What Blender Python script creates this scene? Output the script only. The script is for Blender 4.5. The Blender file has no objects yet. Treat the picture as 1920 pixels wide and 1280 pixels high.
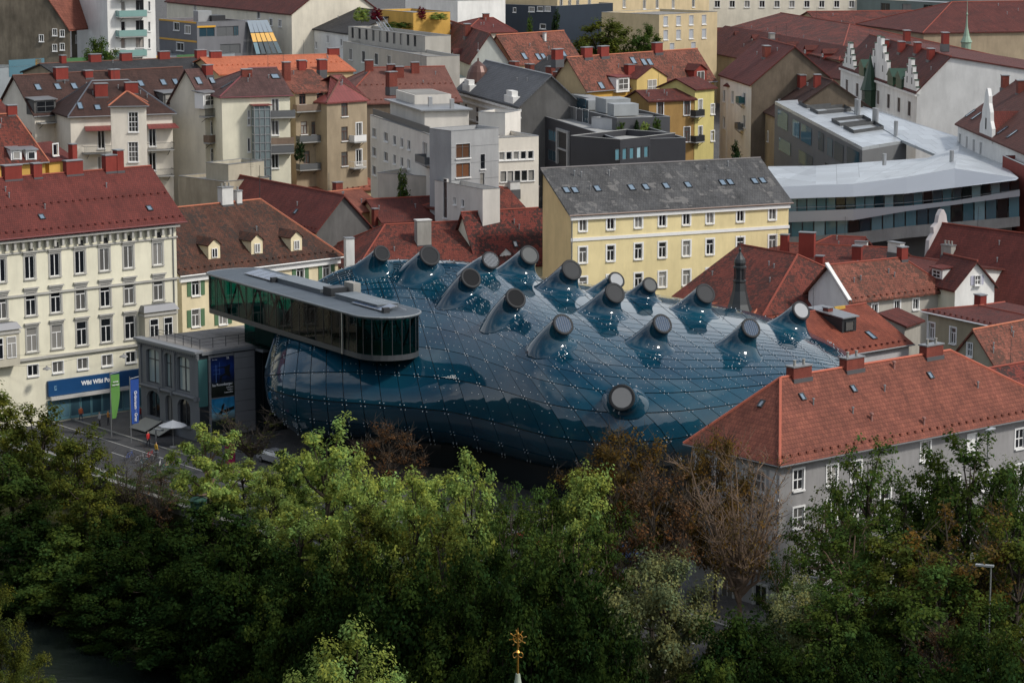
import bpy, math, random
import numpy as np
from mathutils import Vector, Matrix
from mathutils.bvhtree import BVHTree

random.seed(7)
rng = np.random.default_rng(11)
scene = bpy.context.scene
C = scene.collection
R = math.radians

# ------------------------------------------------------------------ camera
CAM_H, FPX, HORIZON = 60.0, 5000.0, -220.0      # metres above the street, focal length in photo pixels, horizon row
PITCH = math.atan((640 - HORIZON) / FPX)
cam_data = bpy.data.cameras.new('camera')
cam = bpy.data.objects.new('camera', cam_data)
C.objects.link(cam)
cam.location = (0, 0, CAM_H)
cam.rotation_euler = (math.pi / 2 - PITCH, 0, 0)
cam_data.sensor_width = 36
cam_data.lens = 36 * FPX / 1920
cam_data.clip_start = 1
cam_data.clip_end = 6000
scene.camera = cam

# ------------------------------------------------------------------ sky, sun, exposure
SUN_DIR = Vector((0.66, -0.26, 0.70)).normalized()          # towards the sun
world = bpy.data.worlds.new('World')
scene.world = world
world.use_nodes = True
wt = world.node_tree
for n in list(wt.nodes):
    wt.nodes.remove(n)
sky = wt.nodes.new('ShaderNodeTexSky')
sky.sky_type = 'NISHITA'
sky.sun_disc = False
sky.sun_elevation = math.asin(SUN_DIR.z)
sky.sun_rotation = math.atan2(SUN_DIR.x, SUN_DIR.y)
sky.air_density = 1.2
sky.dust_density = 2.0
tcw = wt.nodes.new('ShaderNodeTexCoord')
mp = wt.nodes.new('ShaderNodeMapping')
mp.inputs['Scale'].default_value = (1, 1, 0)
cl = wt.nodes.new('ShaderNodeTexNoise')
cl.inputs['Scale'].default_value = 1.5
cl.inputs['Detail'].default_value = 8
cl.inputs['Roughness'].default_value = 0.58
cr = wt.nodes.new('ShaderNodeValToRGB')
cr.color_ramp.elements[0].position = 0.45
cr.color_ramp.elements[1].position = 0.66
mixw = wt.nodes.new('ShaderNodeMixRGB')
mixw.inputs['Color2'].default_value = (10.5, 10.6, 10.8, 1)
bg = wt.nodes.new('ShaderNodeBackground')
bg.inputs['Strength'].default_value = 0.09
out = wt.nodes.new('ShaderNodeOutputWorld')
wl = wt.links.new
sxyz = wt.nodes.new('ShaderNodeSeparateXYZ'); wl(tcw.outputs['Generated'], sxyz.inputs[0])
absz = wt.nodes.new('ShaderNodeMath'); absz.operation = 'ABSOLUTE'; wl(sxyz.outputs['Z'], absz.inputs[0])
addz = wt.nodes.new('ShaderNodeMath'); addz.operation = 'ADD'; addz.inputs[1].default_value = 0.16; wl(absz.outputs[0], addz.inputs[0])
cmbz = wt.nodes.new('ShaderNodeCombineXYZ'); wl(addz.outputs[0], cmbz.inputs['X']); wl(addz.outputs[0], cmbz.inputs['Y']); cmbz.inputs['Z'].default_value = 1.0
divz = wt.nodes.new('ShaderNodeVectorMath'); divz.operation = 'DIVIDE'; wl(tcw.outputs['Generated'], divz.inputs[0]); wl(cmbz.outputs[0], divz.inputs[1])
wl(divz.outputs['Vector'], mp.inputs['Vector'])          # a flat cloud layer seen from below
wl(mp.outputs['Vector'], cl.inputs['Vector'])
wl(cl.outputs['Fac'], cr.inputs['Fac'])
hz1 = wt.nodes.new('ShaderNodeMath'); hz1.operation = 'SUBTRACT'; hz1.inputs[0].default_value = 1.0; wl(absz.outputs[0], hz1.inputs[1])
hz2 = wt.nodes.new('ShaderNodeMath'); hz2.operation = 'POWER'; hz2.inputs[1].default_value = 1.9; wl(hz1.outputs[0], hz2.inputs[0])
hz3 = wt.nodes.new('ShaderNodeMath'); hz3.operation = 'MAXIMUM'; wl(cr.outputs['Color'], hz3.inputs[0]); wl(hz2.outputs[0], hz3.inputs[1])     # whitish haze all round the horizon
wl(hz3.outputs[0], mixw.inputs['Fac'])
wl(sky.outputs['Color'], mixw.inputs['Color1'])
wl(mixw.outputs['Color'], bg.inputs['Color'])
wl(bg.outputs['Background'], out.inputs['Surface'])

sd = bpy.data.lights.new('sun', 'SUN')
sd.energy = 2.2
sd.angle = R(7)
sd.color = (1.0, 0.95, 0.87)
sun = bpy.data.objects.new('sun', sd)
C.objects.link(sun)
sun.location = (60, -40, 120)
sun.rotation_euler = SUN_DIR.to_track_quat('Z', 'Y').to_euler()

scene.view_settings.view_transform = 'Standard'
scene.view_settings.look = 'None'
scene.view_settings.exposure = 0.38
scene.view_settings.gamma = 1.0
scene.view_settings.use_curve_mapping = False
scene.render.engine = 'CYCLES'
scene.cycles.use_denoising = True
scene.cycles.max_bounces = 6
scene.cycles.transparent_max_bounces = 12
scene.cycles.caustics_reflective = False
scene.cycles.caustics_refractive = False

# ------------------------------------------------------------------ pixel rays (layout only; everything stands at its real distance)
SP, CP = math.sin(PITCH), math.cos(PITCH)
EYE = Vector((0, 0, CAM_H))
def ray(u, v):
    x, y = (u - 960) / FPX, (640 - v) / FPX
    return Vector((x, CP + y * SP, -SP + y * CP))
def at(u, v, z):
    d = ray(u, v)
    return EYE + d * ((z - CAM_H) / d.z)
def aty(u, v, y):
    d = ray(u, v)
    return EYE + d * (y / d.y)
def zof(u, v, d):
    return aty(u, v, d).z

# ------------------------------------------------------------------ materials
MATS = {}
def newmat(name):
    m = bpy.data.materials.new(name)
    m.use_nodes = True
    nt = m.node_tree
    b = nt.nodes.get('Principled BSDF')
    MATS[name] = m
    return m, nt, b
def N(nt, t, **kw):
    n = nt.nodes.new(t)
    for k, v in kw.items():
        if k in n.inputs:
            n.inputs[k].default_value = v
        else:
            setattr(n, k, v)
    return n
def c4(c, k=1.0):
    return (min(1, c[0] * k), min(1, c[1] * k), min(1, c[2] * k), 1)
def plain(name, col, rough=0.6, metal=0.0, spec=0.5, var=0.12, scale=0.8):
    if name in MATS: return MATS[name]
    m, nt, b = newmat(name)
    L = nt.links.new
    tc = N(nt, 'ShaderNodeTexCoord')
    no = N(nt, 'ShaderNodeTexNoise', Scale=scale, Detail=6.0, Roughness=0.65)
    mx = N(nt, 'ShaderNodeMixRGB')
    mx.inputs['Color1'].default_value = c4(col, 1 - var)
    mx.inputs['Color2'].default_value = c4(col, 1 + var)
    L(tc.outputs['Object'], no.inputs['Vector']); L(no.outputs['Fac'], mx.inputs['Fac'])
    L(mx.outputs['Color'], b.inputs['Base Color'])
    b.inputs['Roughness'].default_value = rough
    b.inputs['Metallic'].default_value = metal
    b.inputs['Specular IOR Level'].default_value = spec
    return m
def plaster(name, col, stain=0.3, rough=0.9):
    if name in MATS: return MATS[name]
    m, nt, b = newmat(name)
    L = nt.links.new
    tc = N(nt, 'ShaderNodeTexCoord'); oi = N(nt, 'ShaderNodeObjectInfo')
    ad = N(nt, 'ShaderNodeVectorMath', operation='ADD')
    sc = N(nt, 'ShaderNodeVectorMath', operation='SCALE'); sc.inputs['Scale'].default_value = 37.0
    cmb = N(nt, 'ShaderNodeCombineXYZ')
    L(oi.outputs['Random'], cmb.inputs['X']); L(oi.outputs['Random'], cmb.inputs['Y'])
    L(cmb.outputs['Vector'], sc.inputs[0]); L(tc.outputs['UV'], ad.inputs[0]); L(sc.outputs['Vector'], ad.inputs[1])
    n1 = N(nt, 'ShaderNodeTexNoise', Scale=0.22, Detail=5.0, Roughness=0.6)
    mp = N(nt, 'ShaderNodeMapping'); mp.inputs['Scale'].default_value = (.7, 0.16, 1)
    n2 = N(nt, 'ShaderNodeTexNoise', Scale=1.0, Detail=6.0, Roughness=0.7)
    L(ad.outputs['Vector'], n1.inputs['Vector']); L(ad.outputs['Vector'], mp.inputs['Vector']); L(mp.outputs['Vector'], n2.inputs['Vector'])
    r1 = N(nt, 'ShaderNodeMapRange'); r1.inputs[1].default_value = .3; r1.inputs[2].default_value = .7; r1.inputs[3].default_value = 1 - stain * .45; r1.inputs[4].default_value = 1.06
    r2 = N(nt, 'ShaderNodeMapRange'); r2.inputs[1].default_value = .35; r2.inputs[2].default_value = .6; r2.inputs[3].default_value = 1 - stain * .45; r2.inputs[4].default_value = 1.03
    L(n1.outputs['Fac'], r1.inputs[0]); L(n2.outputs['Fac'], r2.inputs[0])
    mu = N(nt, 'ShaderNodeMath', operation='MULTIPLY'); L(r1.outputs[0], mu.inputs[0]); L(r2.outputs[0], mu.inputs[1])
    vm = N(nt, 'ShaderNodeVectorMath', operation='SCALE'); vm.inputs[0].default_value = col[:3]
    L(mu.outputs[0], vm.inputs['Scale']); L(vm.outputs['Vector'], b.inputs['Base Color'])
    n3 = N(nt, 'ShaderNodeTexNoise', Scale=9.0, Detail=3.0)
    bp = N(nt, 'ShaderNodeBump', Strength=0.25, Distance=0.03)
    L(ad.outputs['Vector'], n3.inputs['Vector']); L(n3.outputs['Fac'], bp.inputs['Height']); L(bp.outputs['Normal'], b.inputs['Normal'])
    b.inputs['Roughness'].default_value = rough
    b.inputs['Specular IOR Level'].default_value = 0.25
    return m
def tiles(name, c1, c2, dark=(0.03, 0.02, 0.02), speck=0.0, w=0.26, h=0.34, patch=0.4, clump=1.0, moss=None):
    """clay or slate tiles: rows, a colour per tile, patches of weathering, dark tiles (speck = share)"""
    if name in MATS: return MATS[name]
    m, nt, b = newmat(name)
    L = nt.links.new
    tc = N(nt, 'ShaderNodeTexCoord'); oi = N(nt, 'ShaderNodeObjectInfo')
    cmb = N(nt, 'ShaderNodeCombineXYZ'); L(oi.outputs['Random'], cmb.inputs['X']); L(oi.outputs['Random'], cmb.inputs['Y'])
    sc = N(nt, 'ShaderNodeVectorMath', operation='SCALE'); sc.inputs['Scale'].default_value = 50.0; L(cmb.outputs['Vector'], sc.inputs[0])
    ad = N(nt, 'ShaderNodeVectorMath', operation='ADD'); L(tc.outputs['UV'], ad.inputs[0]); L(sc.outputs['Vector'], ad.inputs[1])
    br = N(nt, 'ShaderNodeTexBrick', offset=0.5, squash=1.0)
    br.inputs['Scale'].default_value = 1.0; br.inputs['Brick Width'].default_value = w; br.inputs['Row Height'].default_value = h
    br.inputs['Mortar Size'].default_value = 0.022; br.inputs['Mortar Smooth'].default_value = 0.3; br.inputs['Bias'].default_value = 0.0
    br.inputs['Color1'].default_value = c4(c1); br.inputs['Color2'].default_value = c4(c2)
    br.inputs['Mortar'].default_value = c4([(a + e) * .26 for a, e in zip(c1, c2)])
    L(ad.outputs['Vector'], br.inputs['Vector'])
    # weathering patches
    n1 = N(nt, 'ShaderNodeTexNoise', Scale=0.35, Detail=7.0, Roughness=0.65); L(ad.outputs['Vector'], n1.inputs['Vector'])
    r1 = N(nt, 'ShaderNodeMapRange'); r1.inputs[1].default_value = .3; r1.inputs[2].default_value = .7; r1.inputs[3].default_value = 1 - patch; r1.inputs[4].default_value = 1 + patch * .45
    L(n1.outputs['Fac'], r1.inputs[0])
    mps = N(nt, 'ShaderNodeMapping'); mps.inputs['Scale'].default_value = (1.5, .22, 1); L(ad.outputs['Vector'], mps.inputs['Vector'])
    n6 = N(nt, 'ShaderNodeTexNoise', Scale=1.0, Detail=5.0, Roughness=0.7); L(mps.outputs['Vector'], n6.inputs['Vector'])
    r6_ = N(nt, 'ShaderNodeMapRange'); r6_.inputs[1].default_value = .35; r6_.inputs[2].default_value = .65; r6_.inputs[3].default_value = 1 - patch * .6; r6_.inputs[4].default_value = 1.08; L(n6.outputs['Fac'], r6_.inputs[0])
    mu6 = N(nt, 'ShaderNodeMath', operation='MULTIPLY'); L(r1.outputs[0], mu6.inputs[0]); L(r6_.outputs[0], mu6.inputs[1])
    vm = N(nt, 'ShaderNodeVectorMath', operation='SCALE'); L(br.outputs['Color'], vm.inputs[0]); L(mu6.outputs[0], vm.inputs['Scale'])
    col = vm.outputs['Vector']
    if moss:
        n4 = N(nt, 'ShaderNodeTexNoise', Scale=0.9, Detail=8.0, Roughness=0.7); L(ad.outputs['Vector'], n4.inputs['Vector'])
        r4 = N(nt, 'ShaderNodeMapRange'); r4.inputs[1].default_value = .52; r4.inputs[2].default_value = .62
        L(n4.outputs['Fac'], r4.inputs[0])
        mm = N(nt, 'ShaderNodeMixRGB'); mm.inputs['Color2'].default_value = c4(moss); L(r4.outputs[0], mm.inputs['Fac']); L(col, mm.inputs['Color1'])
        col = mm.outputs['Color']
    if speck > 0:
        dv = N(nt, 'ShaderNodeVectorMath', operation='DIVIDE'); dv.inputs[1].default_value = (w * clump, h * clump, 1); L(ad.outputs['Vector'], dv.inputs[0])
        fl = N(nt, 'ShaderNodeVectorMath', operation='FLOOR'); L(dv.outputs['Vector'], fl.inputs[0])
        wn = N(nt, 'ShaderNodeTexWhiteNoise', noise_dimensions='2D'); L(fl.outputs['Vector'], wn.inputs['Vector'])
        n2 = N(nt, 'ShaderNodeTexNoise', Scale=0.3, Detail=4.0, Roughness=0.6); L(ad.outputs['Vector'], n2.inputs['Vector'])
        r2 = N(nt, 'ShaderNodeMapRange'); r2.inputs[1].default_value = .3; r2.inputs[2].default_value = .7; r2.inputs[3].default_value = speck * .35; r2.inputs[4].default_value = speck * 1.65
        L(n2.outputs['Fac'], r2.inputs[0])
        n5 = N(nt, 'ShaderNodeTexNoise', Scale=2.1 / clump, Detail=3.0, Roughness=0.7); L(ad.outputs['Vector'], n5.inputs['Vector'])
        r5 = N(nt, 'ShaderNodeMapRange'); r5.inputs[1].default_value = .28; r5.inputs[2].default_value = .72; L(n5.outputs['Fac'], r5.inputs[0])
        mw_ = N(nt, 'ShaderNodeMath', operation='MULTIPLY'); mw_.inputs[1].default_value = .38; L(wn.outputs['Value'], mw_.inputs[0])
        mz = N(nt, 'ShaderNodeMath', operation='MULTIPLY_ADD'); mz.inputs[1].default_value = .62; L(r5.outputs[0], mz.inputs[0]); L(mw_.outputs[0], mz.inputs[2])
        sb = N(nt, 'ShaderNodeMath', operation='SUBTRACT'); L(r2.outputs[0], sb.inputs[0]); L(mz.outputs[0], sb.inputs[1])
        lt = N(nt, 'ShaderNodeMapRange'); lt.inputs[1].default_value = -.06; lt.inputs[2].default_value = .08; lt.inputs[4].default_value = .88; L(sb.outputs[0], lt.inputs[0])
        mx = N(nt, 'ShaderNodeMixRGB'); mx.inputs['Color2'].default_value = c4(dark)
        L(lt.outputs[0], mx.inputs['Fac']); L(col, mx.inputs['Color1'])
        col = mx.outputs['Color']
    L(col, b.inputs['Base Color'])
    bp = N(nt, 'ShaderNodeBump', Strength=0.7, Distance=0.04)
    iv = N(nt, 'ShaderNodeMath', operation='SUBTRACT'); iv.inputs[0].default_value = 1.0; L(br.outputs['Fac'], iv.inputs[1])
    L(iv.outputs[0], bp.inputs['Height']); L(bp.outputs['Normal'], b.inputs['Normal'])
    b.inputs['Roughness'].default_value = 0.8
    b.inputs['Specular IOR Level'].default_value = 0.3
    return m
def seamed(name, col, pitch=0.6, rough=0.45, metal=0.4):
    """standing-seam sheet roof"""
    if name in MATS: return MATS[name]
    m, nt, b = newmat(name)
    L = nt.links.new
    tc = N(nt, 'ShaderNodeTexCoord')
    br = N(nt, 'ShaderNodeTexBrick', offset=0.5)
    br.inputs['Scale'].default_value = 1.0; br.inputs['Brick Width'].default_value = pitch; br.inputs['Row Height'].default_value = 3.1
    br.inputs['Mortar Size'].default_value = 0.03
    br.inputs['Color1'].default_value = c4(col, .88); br.inputs['Color2'].default_value = c4(col, 1.12); br.inputs['Mortar'].default_value = c4(col, .5)
    L(tc.outputs['UV'], br.inputs['Vector']); L(br.outputs['Color'], b.inputs['Base Color'])
    bp = N(nt, 'ShaderNodeBump', Strength=0.6, Distance=0.05); L(br.outputs['Fac'], bp.inputs['Height']); L(bp.outputs['Normal'], b.inputs['Normal'])
    b.inputs['Roughness'].default_value = rough; b.inputs['Metallic'].default_value = metal
    return m
def glassy(name, lo, hi, rough=0.06):
    """window glass in front of a dark room or a drawn curtain: tone differs from pane to pane"""
    if name in MATS: return MATS[name]
    m, nt, b = newmat(name)
    L = nt.links.new
    oi = N(nt, 'ShaderNodeObjectInfo')
    rp = N(nt, 'ShaderNodeValToRGB')
    rp.color_ramp.elements[0].color = c4(lo); rp.color_ramp.elements[1].color = c4(hi)
    rp.color_ramp.interpolation = 'CONSTANT'
    e = rp.color_ramp.elements.new(.45); e.color = c4([a * .7 + c * .3 for a, c in zip(lo, hi)]); e = rp.color_ramp.elements.new(.68); e.color = c4([a * .3 + c * .7 for a, c in zip(lo, hi)])
    rp.color_ramp.elements[-1].position = .84
    L(oi.outputs['Random'], rp.inputs['Fac']); L(rp.outputs['Color'], b.inputs['Base Color'])
    b.inputs['Roughness'].default_value = rough
    b.inputs['Specular IOR Level'].default_value = 0.55
    return m
def seeglass(name, tint, refl=0.12):
    if name in MATS: return MATS[name]
    m, nt, b = newmat(name)
    L = nt.links.new
    nt.nodes.remove(b)
    tr = N(nt, 'ShaderNodeBsdfTransparent'); tr.inputs['Color'].default_value = c4(tint)
    gl = N(nt, 'ShaderNodeBsdfGlossy'); gl.inputs['Roughness'].default_value = 0.03
    fr = N(nt, 'ShaderNodeFresnel'); fr.inputs['IOR'].default_value = 1.5
    mu = N(nt, 'ShaderNodeMath', operation='MULTIPLY_ADD'); mu.inputs[1].default_value = .3; mu.inputs[2].default_value = refl * .3
    L(fr.outputs['Fac'], mu.inputs[0])
    ms = N(nt, 'ShaderNodeMixShader'); L(mu.outputs[0], ms.inputs['Fac']); L(tr.outputs['BSDF'], ms.inputs[1]); L(gl.outputs['BSDF'], ms.inputs[2])
    L(ms.outputs['Shader'], nt.nodes['Material Output'].inputs['Surface'])
    return m

WHITE = plain('white_paint', (0.74, 0.74, 0.73), .5)
FRAMEG = plain('grey_frame', (0.10, 0.105, 0.11), .5)
FRAMEB = plain('brown_frame', (0.10, 0.04, 0.025), .5)
STONE = plaster('stone_trim', (0.42, 0.41, 0.38), .3)
GLASS = glassy('window_glass', (0.010, 0.012, 0.015), (0.30, 0.29, 0.27))
GLASSB = glassy('blue_glass', (0.02, 0.05, 0.07), (0.10, 0.20, 0.25))
SKYLT = plain('skylight_glass', (0.16, 0.22, 0.28), .06, 0, .8, .05)
ZINC = plain('zinc_sheet', (0.26, 0.27, 0.28), .45, .5)
DARKMETAL = plain('dark_metal', (0.035, 0.038, 0.042), .45, .3)
STEEL = plain('steel', (0.45, 0.46, 0.47), .35, .8)
CHIMRED = tiles('chimney_brick', (0.30, 0.075, 0.05), (0.24, 0.06, 0.045), w=.26, h=.09, patch=.3)
CHIMPAINT = plaster('chimney_red_paint', (0.24, 0.045, 0.035), .5)
CHIMWHITE = plaster('chimney_white', (0.62, 0.62, 0.60), .35)
CHIMGREY = plaster('chimney_concrete', (0.36, 0.35, 0.32), .5)
CONCRETE = plaster('concrete', (0.36, 0.36, 0.35), .4)
GRAVEL = plaster('roof_gravel', (0.27, 0.26, 0.24), .5)
WOODBR = plaster('wood_board', (0.22, 0.16, 0.12), .5)

# ------------------------------------------------------------------ mesh builder
class MB:
    def __init__(s):
        s.v, s.f = [], []
    def poly(s, pts):
        i = len(s.v); s.v += [tuple(p) for p in pts]; s.f.append(tuple(range(i, i + len(pts)))); return s
    def box(s, x0, x1, y0, y1, z0, z1):
        i = len(s.v)
        s.v += [(x0, y0, z0), (x1, y0, z0), (x1, y1, z0), (x0, y1, z0), (x0, y0, z1), (x1, y0, z1), (x1, y1, z1), (x0, y1, z1)]
        s.f += [tuple(i + k for k in q) for q in ((3, 2, 1, 0), (4, 5, 6, 7), (0, 1, 5, 4), (1, 2, 6, 5), (2, 3, 7, 6), (3, 0, 4, 7))]
        return s
    def prism(s, poly, lo, hi, fn=None):
        """extrude a 2-D outline between lo and hi; fn(a, b, h) -> xyz"""
        fn = fn or (lambda a, b, h: (a, b, h))
        n = len(poly); i = len(s.v)
        s.v += [fn(a, b, lo) for a, b in poly] + [fn(a, b, hi) for a, b in poly]
        s.f.append(tuple(range(i + n - 1, i - 1, -1))); s.f.append(tuple(range(i + n, i + 2 * n)))
        for k in range(n):
            j = (k + 1) % n
            s.f.append((i + k, i + j, i + n + j, i + n + k))
        return s
    def tube(s, p0, p1, r0, r1=None, n=6, cap=True):
        r1 = r0 if r1 is None else r1
        p0, p1 = Vector(p0), Vector(p1)
        d = (p1 - p0)
        if d.length < 1e-6: return s
        d.normalize()
        a = d.orthogonal().normalized(); b = d.cross(a)
        i = len(s.v)
        for p, r in ((p0, r0), (p1, r1)):
            for k in range(n):
                t = 2 * math.pi * k / n
                s.v.append(tuple(p + a * (r * math.cos(t)) + b * (r * math.sin(t))))
        for k in range(n):
            j = (k + 1) % n
            s.f.append((i + k, i + j, i + n + j, i + n + k))
        if cap:
            s.f.append(tuple(range(i + n - 1, i - 1, -1))); s.f.append(tuple(range(i + n, i + 2 * n)))
        return s
    def lathe(s, prof, n=12, cx=0, cy=0):
        i = len(s.v); m = len(prof)
        for r, z in prof:
            for k in range(n):
                t = 2 * math.pi * k / n
                s.v.append((cx + r * math.cos(t), cy + r * math.sin(t), z))
        for a in range(m - 1):
            for k in range(n):
                j = (k + 1) % n
                s.f.append((i + a * n + k, i + a * n + j, i + (a + 1) * n + j, i + (a + 1) * n + k))
        s.f.append(tuple(range(i + n - 1, i - 1, -1))); s.f.append(tuple(range(i + (m - 1) * n, i + m * n)))
        return s
    def data(s, name, mat, smooth=False):
        me = bpy.data.meshes.new(name)
        me.from_pydata(s.v, [], s.f)
        auto_uv(me)
        if mat: me.materials.append(mat)
        if smooth: me.shade_smooth()
        me.update()
        return me
    def build(s, name, mat, parent=None, loc=None, rz=0, smooth=False, **tags):
        return link(name, s.data(name, mat, smooth), parent, loc, rz, **tags)
def auto_uv(me):
    """metres along the face: u horizontal, v up the slope"""
    n = len(me.polygons)
    if n == 0: return
    uvl = me.uv_layers.new(name='UVMap')
    nl = len(me.loops)
    vi = np.empty(nl, np.int32); me.loops.foreach_get('vertex_index', vi)
    co = np.empty(len(me.vertices) * 3, np.float32); me.vertices.foreach_get('co', co); co = co.reshape(-1, 3)
    nr = np.empty(n * 3, np.float32); me.polygons.foreach_get('normal', nr); nr = nr.reshape(-1, 3)
    lt = np.empty(n, np.int32); me.polygons.foreach_get('loop_total', lt)
    nn = np.repeat(nr, lt, axis=0)
    u = np.stack([-nn[:, 1], nn[:, 0], np.zeros(nl)], 1)
    ln = np.linalg.norm(u, axis=1)
    flat = ln < 0.05
    u[flat] = (1, 0, 0); ln[flat] = 1
    u /= ln[:, None]
    v = np.cross(nn, u)
    v[flat] = (0, 1, 0)
    p = co[vi]
    uv = np.stack([(p * u).sum(1), (p * v).sum(1)], 1).astype(np.float32)
    uvl.data.foreach_set('uv', uv.ravel())
def link(name, me, parent=None, loc=None, rz=0, **tags):
    o = bpy.data.objects.new(name, me)
    C.objects.link(o)
    if parent is not None: o.parent = parent
    if loc is not None: o.location = loc
    if rz: o.rotation_euler = (0, 0, rz)
    for k, v in tags.items():
        if v is not None: o[k] = v
    return o
def thing(name, label, cat, loc=(0, 0, 0), rz=0, group=None):
    return link(name, None, None, loc, rz, label=label, category=cat, group=group)
def tube_path(mb, pts, r, n=5):
    for a, b in zip(pts[:-1], pts[1:]):
        mb.tube(a, b, r, r, n)
    return mb
def text_mesh(s, size, font_bold=0.0, align='CENTER'):
    cu = bpy.data.curves.new('lettering', 'FONT')
    cu.body = s; cu.size = size; cu.align_x = align; cu.align_y = 'CENTER'; cu.extrude = 0.01; cu.offset = font_bold
    cu.resolution_u = 3
    o = bpy.data.objects.new('tmp', cu); C.objects.link(o)
    dg = bpy.context.evaluated_depsgraph_get()
    me = bpy.data.meshes.new_from_object(o.evaluated_get(dg))
    me.materials.clear()
    bpy.data.objects.remove(o)
    return me
# ------------------------------------------------------------------ lie of the land: street frame (t along the quay, s towards the river)
S0 = Vector((-26.0, 254.0)); TD = Vector((0.62, -0.785)).normalized()
SD = Vector((TD.y, -TD.x))                                     # towards the river and the camera
def st(x, y):
    p = Vector((x, y)) - S0
    return p.dot(SD), p.dot(TD)
def xy(s_, t_):
    return S0 + SD * s_ + TD * t_
def smooth(a, b, x):
    t = min(1, max(0, (x - a) / (b - a))); return t * t * (3 - 2 * t)
SPROF = [(-9000, 0), (7.0, 0), (7.05, -2.5), (10, -3.2), (21, -7.2), (24, -8.6), (56, -8.6), (59, -7.0), (62, -3.0), (63, 0), (92, 0.5), (112, 22), (130, 44), (142, 54), (152, 57.5), (175, 66), (240, 84), (420, 90), (9000, 90)]
def ground(x, y):
    s_, _ = st(x, y)
    for (a, za), (b, zb) in zip(SPROF[:-1], SPROF[1:]):
        if a <= s_ <= b:
            z = za + (zb - za) * (s_ - a) / (b - a); break
    if s_ < 0:
        z += 14 * smooth(330, 640, y) + 30 * smooth(640, 2600, y)
    return z

# ------------------------------------------------------------------ houses
WCACHE = {}
LEAD = plain('lead_flashing', (.085, .085, .09), .6, .2)
def win_meshes(w, h, kind, fm, surround, sill, hood, sm):
    key = (round(w, 2), round(h, 2), kind, fm.name, surround, sill, hood, sm.name)
    if key in WCACHE: return WCACHE[key]
    t = 0.085
    m = MB()
    m.box(-w / 2, -w / 2 + t, .08, .17, 0, h); m.box(w / 2 - t, w / 2, .08, .17, 0, h)
    m.box(-w / 2 + t, w / 2 - t, .08, .17, 0, t); m.box(-w / 2 + t, w / 2 - t, .08, .17, h - t, h)
    if kind in ('T', 'cross', 'grid'):
        zt = h * (.68 if kind == 'T' else .5)
        m.box(-w / 2 + t, w / 2 - t, .085, .165, zt - .045, zt + .045)
    if kind == 'T': m.box(-.045, .045, .09, .16, t, h * .68 - .045)
    if kind in ('I', 'cross'): m.box(-.045, .045, .09, .16, t, h - t)
    if kind == 'grid':
        for k in (-1, 1): m.box(k * w / 6 - .03, k * w / 6 + .03, .09, .16, t, h - t)
        for k in (.25, .75): m.box(-w / 2 + t, w / 2 - t, .092, .158, h * k - .025, h * k + .025)
    me = m.data('window', fm)
    p = MB().box(-w / 2 + t * .5, w / 2 - t * .5, .135, .15, t * .5, h - t * .5).data('pane', GLASS)
    ex = []
    if surround:
        a = surround
        q = MB()
        q.box(-w / 2 - a, -w / 2, -.05, .02, -a * .4, h + a); q.box(w / 2, w / 2 + a, -.05, .02, -a * .4, h + a); q.box(-w / 2, w / 2, -.05, .02, h, h + a)
        ex.append(('surround', q.data('surround', sm)))
    if sill:
        ex.append(('sill', MB().box(-w / 2 - sill, w / 2 + sill, -.18, .07, -.14, -.002).data('sill', sm)))
    if hood:
        q = MB().box(-w / 2 - .32, w / 2 + .32, -.30, .0, h + .42, h + .58).box(-w / 2 - .22, w / 2 + .22, -.16, .0, h + .2, h + .42)
        ex.append(('hood', q.data('hood', sm)))
    WCACHE[key] = (me, p, ex)
    return WCACHE[key]
def window(parent, x, y, z, w, h, rz=0, kind='T', fm=None, surround=.14, sill=.12, hood=0, sm=None, glass=None):
    fm = fm or WHITE; sm = sm or WHITE
    me, p, ex = win_meshes(w, h, kind, fm, surround, sill, hood, sm)
    o = link('window', me, parent, (x, y, z), rz)
    q = link('pane', p, o)
    if glass:
        q.material_slots[0].link = 'OBJECT'; q.material_slots[0].material = glass
    for nm, e in ex: link(nm, e, o)
    return o
SHUTM = {}
def facade(mb, P, ex, W, z0, z1, ops, inward, rev=.24):
    """a wall face from P along unit ex, with openings (x0,x1,z0,z1) cut out and their reveals built"""
    xs = sorted({0.0, W} | {min(W, max(0, v)) for o in ops for v in o[:2]})
    zs = sorted({z0, z1} | {min(z1, max(z0, v)) for o in ops for v in o[2:4]})
    ex, inward, P = Vector(ex), Vector(inward), Vector(P)
    def pt(x, z): q = P + ex * x; return (q.x, q.y, z)
    for xa, xb in zip(xs[:-1], xs[1:]):
        for za, zb in zip(zs[:-1], zs[1:]):
            cx, cz = (xa + xb) / 2, (za + zb) / 2
            if any(o[0] < cx < o[1] and o[2] < cz < o[3] for o in ops): continue
            mb.poly([pt(xa, za), pt(xb, za), pt(xb, zb), pt(xa, zb)])
    for o in ops:
        c = [pt(o[0], o[2]), pt(o[1], o[2]), pt(o[1], o[3]), pt(o[0], o[3])]
        b = [tuple(Vector(p) + inward * rev) for p in c]
        for k in range(4):
            j = (k + 1) % 4
            mb.poly([c[j], c[k], b[k], b[j]])
        mb.poly(b)
def hashc(*a):
    return random.Random(str(a))
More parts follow.
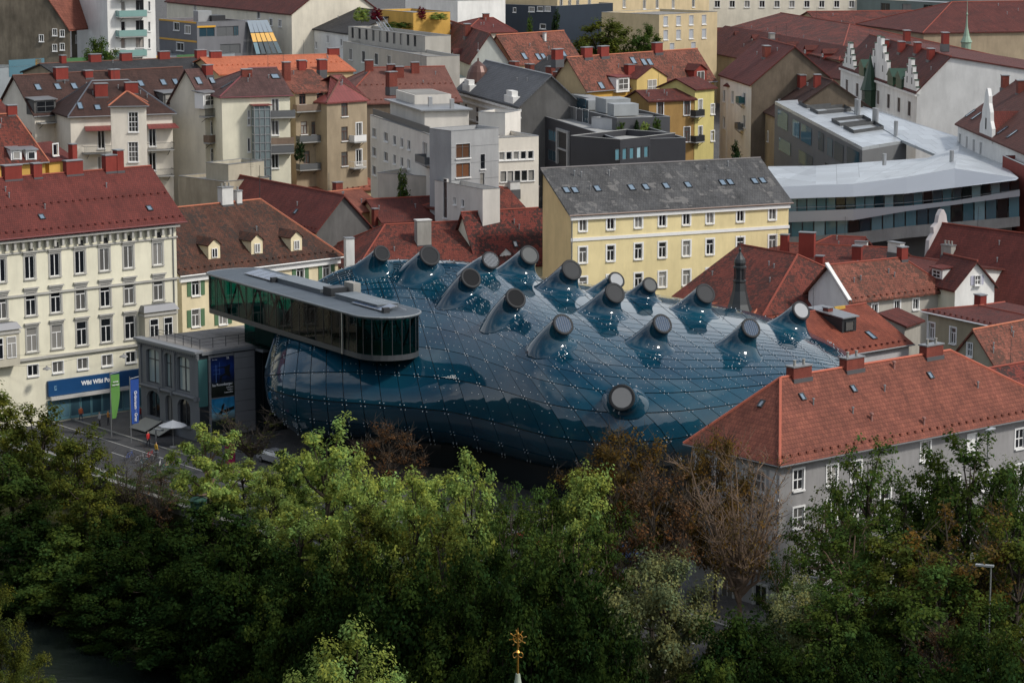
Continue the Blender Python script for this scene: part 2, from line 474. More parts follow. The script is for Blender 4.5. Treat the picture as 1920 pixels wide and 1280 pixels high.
class Bld:
    def __init__(s, name, label, cat, A, B, zE, zG=None, group=None, ov=.4, world=None):
        if world: a, b = Vector(world[0]), Vector(world[1])
        else: a, b = at(A[0], A[1], zE), at(B[0], B[1], zE)
        s.W = math.hypot(b.x - a.x, b.y - a.y); s.ang = math.atan2(b.y - a.y, b.x - a.x)
        if zG is None: zG = min(ground(a.x, a.y), ground(b.x, b.y))
        s.zG = zG; s.h = zE - zG; s.ov = ov
        s.o = Vector((a.x, a.y, zG))
        s.ex = Vector((math.cos(s.ang), math.sin(s.ang), 0)); s.ey = Vector((-s.ex.y, s.ex.x, 0))
        s.root = thing(name, label, cat, s.o, s.ang, group)
        s.ops = {'F': [], 'L': [], 'R': []}; s.pend = []
        s.D = 10
    def L(s, p):
        d = Vector(p) - s.o; return Vector((d.dot(s.ex), d.dot(s.ey), d.z))
    def rl(s, u, v):
        d = ray(u, v); return s.L(EYE), Vector((d.dot(s.ex), d.dot(s.ey), d.z))
    def hit(s, u, v, axis, val):
        o, d = s.rl(u, v); return o + d * ((val - o[axis]) / d[axis])
    def front(s, u, v): return s.hit(u, v, 1, s.ov)
    def slope(s, u, v, side='F'):
        """pixel -> point on a roof slope"""
        o, d = s.rl(u, v)
        if side == 'F': p0, n = Vector((0, 0, s.h)), Vector((0, -(s.zr - s.h), s.yr))
        elif side == 'R': p0, n = Vector((s.W, 0, s.h)), Vector((s.zr - s.h, 0, s.W - s.rx[1]))
        elif side == 'L': p0, n = Vector((0, 0, s.h)), Vector((-(s.zr - s.h), 0, s.rx[0]))
        t = (p0 - o).dot(n) / d.dot(n)
        return o + d * t
    # --- roof shape: ridge from pixels or numbers
    def ridge(s, D=None, R0=None, R1=None, rise=None, hipL=0, hipR=0, yr=None):
        """D depth; R0/R1 pixels of the ridge ends; hipL/hipR True = take x from pixel (a hip), number = hip run, 0 = gable"""
        if D is None:
            px, xx = (R0, 0) if (R0 and not hipL) else (R1, s.W)
            p = s.hit(px[0], px[1], 0, xx)
            s.yr = p.y; s.D = p.y * 2; s.zr = p.z
        else:
            s.D = D; s.yr = yr or D / 2
            if rise is not None: s.zr = s.h + rise
            else:
                p = s.hit(*(R0 or R1), 1, s.yr); s.zr = p.z
        x0, x1 = 0.0, s.W
        if hipL is True: x0 = s.hit(*R0, 1, s.yr).x
        elif hipL: x0 = hipL
        if hipR is True: x1 = s.hit(*R1, 1, s.yr).x
        elif hipR: x1 = s.W - hipR
        s.rx = (max(0, x0), min(s.W, x1))
        return s
    def roof(s, mat, th=.22, capm=None, name='roof', label=None, sink=0):
        W, D, h, yr, zr = s.W, s.D, s.h, s.yr, s.zr
        x0, x1 = s.rx
        e = [Vector((0, 0, h)), Vector((W, 0, h)), Vector((W, D, h)), Vector((0, D, h))]
        r0, r1 = Vector((x0, yr, zr)), Vector((x1, yr, zr))
        dn = Vector((0, 0, -th))
        m = MB()
        for off, flip in ((Vector((0, 0, 0)), False), (dn, True)):
            fs = [[e[0], e[1], r1, r0], [e[2], e[3], r0, r1], [e[1], e[2], r1], [e[3], e[0], r0]]
            for k, f in enumerate(fs):
                if (k == 2 and x1 >= W - .01) or (k == 3 and x0 <= .01): continue
                f = [p + off for p in f]
                m.poly(f[::-1] if flip else f)
        edges = [(e[0], e[1]), (e[2], e[3])]
        edges += [(e[1], r1), (r1, e[2])] if x1 >= W - .01 else [(e[1], e[2])]
        edges += [(e[3], r0), (r0, e[0])] if x0 <= .01 else [(e[3], e[0])]
        for a, b in edges: m.poly([a + dn, b + dn, b, a])
        ro = m.build(name, mat, s.root)
        if label: ro['label'] = label
        s.roof_o = ro
        s.clutter()
        if capm:
            c = MB(); rr = .13
            tube_path(c, [r0 + Vector((0, 0, .02)), r1 + Vector((0, 0, .02))], rr)
            if x0 > .01: tube_path(c, [e[0], r0], rr); tube_path(c, [e[3], r0], rr)
            if x1 < W - .01: tube_path(c, [e[1], r1], rr); tube_path(c, [e[2], r1], rr)
            c.build('ridge_tiles', capm, ro)
        return ro
    def clutter(s):
        """vent pipes and the odd aerial on the front slope"""
        r_ = hashc('clutter', round(s.W, 2), round(s.h, 2))
        if s.W < 7 or s.zr - s.h < 1: return
        for k in range(r_.randrange(2, 5)):
            f = r_.uniform(.35, .85); x = s.rx[0] * f + .8 + r_.random() * max(.5, (s.W - 1.6 - s.rx[0] * f - (s.W - s.rx[1]) * f)); y_ = s.yr * f; z = s.h + (s.zr - s.h) * f
            key = 'ventpipe'
            if key not in WCACHE: WCACHE[key] = MB().lathe([(.07, -.15), (.07, .45), (.13, .46), (.11, .56)], 7).data('vent_pipe', ZINC)
            link('vent_pipe', WCACHE[key], s.root, (x, y_, z))
        if r_.random() < .5:
            x = s.rx[0] + (s.rx[1] - s.rx[0]) * r_.uniform(.2, .8)
            if 'aerial' not in WCACHE:
                a = MB().tube((0, 0, -.2), (0, 0, 2.6), .03, .02, 5)
                for k in range(5): a.tube((-.5 + .04 * k, 0, 1.5 + k * .25), (.5 - .04 * k, 0, 1.5 + k * .25), .012, .012, 4)
                WCACHE['aerial'] = a.data('aerial', DARKMETAL)
            link('aerial', WCACHE['aerial'], s.root, (x, s.yr, s.zr), r_.uniform(0, 1.5))
    def gutter(s, mat=None, sides='F'):
        g = MB().tube((-.05, -.06, s.h - .12), (s.W + .05, -.06, s.h - .12), .09, .09, 6)
        if 'R' in sides: g.tube((s.W + .06, -.05, s.h - .12), (s.W + .06, s.D, s.h - .12), .09, .09, 6)
        if 'L' in sides: g.tube((-.06, -.05, s.h - .12), (-.06, s.D, s.h - .12), .09, .09, 6)
        g.build('gutter', mat or ZINC, s.root)
    def downpipe(s, x, mat=None, y=None):
        y = s.ov - .1 if y is None else y
        MB().tube((x, y, 0), (x, y, s.h - .15), .07, .07, 6).build('downpipe', mat or ZINC, s.root)
    def snow(s, mat, n=1, frac=.08):
        """rows of snow guards just above the eaves"""
        for k in range(n):
            f = frac + k * .42
            m = MB(); y = s.yr * f; z = s.h + (s.zr - s.h) * f
            a = s.rx[0] * f + .3; b = s.W - (s.W - s.rx[1]) * f - .3
            x = a
            while x < b:
                m.box(x, x + .22, y - .08, y + .1, z, z + .2); x += .95
            m.build('snow_guards', mat, s.roof_o, kind='stuff')
    def add(s, side, x, z, w, h, **kw):
        """window with its sill at height z, centred at x along the facade"""
        s.ops[side].append((x - w / 2, x + w / 2, z, z + h)); s.pend.append((side, x, z, w, h, kw))
    def addpx(s, u, v, w, h, side='F', **kw):
        if side == 'F':
            p = s.front(u, v); x = p.x - s.ov
        elif side == 'R':
            p = s.hit(u, v, 0, s.W - s.ov); x = p.y - s.ov
        else:
            p = s.hit(u, v, 0, s.ov); x = (s.D - s.ov) - p.y
        s.add(side, x, p.z - h / 2, w, h, **kw)
        return p
    def grid(s, us, vs, w, h, side='F', **kw):
        """columns by pixel u, rows by pixel v measured at the first column"""
        for i, u in enumerate(us):
            for j, v in enumerate(vs):
                if side == 'F':
                    z = s.front(us[0], v).z
                    x = s.front(u, v).x - s.ov
                elif side == 'R':
                    z = s.hit(us[0], v, 0, s.W - s.ov).z; x = s.hit(u, v, 0, s.W - s.ov).y - s.ov
                else:
                    z = s.hit(us[0], v, 0, s.ov).z; x = (s.D - s.ov) - s.hit(u, v, 0, s.ov).y
                s.add(side, x, z - h / 2, w, h, **kw)
    def walls(s, mat, top=None, matL=None, matR=None, zlow=-1.0):
        o = s.ov; W2, D2 = s.W - 2 * o, s.D - 2 * o
        h = (s.h - .05) if top is None else top
        def gz(y):                         # underside of the gable roof
            yr = s.yr
            f = y / yr if y <= yr else (s.D - y) / (s.D - yr)
            return s.h + (s.zr - s.h) * f - .12
        m = MB()
        facade(m, (o, o, 0), (1, 0, 0), W2, zlow, h, s.ops['F'], (0, 1, 0))
        m.poly([(s.W - o, s.D - o, zlow), (o, s.D - o, zlow), (o, s.D - o, h), (s.W - o, s.D - o, h)])
        flat = top is not None
        sides = {'L': MB() if matL else m, 'R': MB() if matR else m}
        facade(sides['L'], (o, s.D - o, 0), (0, -1, 0), D2, zlow, h, s.ops['L'], (1, 0, 0))
        facade(sides['R'], (s.W - o, o, 0), (0, 1, 0), D2, zlow, h, s.ops['R'], (-1, 0, 0))
        if not flat:
            if s.rx[0] <= .01: sides['L'].poly([(o, s.D - o, h), (o, o, h), (o, o, gz(o)), (o, s.yr, gz(s.yr)), (o, s.D - o, gz(s.D - o))])
            if s.rx[1] >= s.W - .01: sides['R'].poly([(s.W - o, o, h), (s.W - o, s.D - o, h), (s.W - o, s.D - o, gz(s.D - o)), (s.W - o, s.yr, gz(s.yr)), (s.W - o, o, gz(o))])
            m.poly([(o, o, h), (s.W - o, o, h), (s.W - o, o, gz(o)), (o, o, gz(o))])
        s.wall = m.build('wall', mat, s.root)
        if matL: sides['L'].build('gable_wall', matL, s.root)
        if matR: sides['R'].build('gable_wall', matR, s.root)
        for side, x, z, w, hh, kw in s.pend:
            if side == 'F': P, rz = (o + x, o, z), 0
            elif side == 'R': P, rz = (s.W - o, o + x, z), math.pi / 2
            else: P, rz = (o, s.D - o - x, z), -math.pi / 2
            kw = dict(kw); kw.pop('shut', None)
            wo = window(s.root, *P, w, hh, rz, **kw)
        return s.wall
    def flat(s, D, wallm, topm, parapet=.45, copm=None, zlow=-1.0, th=.22):
        """flat roof with a parapet"""
        s.D = D; s.ov = 0; s.yr = D / 2; s.zr = s.h; s.rx = (0, s.W)
        s.walls(wallm, top=s.h, zlow=zlow)
        p = th
        MB().poly([(p, p, s.h - parapet), (s.W - p, p, s.h - parapet), (s.W - p, D - p, s.h - parapet), (p, D - p, s.h - parapet)]).build('roof', topm, s.root)
        c = MB(); e = .05; z0, z1 = s.h - parapet, s.h + .06
        c.box(-e, s.W + e, -e, p, s.h + .003, z1); c.box(-e, s.W + e, D - p, D + e, s.h + .003, z1); c.box(-e, p, p, D - p, s.h + .003, z1); c.box(s.W - p, s.W + e, p, D - p, s.h + .003, z1)
        c.build('coping', copm or ZINC, s.root)
        i = MB()
        i.poly([(p, p, z0), (p, p, s.h), (s.W - p, p, s.h), (s.W - p, p, z0)]); i.poly([(s.W - p, D - p, z0), (s.W - p, D - p, s.h), (p, D - p, s.h), (p, D - p, z0)])
        i.poly([(p, D - p, z0), (p, D - p, s.h), (p, p, s.h), (p, p, z0)]); i.poly([(s.W - p, p, z0), (s.W - p, p, s.h), (s.W - p, D - p, s.h), (s.W - p, D - p, z0)])
        i.build('parapet', wallm, s.root)
    def chimney(s, u, v, w=1.2, d=.6, up=1.2, mat=None, side='F', cap=None, pots=0, ridge=False, rz=0):
        """pixel of the foot of the stack (ridge=True: stands on the ridge line)"""
        if ridge:
            p = s.hit(u, v, 1, s.yr); p.z = s.zr
        else: p = s.slope(u, v, side)
        ch = MB().box(-w / 2, w / 2, -d / 2, d / 2, -1.6, up).build('chimney', mat or CHIMPAINT, s.root, p, rz)
        MB().box(-w / 2 - .08, w / 2 + .08, -d / 2 - .08, d / 2 + .08, up + .002, up + .12).build('cap', cap or ZINC, ch)
        MB().box(-w / 2 - .04, w / 2 + .04, -d / 2 - .12, d / 2 + .04, -1.5, -.22).build('flashing', LEAD, ch)
        for k in range(pots):
            x = (k + .5) / pots * w - w / 2
            MB().lathe([(.13, up + .12), (.11, up + .5), (.15, up + .5), (.15, up + .58)], 8, x, 0).build('chimney_pot', CHIMGREY, ch)
        return ch
    def skylight(s, u, v, w=.8, l=1.2, side='F', mat=None):
        p = s.slope(u, v, side)
        if side == 'F': a = math.atan2(s.zr - s.h, s.yr); rot = (a, 0, 0)
        elif side == 'R': a = math.atan2(s.zr - s.h, s.W - s.rx[1]); rot = (a, 0, math.pi / 2)
        else: a = math.atan2(s.zr - s.h, s.rx[0]); rot = (a, 0, -math.pi / 2)
        key = ('sky', round(w, 2), round(l, 2))
        if key not in WCACHE:
            f = MB(); t = .09
            f.box(-w / 2, -w / 2 + t, -l / 2, l / 2, -.02, .14); f.box(w / 2 - t, w / 2, -l / 2, l / 2, -.02, .14)
            f.box(-w / 2 + t, w / 2 - t, -l / 2, -l / 2 + t, -.02, .14); f.box(-w / 2 + t, w / 2 - t, l / 2 - t, l / 2, -.02, .14)
            WCACHE[key] = (f.data('skylight', DARKMETAL), MB().box(-w / 2 + t * .5, w / 2 - t * .5, -l / 2 + t * .5, l / 2 - t * .5, .0, .09).data('pane', SKYLT))
        a_, b_ = WCACHE[key]
        o = link('skylight', a_, s.root, p); o.rotation_euler = rot
        link('pane', b_, o)
    def dormer(s, u, v, w=1.5, h=1.5, side='F', mat=None, roofm=None, kind='gable', wk='I', ww=None, wh=None, roofrise=.7, fm=None):
        """pixel of the middle of the dormer's sill line on the slope"""
        p = s.slope(u, v, side)
        sl = (s.zr - s.h) / (s.yr if side == 'F' else (s.W - s.rx[1] if side == 'R' else s.rx[0]))
        rz = {'F': 0, 'R': math.pi / 2, 'L': -math.pi / 2}[side]
        run = (h + .3) / sl
        m = MB()
        m.poly([(-w / 2, 0, -.25), (w / 2, 0, -.25), (w / 2, 0, h), (-w / 2, 0, h)])
        if kind == 'gable': m.poly([(-w / 2, 0, h), (w / 2, 0, h), (0, 0, h + roofrise)])
        for sx in (-1, 1):
            f = [(sx * w / 2, 0, -.25), (sx * w / 2, 0, h), (sx * w / 2, run, h), (sx * w / 2, run, -.25)]
            m.poly(f if sx < 0 else f[::-1])
        d = m.build('dormer', mat or WHITE, s.root, p, rz)
        r = MB(); e = .18
        if kind == 'gable':
            L2 = (h + roofrise) / sl + .3
            for sx in (-1, 1):
                a = [(sx * (w / 2 + e), -.2, h - e * roofrise / (w / 2)), (0, -.2, h + roofrise), (0, L2, h + roofrise), (sx * (w / 2 + e), L2, h - e * roofrise / (w / 2))]
                b = [(x, y, z + .1) for x, y, z in a]
                r.poly(b[::-1] if sx < 0 else b); r.poly(a if sx < 0 else a[::-1])
                r.poly([a[0], a[1], b[1], b[0]]); r.poly([a[0], b[0], b[3], a[3]])
        else:
            L2 = (h + .35) / max(.15, sl - .12) + .2
            r.prism([(-w / 2 - e, -.3), (w / 2 + e, -.3), (w / 2 + e, L2), (-w / 2 - e, L2)], 0, .12, lambda a, b, z: (a, b, h + .02 + z + .10 * b))
        r.build('dormer_roof', roofm or ZINC, d)
        ww = ww or w * .62; wh = wh or h * .8
        me, pn, ex = win_meshes(ww, wh, wk, fm or WHITE, .08, .06, 0, WHITE)
        link('window', me, d, (0, -.2, h * .08)); link('pane', pn, d, (0, -.2, h * .08))
        return d
    def balcony(s, u, v, w=3.0, d=1.2, rail=1.0, mat=None, railm=None, side='F', solid=True, y=None):
        """pixel of the middle of the slab's front edge at floor level"""
        rz = {'F': 0, 'R': math.pi / 2, 'L': -math.pi / 2}[side]
        if side == 'F': p = s.hit(u, v, 1, s.ov - d); p.y = s.ov if y is None else y
        elif side == 'R': p = s.hit(u, v, 0, s.W - s.ov + d); p.x = s.W - s.ov
        else: p = s.hit(u, v, 0, s.ov - d); p.x = s.ov
        b = MB().box(-w / 2, w / 2, -d, -.003, -.16, 0).build('balcony', mat or CONCRETE, s.root, p, rz)
        rm = railm or DARKMETAL
        m = MB()
        if solid:
            m.box(-w / 2, w / 2, -d, -d + .06, .05, rail); m.box(-w / 2, -w / 2 + .06, -d + .06, -.01, .05, rail); m.box(w / 2 - .06, w / 2, -d + .06, -.01, .05, rail)
        else:
            for zz in (rail, .12): m.box(-w / 2, w / 2, -d, -d + .05, zz - .05, zz)
            for zz in (rail, .12):
                m.box(-w / 2, -w / 2 + .05, -d + .05, -.01, zz - .05, zz); m.box(w / 2 - .05, w / 2, -d + .05, -.01, zz - .05, zz)
            n = int(w / .16)
            for k in range(n + 1):
                x = -w / 2 + .02 + (w - .04) * k / n; m.box(x - .015, x + .015, -d + .01, -d + .04, .12, rail - .05)
        m.build('railing', rm, b)
        for sx in (-1, 1): MB().tube((sx * w * .35, -d * .9, -.16), (sx * w * .35, 0, -.9), .04, .04, 5).build('bracket', DARKMETAL, b)
        return b
    def box(s, name, mat, x0, x1, y0, y1, z0, z1, parent=None, **t):
        return MB().box(x0, x1, y0, y1, z0, z1).build(name, mat, parent or s.root, **t)
# ------------------------------------------------------------------ ground, river, quay
ASPH = plaster('asphalt', (0.055, 0.056, 0.06), .4)
PAVE = tiles('paving', (0.115, 0.112, 0.11), (0.095, 0.093, 0.09), w=.6, h=.4, patch=.25)
GRASSM = plain('grass_ground', (0.035, 0.06, 0.018), .95, 0, .1, .5, 1.5)
SOIL = plain('bank_soil', (0.045, 0.048, 0.022), .95, 0, .1, .5, .6)
def sheet(name, s0, s1, t0, t1, dz, mat, ns=2, nt=2, **tags):
    m = MB()
    for i in range(ns):
        for j in range(nt):
            q = []
            for (a, b) in ((i, j), (i + 1, j), (i + 1, j + 1), (i, j + 1)):
                p = xy(s0 + (s1 - s0) * a / ns, t0 + (t1 - t0) * b / nt); q.append((p.x, p.y, dz))
            m.poly(q[::-1])
    return m.build(name, mat, **tags)
svals = [-2600, -1800, -1200, -900, -700, -560, -440, -400, -360, -320, -280, -240, -200, -160, -120, -90, -60, -30, -14, 0] + [p[0] for p in SPROF[1:-1]] + [15, 27, 40, 100, 121, 160, 200, 320]
svals = sorted(set(svals))
tvals = [-2200, -1500, -1000, -700, -500, -400, -300, -250, -200, -160, -120, -90, -70, -50, -35, -20, -8, 5, 20, 35, 50, 65, 80, 100, 130, 160, 200, 260, 350, 500, 800, 1400, 2200]
m = MB(); idx = {}
hill = MB(); hix = {}
for i, s_ in enumerate(svals):
    for j, t_ in enumerate(tvals):
        p = xy(s_, t_); z = ground(p.x, p.y)
        idx[i, j] = len(m.v); m.v.append((p.x, p.y, z))
for i in range(len(svals) - 1):
    for j in range(len(tvals) - 1):
        m.f.append((idx[i, j], idx[i, j + 1], idx[i + 1, j + 1], idx[i + 1, j]))
me = m.data('ground', PAVE)
me.materials.append(SOIL); me.materials.append(plain('hill_forest', (0.022, 0.034, 0.012), .95, 0, .1, .7, .25))
k = 0
for i in range(len(svals) - 1):
    for j in range(len(tvals) - 1):
        me.polygons[k].material_index = 0 if svals[i] < 6.9 else (1 if svals[i] < 88 else 2); k += 1
link('ground', me, kind='structure')

def water_mat():
    m, nt, b = newmat('river_water')
    L = nt.links.new
    tc = N(nt, 'ShaderNodeTexCoord')
    mp_ = N(nt, 'ShaderNodeMapping'); mp_.inputs['Rotation'].default_value = (0, 0, math.atan2(TD.y, TD.x)); mp_.inputs['Scale'].default_value = (.5, 1.6, 1)
    n1 = N(nt, 'ShaderNodeTexNoise', Scale=0.9, Detail=6.0, Roughness=0.6)
    L(tc.outputs['Object'], mp_.inputs['Vector']); L(mp_.outputs['Vector'], n1.inputs['Vector'])
    bp = N(nt, 'ShaderNodeBump', Strength=0.22, Distance=0.2); L(n1.outputs['Fac'], bp.inputs['Height']); L(bp.outputs['Normal'], b.inputs['Normal'])
    b.inputs['Base Color'].default_value = (0.010, 0.014, 0.012, 1); b.inputs['Roughness'].default_value = 0.12
    return m
sheet('river', 20, 60, -260, 140, -7.35, water_mat(), 4, 10, kind='structure')
sheet('road', -7.5, 3.2, -120, 120, .012, ASPH, 2, 8, kind='structure')
# side street between the cream building and the museum forecourt
def strip(name, P, Q, w, z, mat, **tags):
    P, Q = Vector(P), Vector(Q); d = (Q - P).normalized(); n = Vector((-d.y, d.x)) * w / 2
    return MB().poly([(*(P - n), z), (*(Q - n), z), (*(Q + n), z), (*(P + n), z)]).build(name, mat, **tags)
strip('side_road', (-66, 262), (-20, 301), 7.5, .008, ASPH, kind='structure')
# kerbs, lane markings
KERB = plain('kerb_stone', (0.20, 0.20, 0.19), .8)
def bar(name, s0, s1, t0, t1, z0, z1, mat, **tags):
    m = MB(); c = [xy(s0, t0), xy(s1, t0), xy(s1, t1), xy(s0, t1)]
    m.prism([(p.x, p.y) for p in c], z0, z1); return m.build(name, mat, **tags)
bar('kerb', -7.8, -7.5, -120, 120, -.1, .12, KERB, kind='structure')
bar('kerb', 3.2, 3.5, -120, 120, -.1, .12, KERB, kind='structure')
sheet('verge', 3.5, 6.4, -120, 120, .07, GRASSM, 1, 4, kind='structure')
LINE = plain('road_paint', (0.30, 0.30, 0.29), .8, 0, .3, .15, 3)  # line paint, its colour darkened to stand in for tree shadow
mk = link('lane_marking', None, None, kind='structure')
for t_ in range(-60, 70, 6):
    sheet('dash', -2.35, -2.2, t_, t_ + 3, .018, LINE, 1, 1).parent = mk
for s_ in (2.8, -5.1):
    sheet('edge_line', s_, s_ + .15, -90, 90, .018, LINE, 1, 1).parent = mk
qw = link('quay_wall', None, None, kind='thing', label='long low concrete quay wall between the road and the wooded river bank', category='wall')
bar('wall', 6.4, 6.95, -110, 110, -3.2, .85, plaster('quay_concrete', (0.21, 0.205, 0.19), .5)).parent = qw
bar('coping', 6.3, 7.05, -110, 110, .853, .97, KERB).parent = qw

# ------------------------------------------------------------------ museum: the blue bubble
def tab(T, x):
    """smooth (Catmull-Rom) table"""
    if x <= T[0][0]: return T[0][1]
    if x >= T[-1][0]: return T[-1][1]
    for i in range(len(T) - 1):
        if T[i][0] <= x <= T[i + 1][0]:
            x0, y0 = T[i]; x1, y1 = T[i + 1]
            m0 = (y1 - T[i - 1][1]) / (x1 - T[i - 1][0]) if i > 0 else (y1 - y0) / (x1 - x0)
            m1 = (T[i + 2][1] - y0) / (T[i + 2][0] - x0) if i + 2 < len(T) else (y1 - y0) / (x1 - x0)
            h = x1 - x0; t = (x - x0) / h
            return (2*t**3 - 3*t**2 + 1)*y0 + (t**3 - 2*t**2 + t)*h*m0 + (-2*t**3 + 3*t**2)*y1 + (t**3 - t**2)*h*m1
BX0, BX1 = -26.2, 37.6
ZT = [(-26.2, 9.0), (-25.4, 12.0), (-23.5, 15.2), (-20.5, 17.4), (-17, 18.6), (-12, 19.0), (-4.6, 18.7), (2.3, 17.6), (14, 15.9), (25, 13.9), (31, 12.2), (34.7, 10.6), (36.8, 9.5), (37.6, 8.6)]
YF = [(-26.2, 279), (-25.4, 274), (-23.5, 270.5), (-20, 267.6), (-15, 265.6), (-10, 263.4), (-6, 261.2), (-1.5, 256.2), (4, 249.2), (9, 246.6), (14, 247.6), (19, 251.2), (25, 257.5), (30, 263.8), (34.5, 270.5), (36.6, 275.5), (37.6, 281)]
YB = [(-26.2, 279.5), (-25.4, 288), (-23, 296), (-18, 302), (-8, 306), (5, 306), (18, 304), (28, 299), (34, 293), (36.8, 287), (37.6, 281.5)]
ZM, ZB = 8.2, 2.6
def bub(x, a):
    """a in 0..1: front bottom -> front -> crest -> back -> back bottom"""
    zt, yf, yb = tab(ZT, x), tab(YF, x), tab(YB, x)
    yc = yf * .32 + yb * .68 - (yb - yf) * .06
    e = max(0.0, min(1.0, (min(x - BX0, BX1 - x)) / 4.0)) ** .5
    zb = ZM - (ZM - ZB) * (.15 + .85 * e)
    if a < .22:
        q = (a / .22) * math.pi / 2
        w = (yc - yf) * .42
        y = yf + w - w * math.sin(q); z = ZM - (ZM - zb) * math.cos(q)
    elif a < .64:
        q = ((a - .22) / .42) * math.pi / 2
        pw = .84 + 3.3 * (1 - smooth(-14, 3, x)); c, s_ = max(0, math.cos(q)) ** pw, max(0, math.sin(q)) ** (.98 - .16 * smooth(-14, 3, x))
        y = yc - (yc - yf) * c; z = ZM + (zt - ZM) * s_
    elif a < .86:
        q = ((a - .64) / .22) * math.pi / 2
        y = yc + (yb - yc) * math.sin(q); z = ZM + (zt - ZM) * math.cos(q)
    else:
        q = ((a - .86) / .14) * math.pi / 2
        w = (yb - yc) * .5
        y = yb - w * (1 - math.cos(q)); z = ZM - (ZM - zb) * math.sin(q)
    return Vector((x, y, z))
def bubst(s_, a):
    """panel grid coordinates: girth lines swing round the front lobe"""
    k = -.5 + 2.0 * smooth(.1, .75, a)
    sp = s_ - k * s_ * s_ * (1 - s_)
    # finer spacing towards the ends
    x = BX0 + (BX1 - BX0) * (.5 - .5 * math.cos(math.pi * sp)) * .35 + (BX1 - BX0) * sp * .65
    return bub(min(BX1 - .02, max(BX0 + .02, x)), a)
def bnorm(s_, a):
    e = .002
    s0, s1 = max(.0008, s_ - e), min(.9992, s_ + e); a0, a1 = max(0, a - e), min(1, a + e)
    n = (bubst(s1, a) - bubst(s0, a)).cross(bubst(s_, a1) - bubst(s_, a0))
    return n.normalized() if n.length > 0 else Vector((0, 0, 1))
# equal arc steps round the girth (taken at the middle of the body)
NS, NT = 35, 29
sam = [bubst(.55, i / 600) for i in range(601)]
acc = [0]
for p, q in zip(sam[:-1], sam[1:]): acc.append(acc[-1] + (q - p).length)
def arc(fr):
    t = fr * acc[-1]
    for i in range(600):
        if acc[i + 1] >= t: return (i + (t - acc[i]) / (acc[i + 1] - acc[i] + 1e-9)) / 600
    return 1.0
AV = [arc(j / NT) for j in range(NT + 1)]
SV = [i / NS for i in range(NS + 1)]
def bmat():
    m, nt, b = newmat('blue_acrylic')
    L = nt.links.new
    oi = N(nt, 'ShaderNodeObjectInfo'); tc = N(nt, 'ShaderNodeTexCoord')
    no = N(nt, 'ShaderNodeTexNoise', Scale=0.16, Detail=3.0)
    L(tc.outputs['Object'], no.inputs['Vector'])
    rp = N(nt, 'ShaderNodeValToRGB'); rp.color_ramp.elements[0].position = .3; rp.color_ramp.elements[1].position = .75
    rp.color_ramp.elements[0].color = (0.003, 0.028, 0.054, 1); rp.color_ramp.elements[1].color = (0.006, 0.052, 0.083, 1)
    L(no.outputs['Fac'], rp.inputs['Fac']); L(rp.outputs['Color'], b.inputs['Base Color'])
    b.inputs['Roughness'].default_value = 0.06; b.inputs['Specular IOR Level'].default_value = 0.5
    n2 = N(nt, "ShaderNodeTexNoise", Scale=0.45, Detail=2.0); L(tc.outputs['Object'], n2.inputs['Vector'])
    bp = N(nt, 'ShaderNodeBump', Strength=0.10, Distance=0.10); L(n2.outputs['Fac'], bp.inputs['Height']); L(bp.outputs['Normal'], b.inputs['Normal'])
    return m
ACRYL = bmat()
museum = thing('art_museum', 'bulging dark blue glossy museum with sixteen snout-like roof nozzles', 'museum', (0, 0, 0))
# inner skin, just under the panels
def gridmesh(fn, ns, nt, name, mat, parent, flip=False):
    v = [fn(i / ns, j / nt) for i in range(ns + 1) for j in range(nt + 1)]
    f = []
    for i in range(ns):
        for j in range(nt):
            q = (i * (nt + 1) + j, (i + 1) * (nt + 1) + j, (i + 1) * (nt + 1) + j + 1, i * (nt + 1) + j + 1)
            f.append(q)
    me = bpy.data.meshes.new(name); me.from_pydata([tuple(p) for p in v], [], f); me.materials.append(mat); me.shade_smooth(); auto_uv(me)
    return link(name, me, parent), v, f
SKIN = plain('bubble_skin', (0.012, 0.018, 0.024), .5)
_, sv, sf = gridmesh(lambda a, b: bubst(a, b), 90, 80, 'inner_skin', SKIN, museum)
bvh = BVHTree.FromPolygons([Vector(p) for p in sv], [tuple(f) for f in sf])
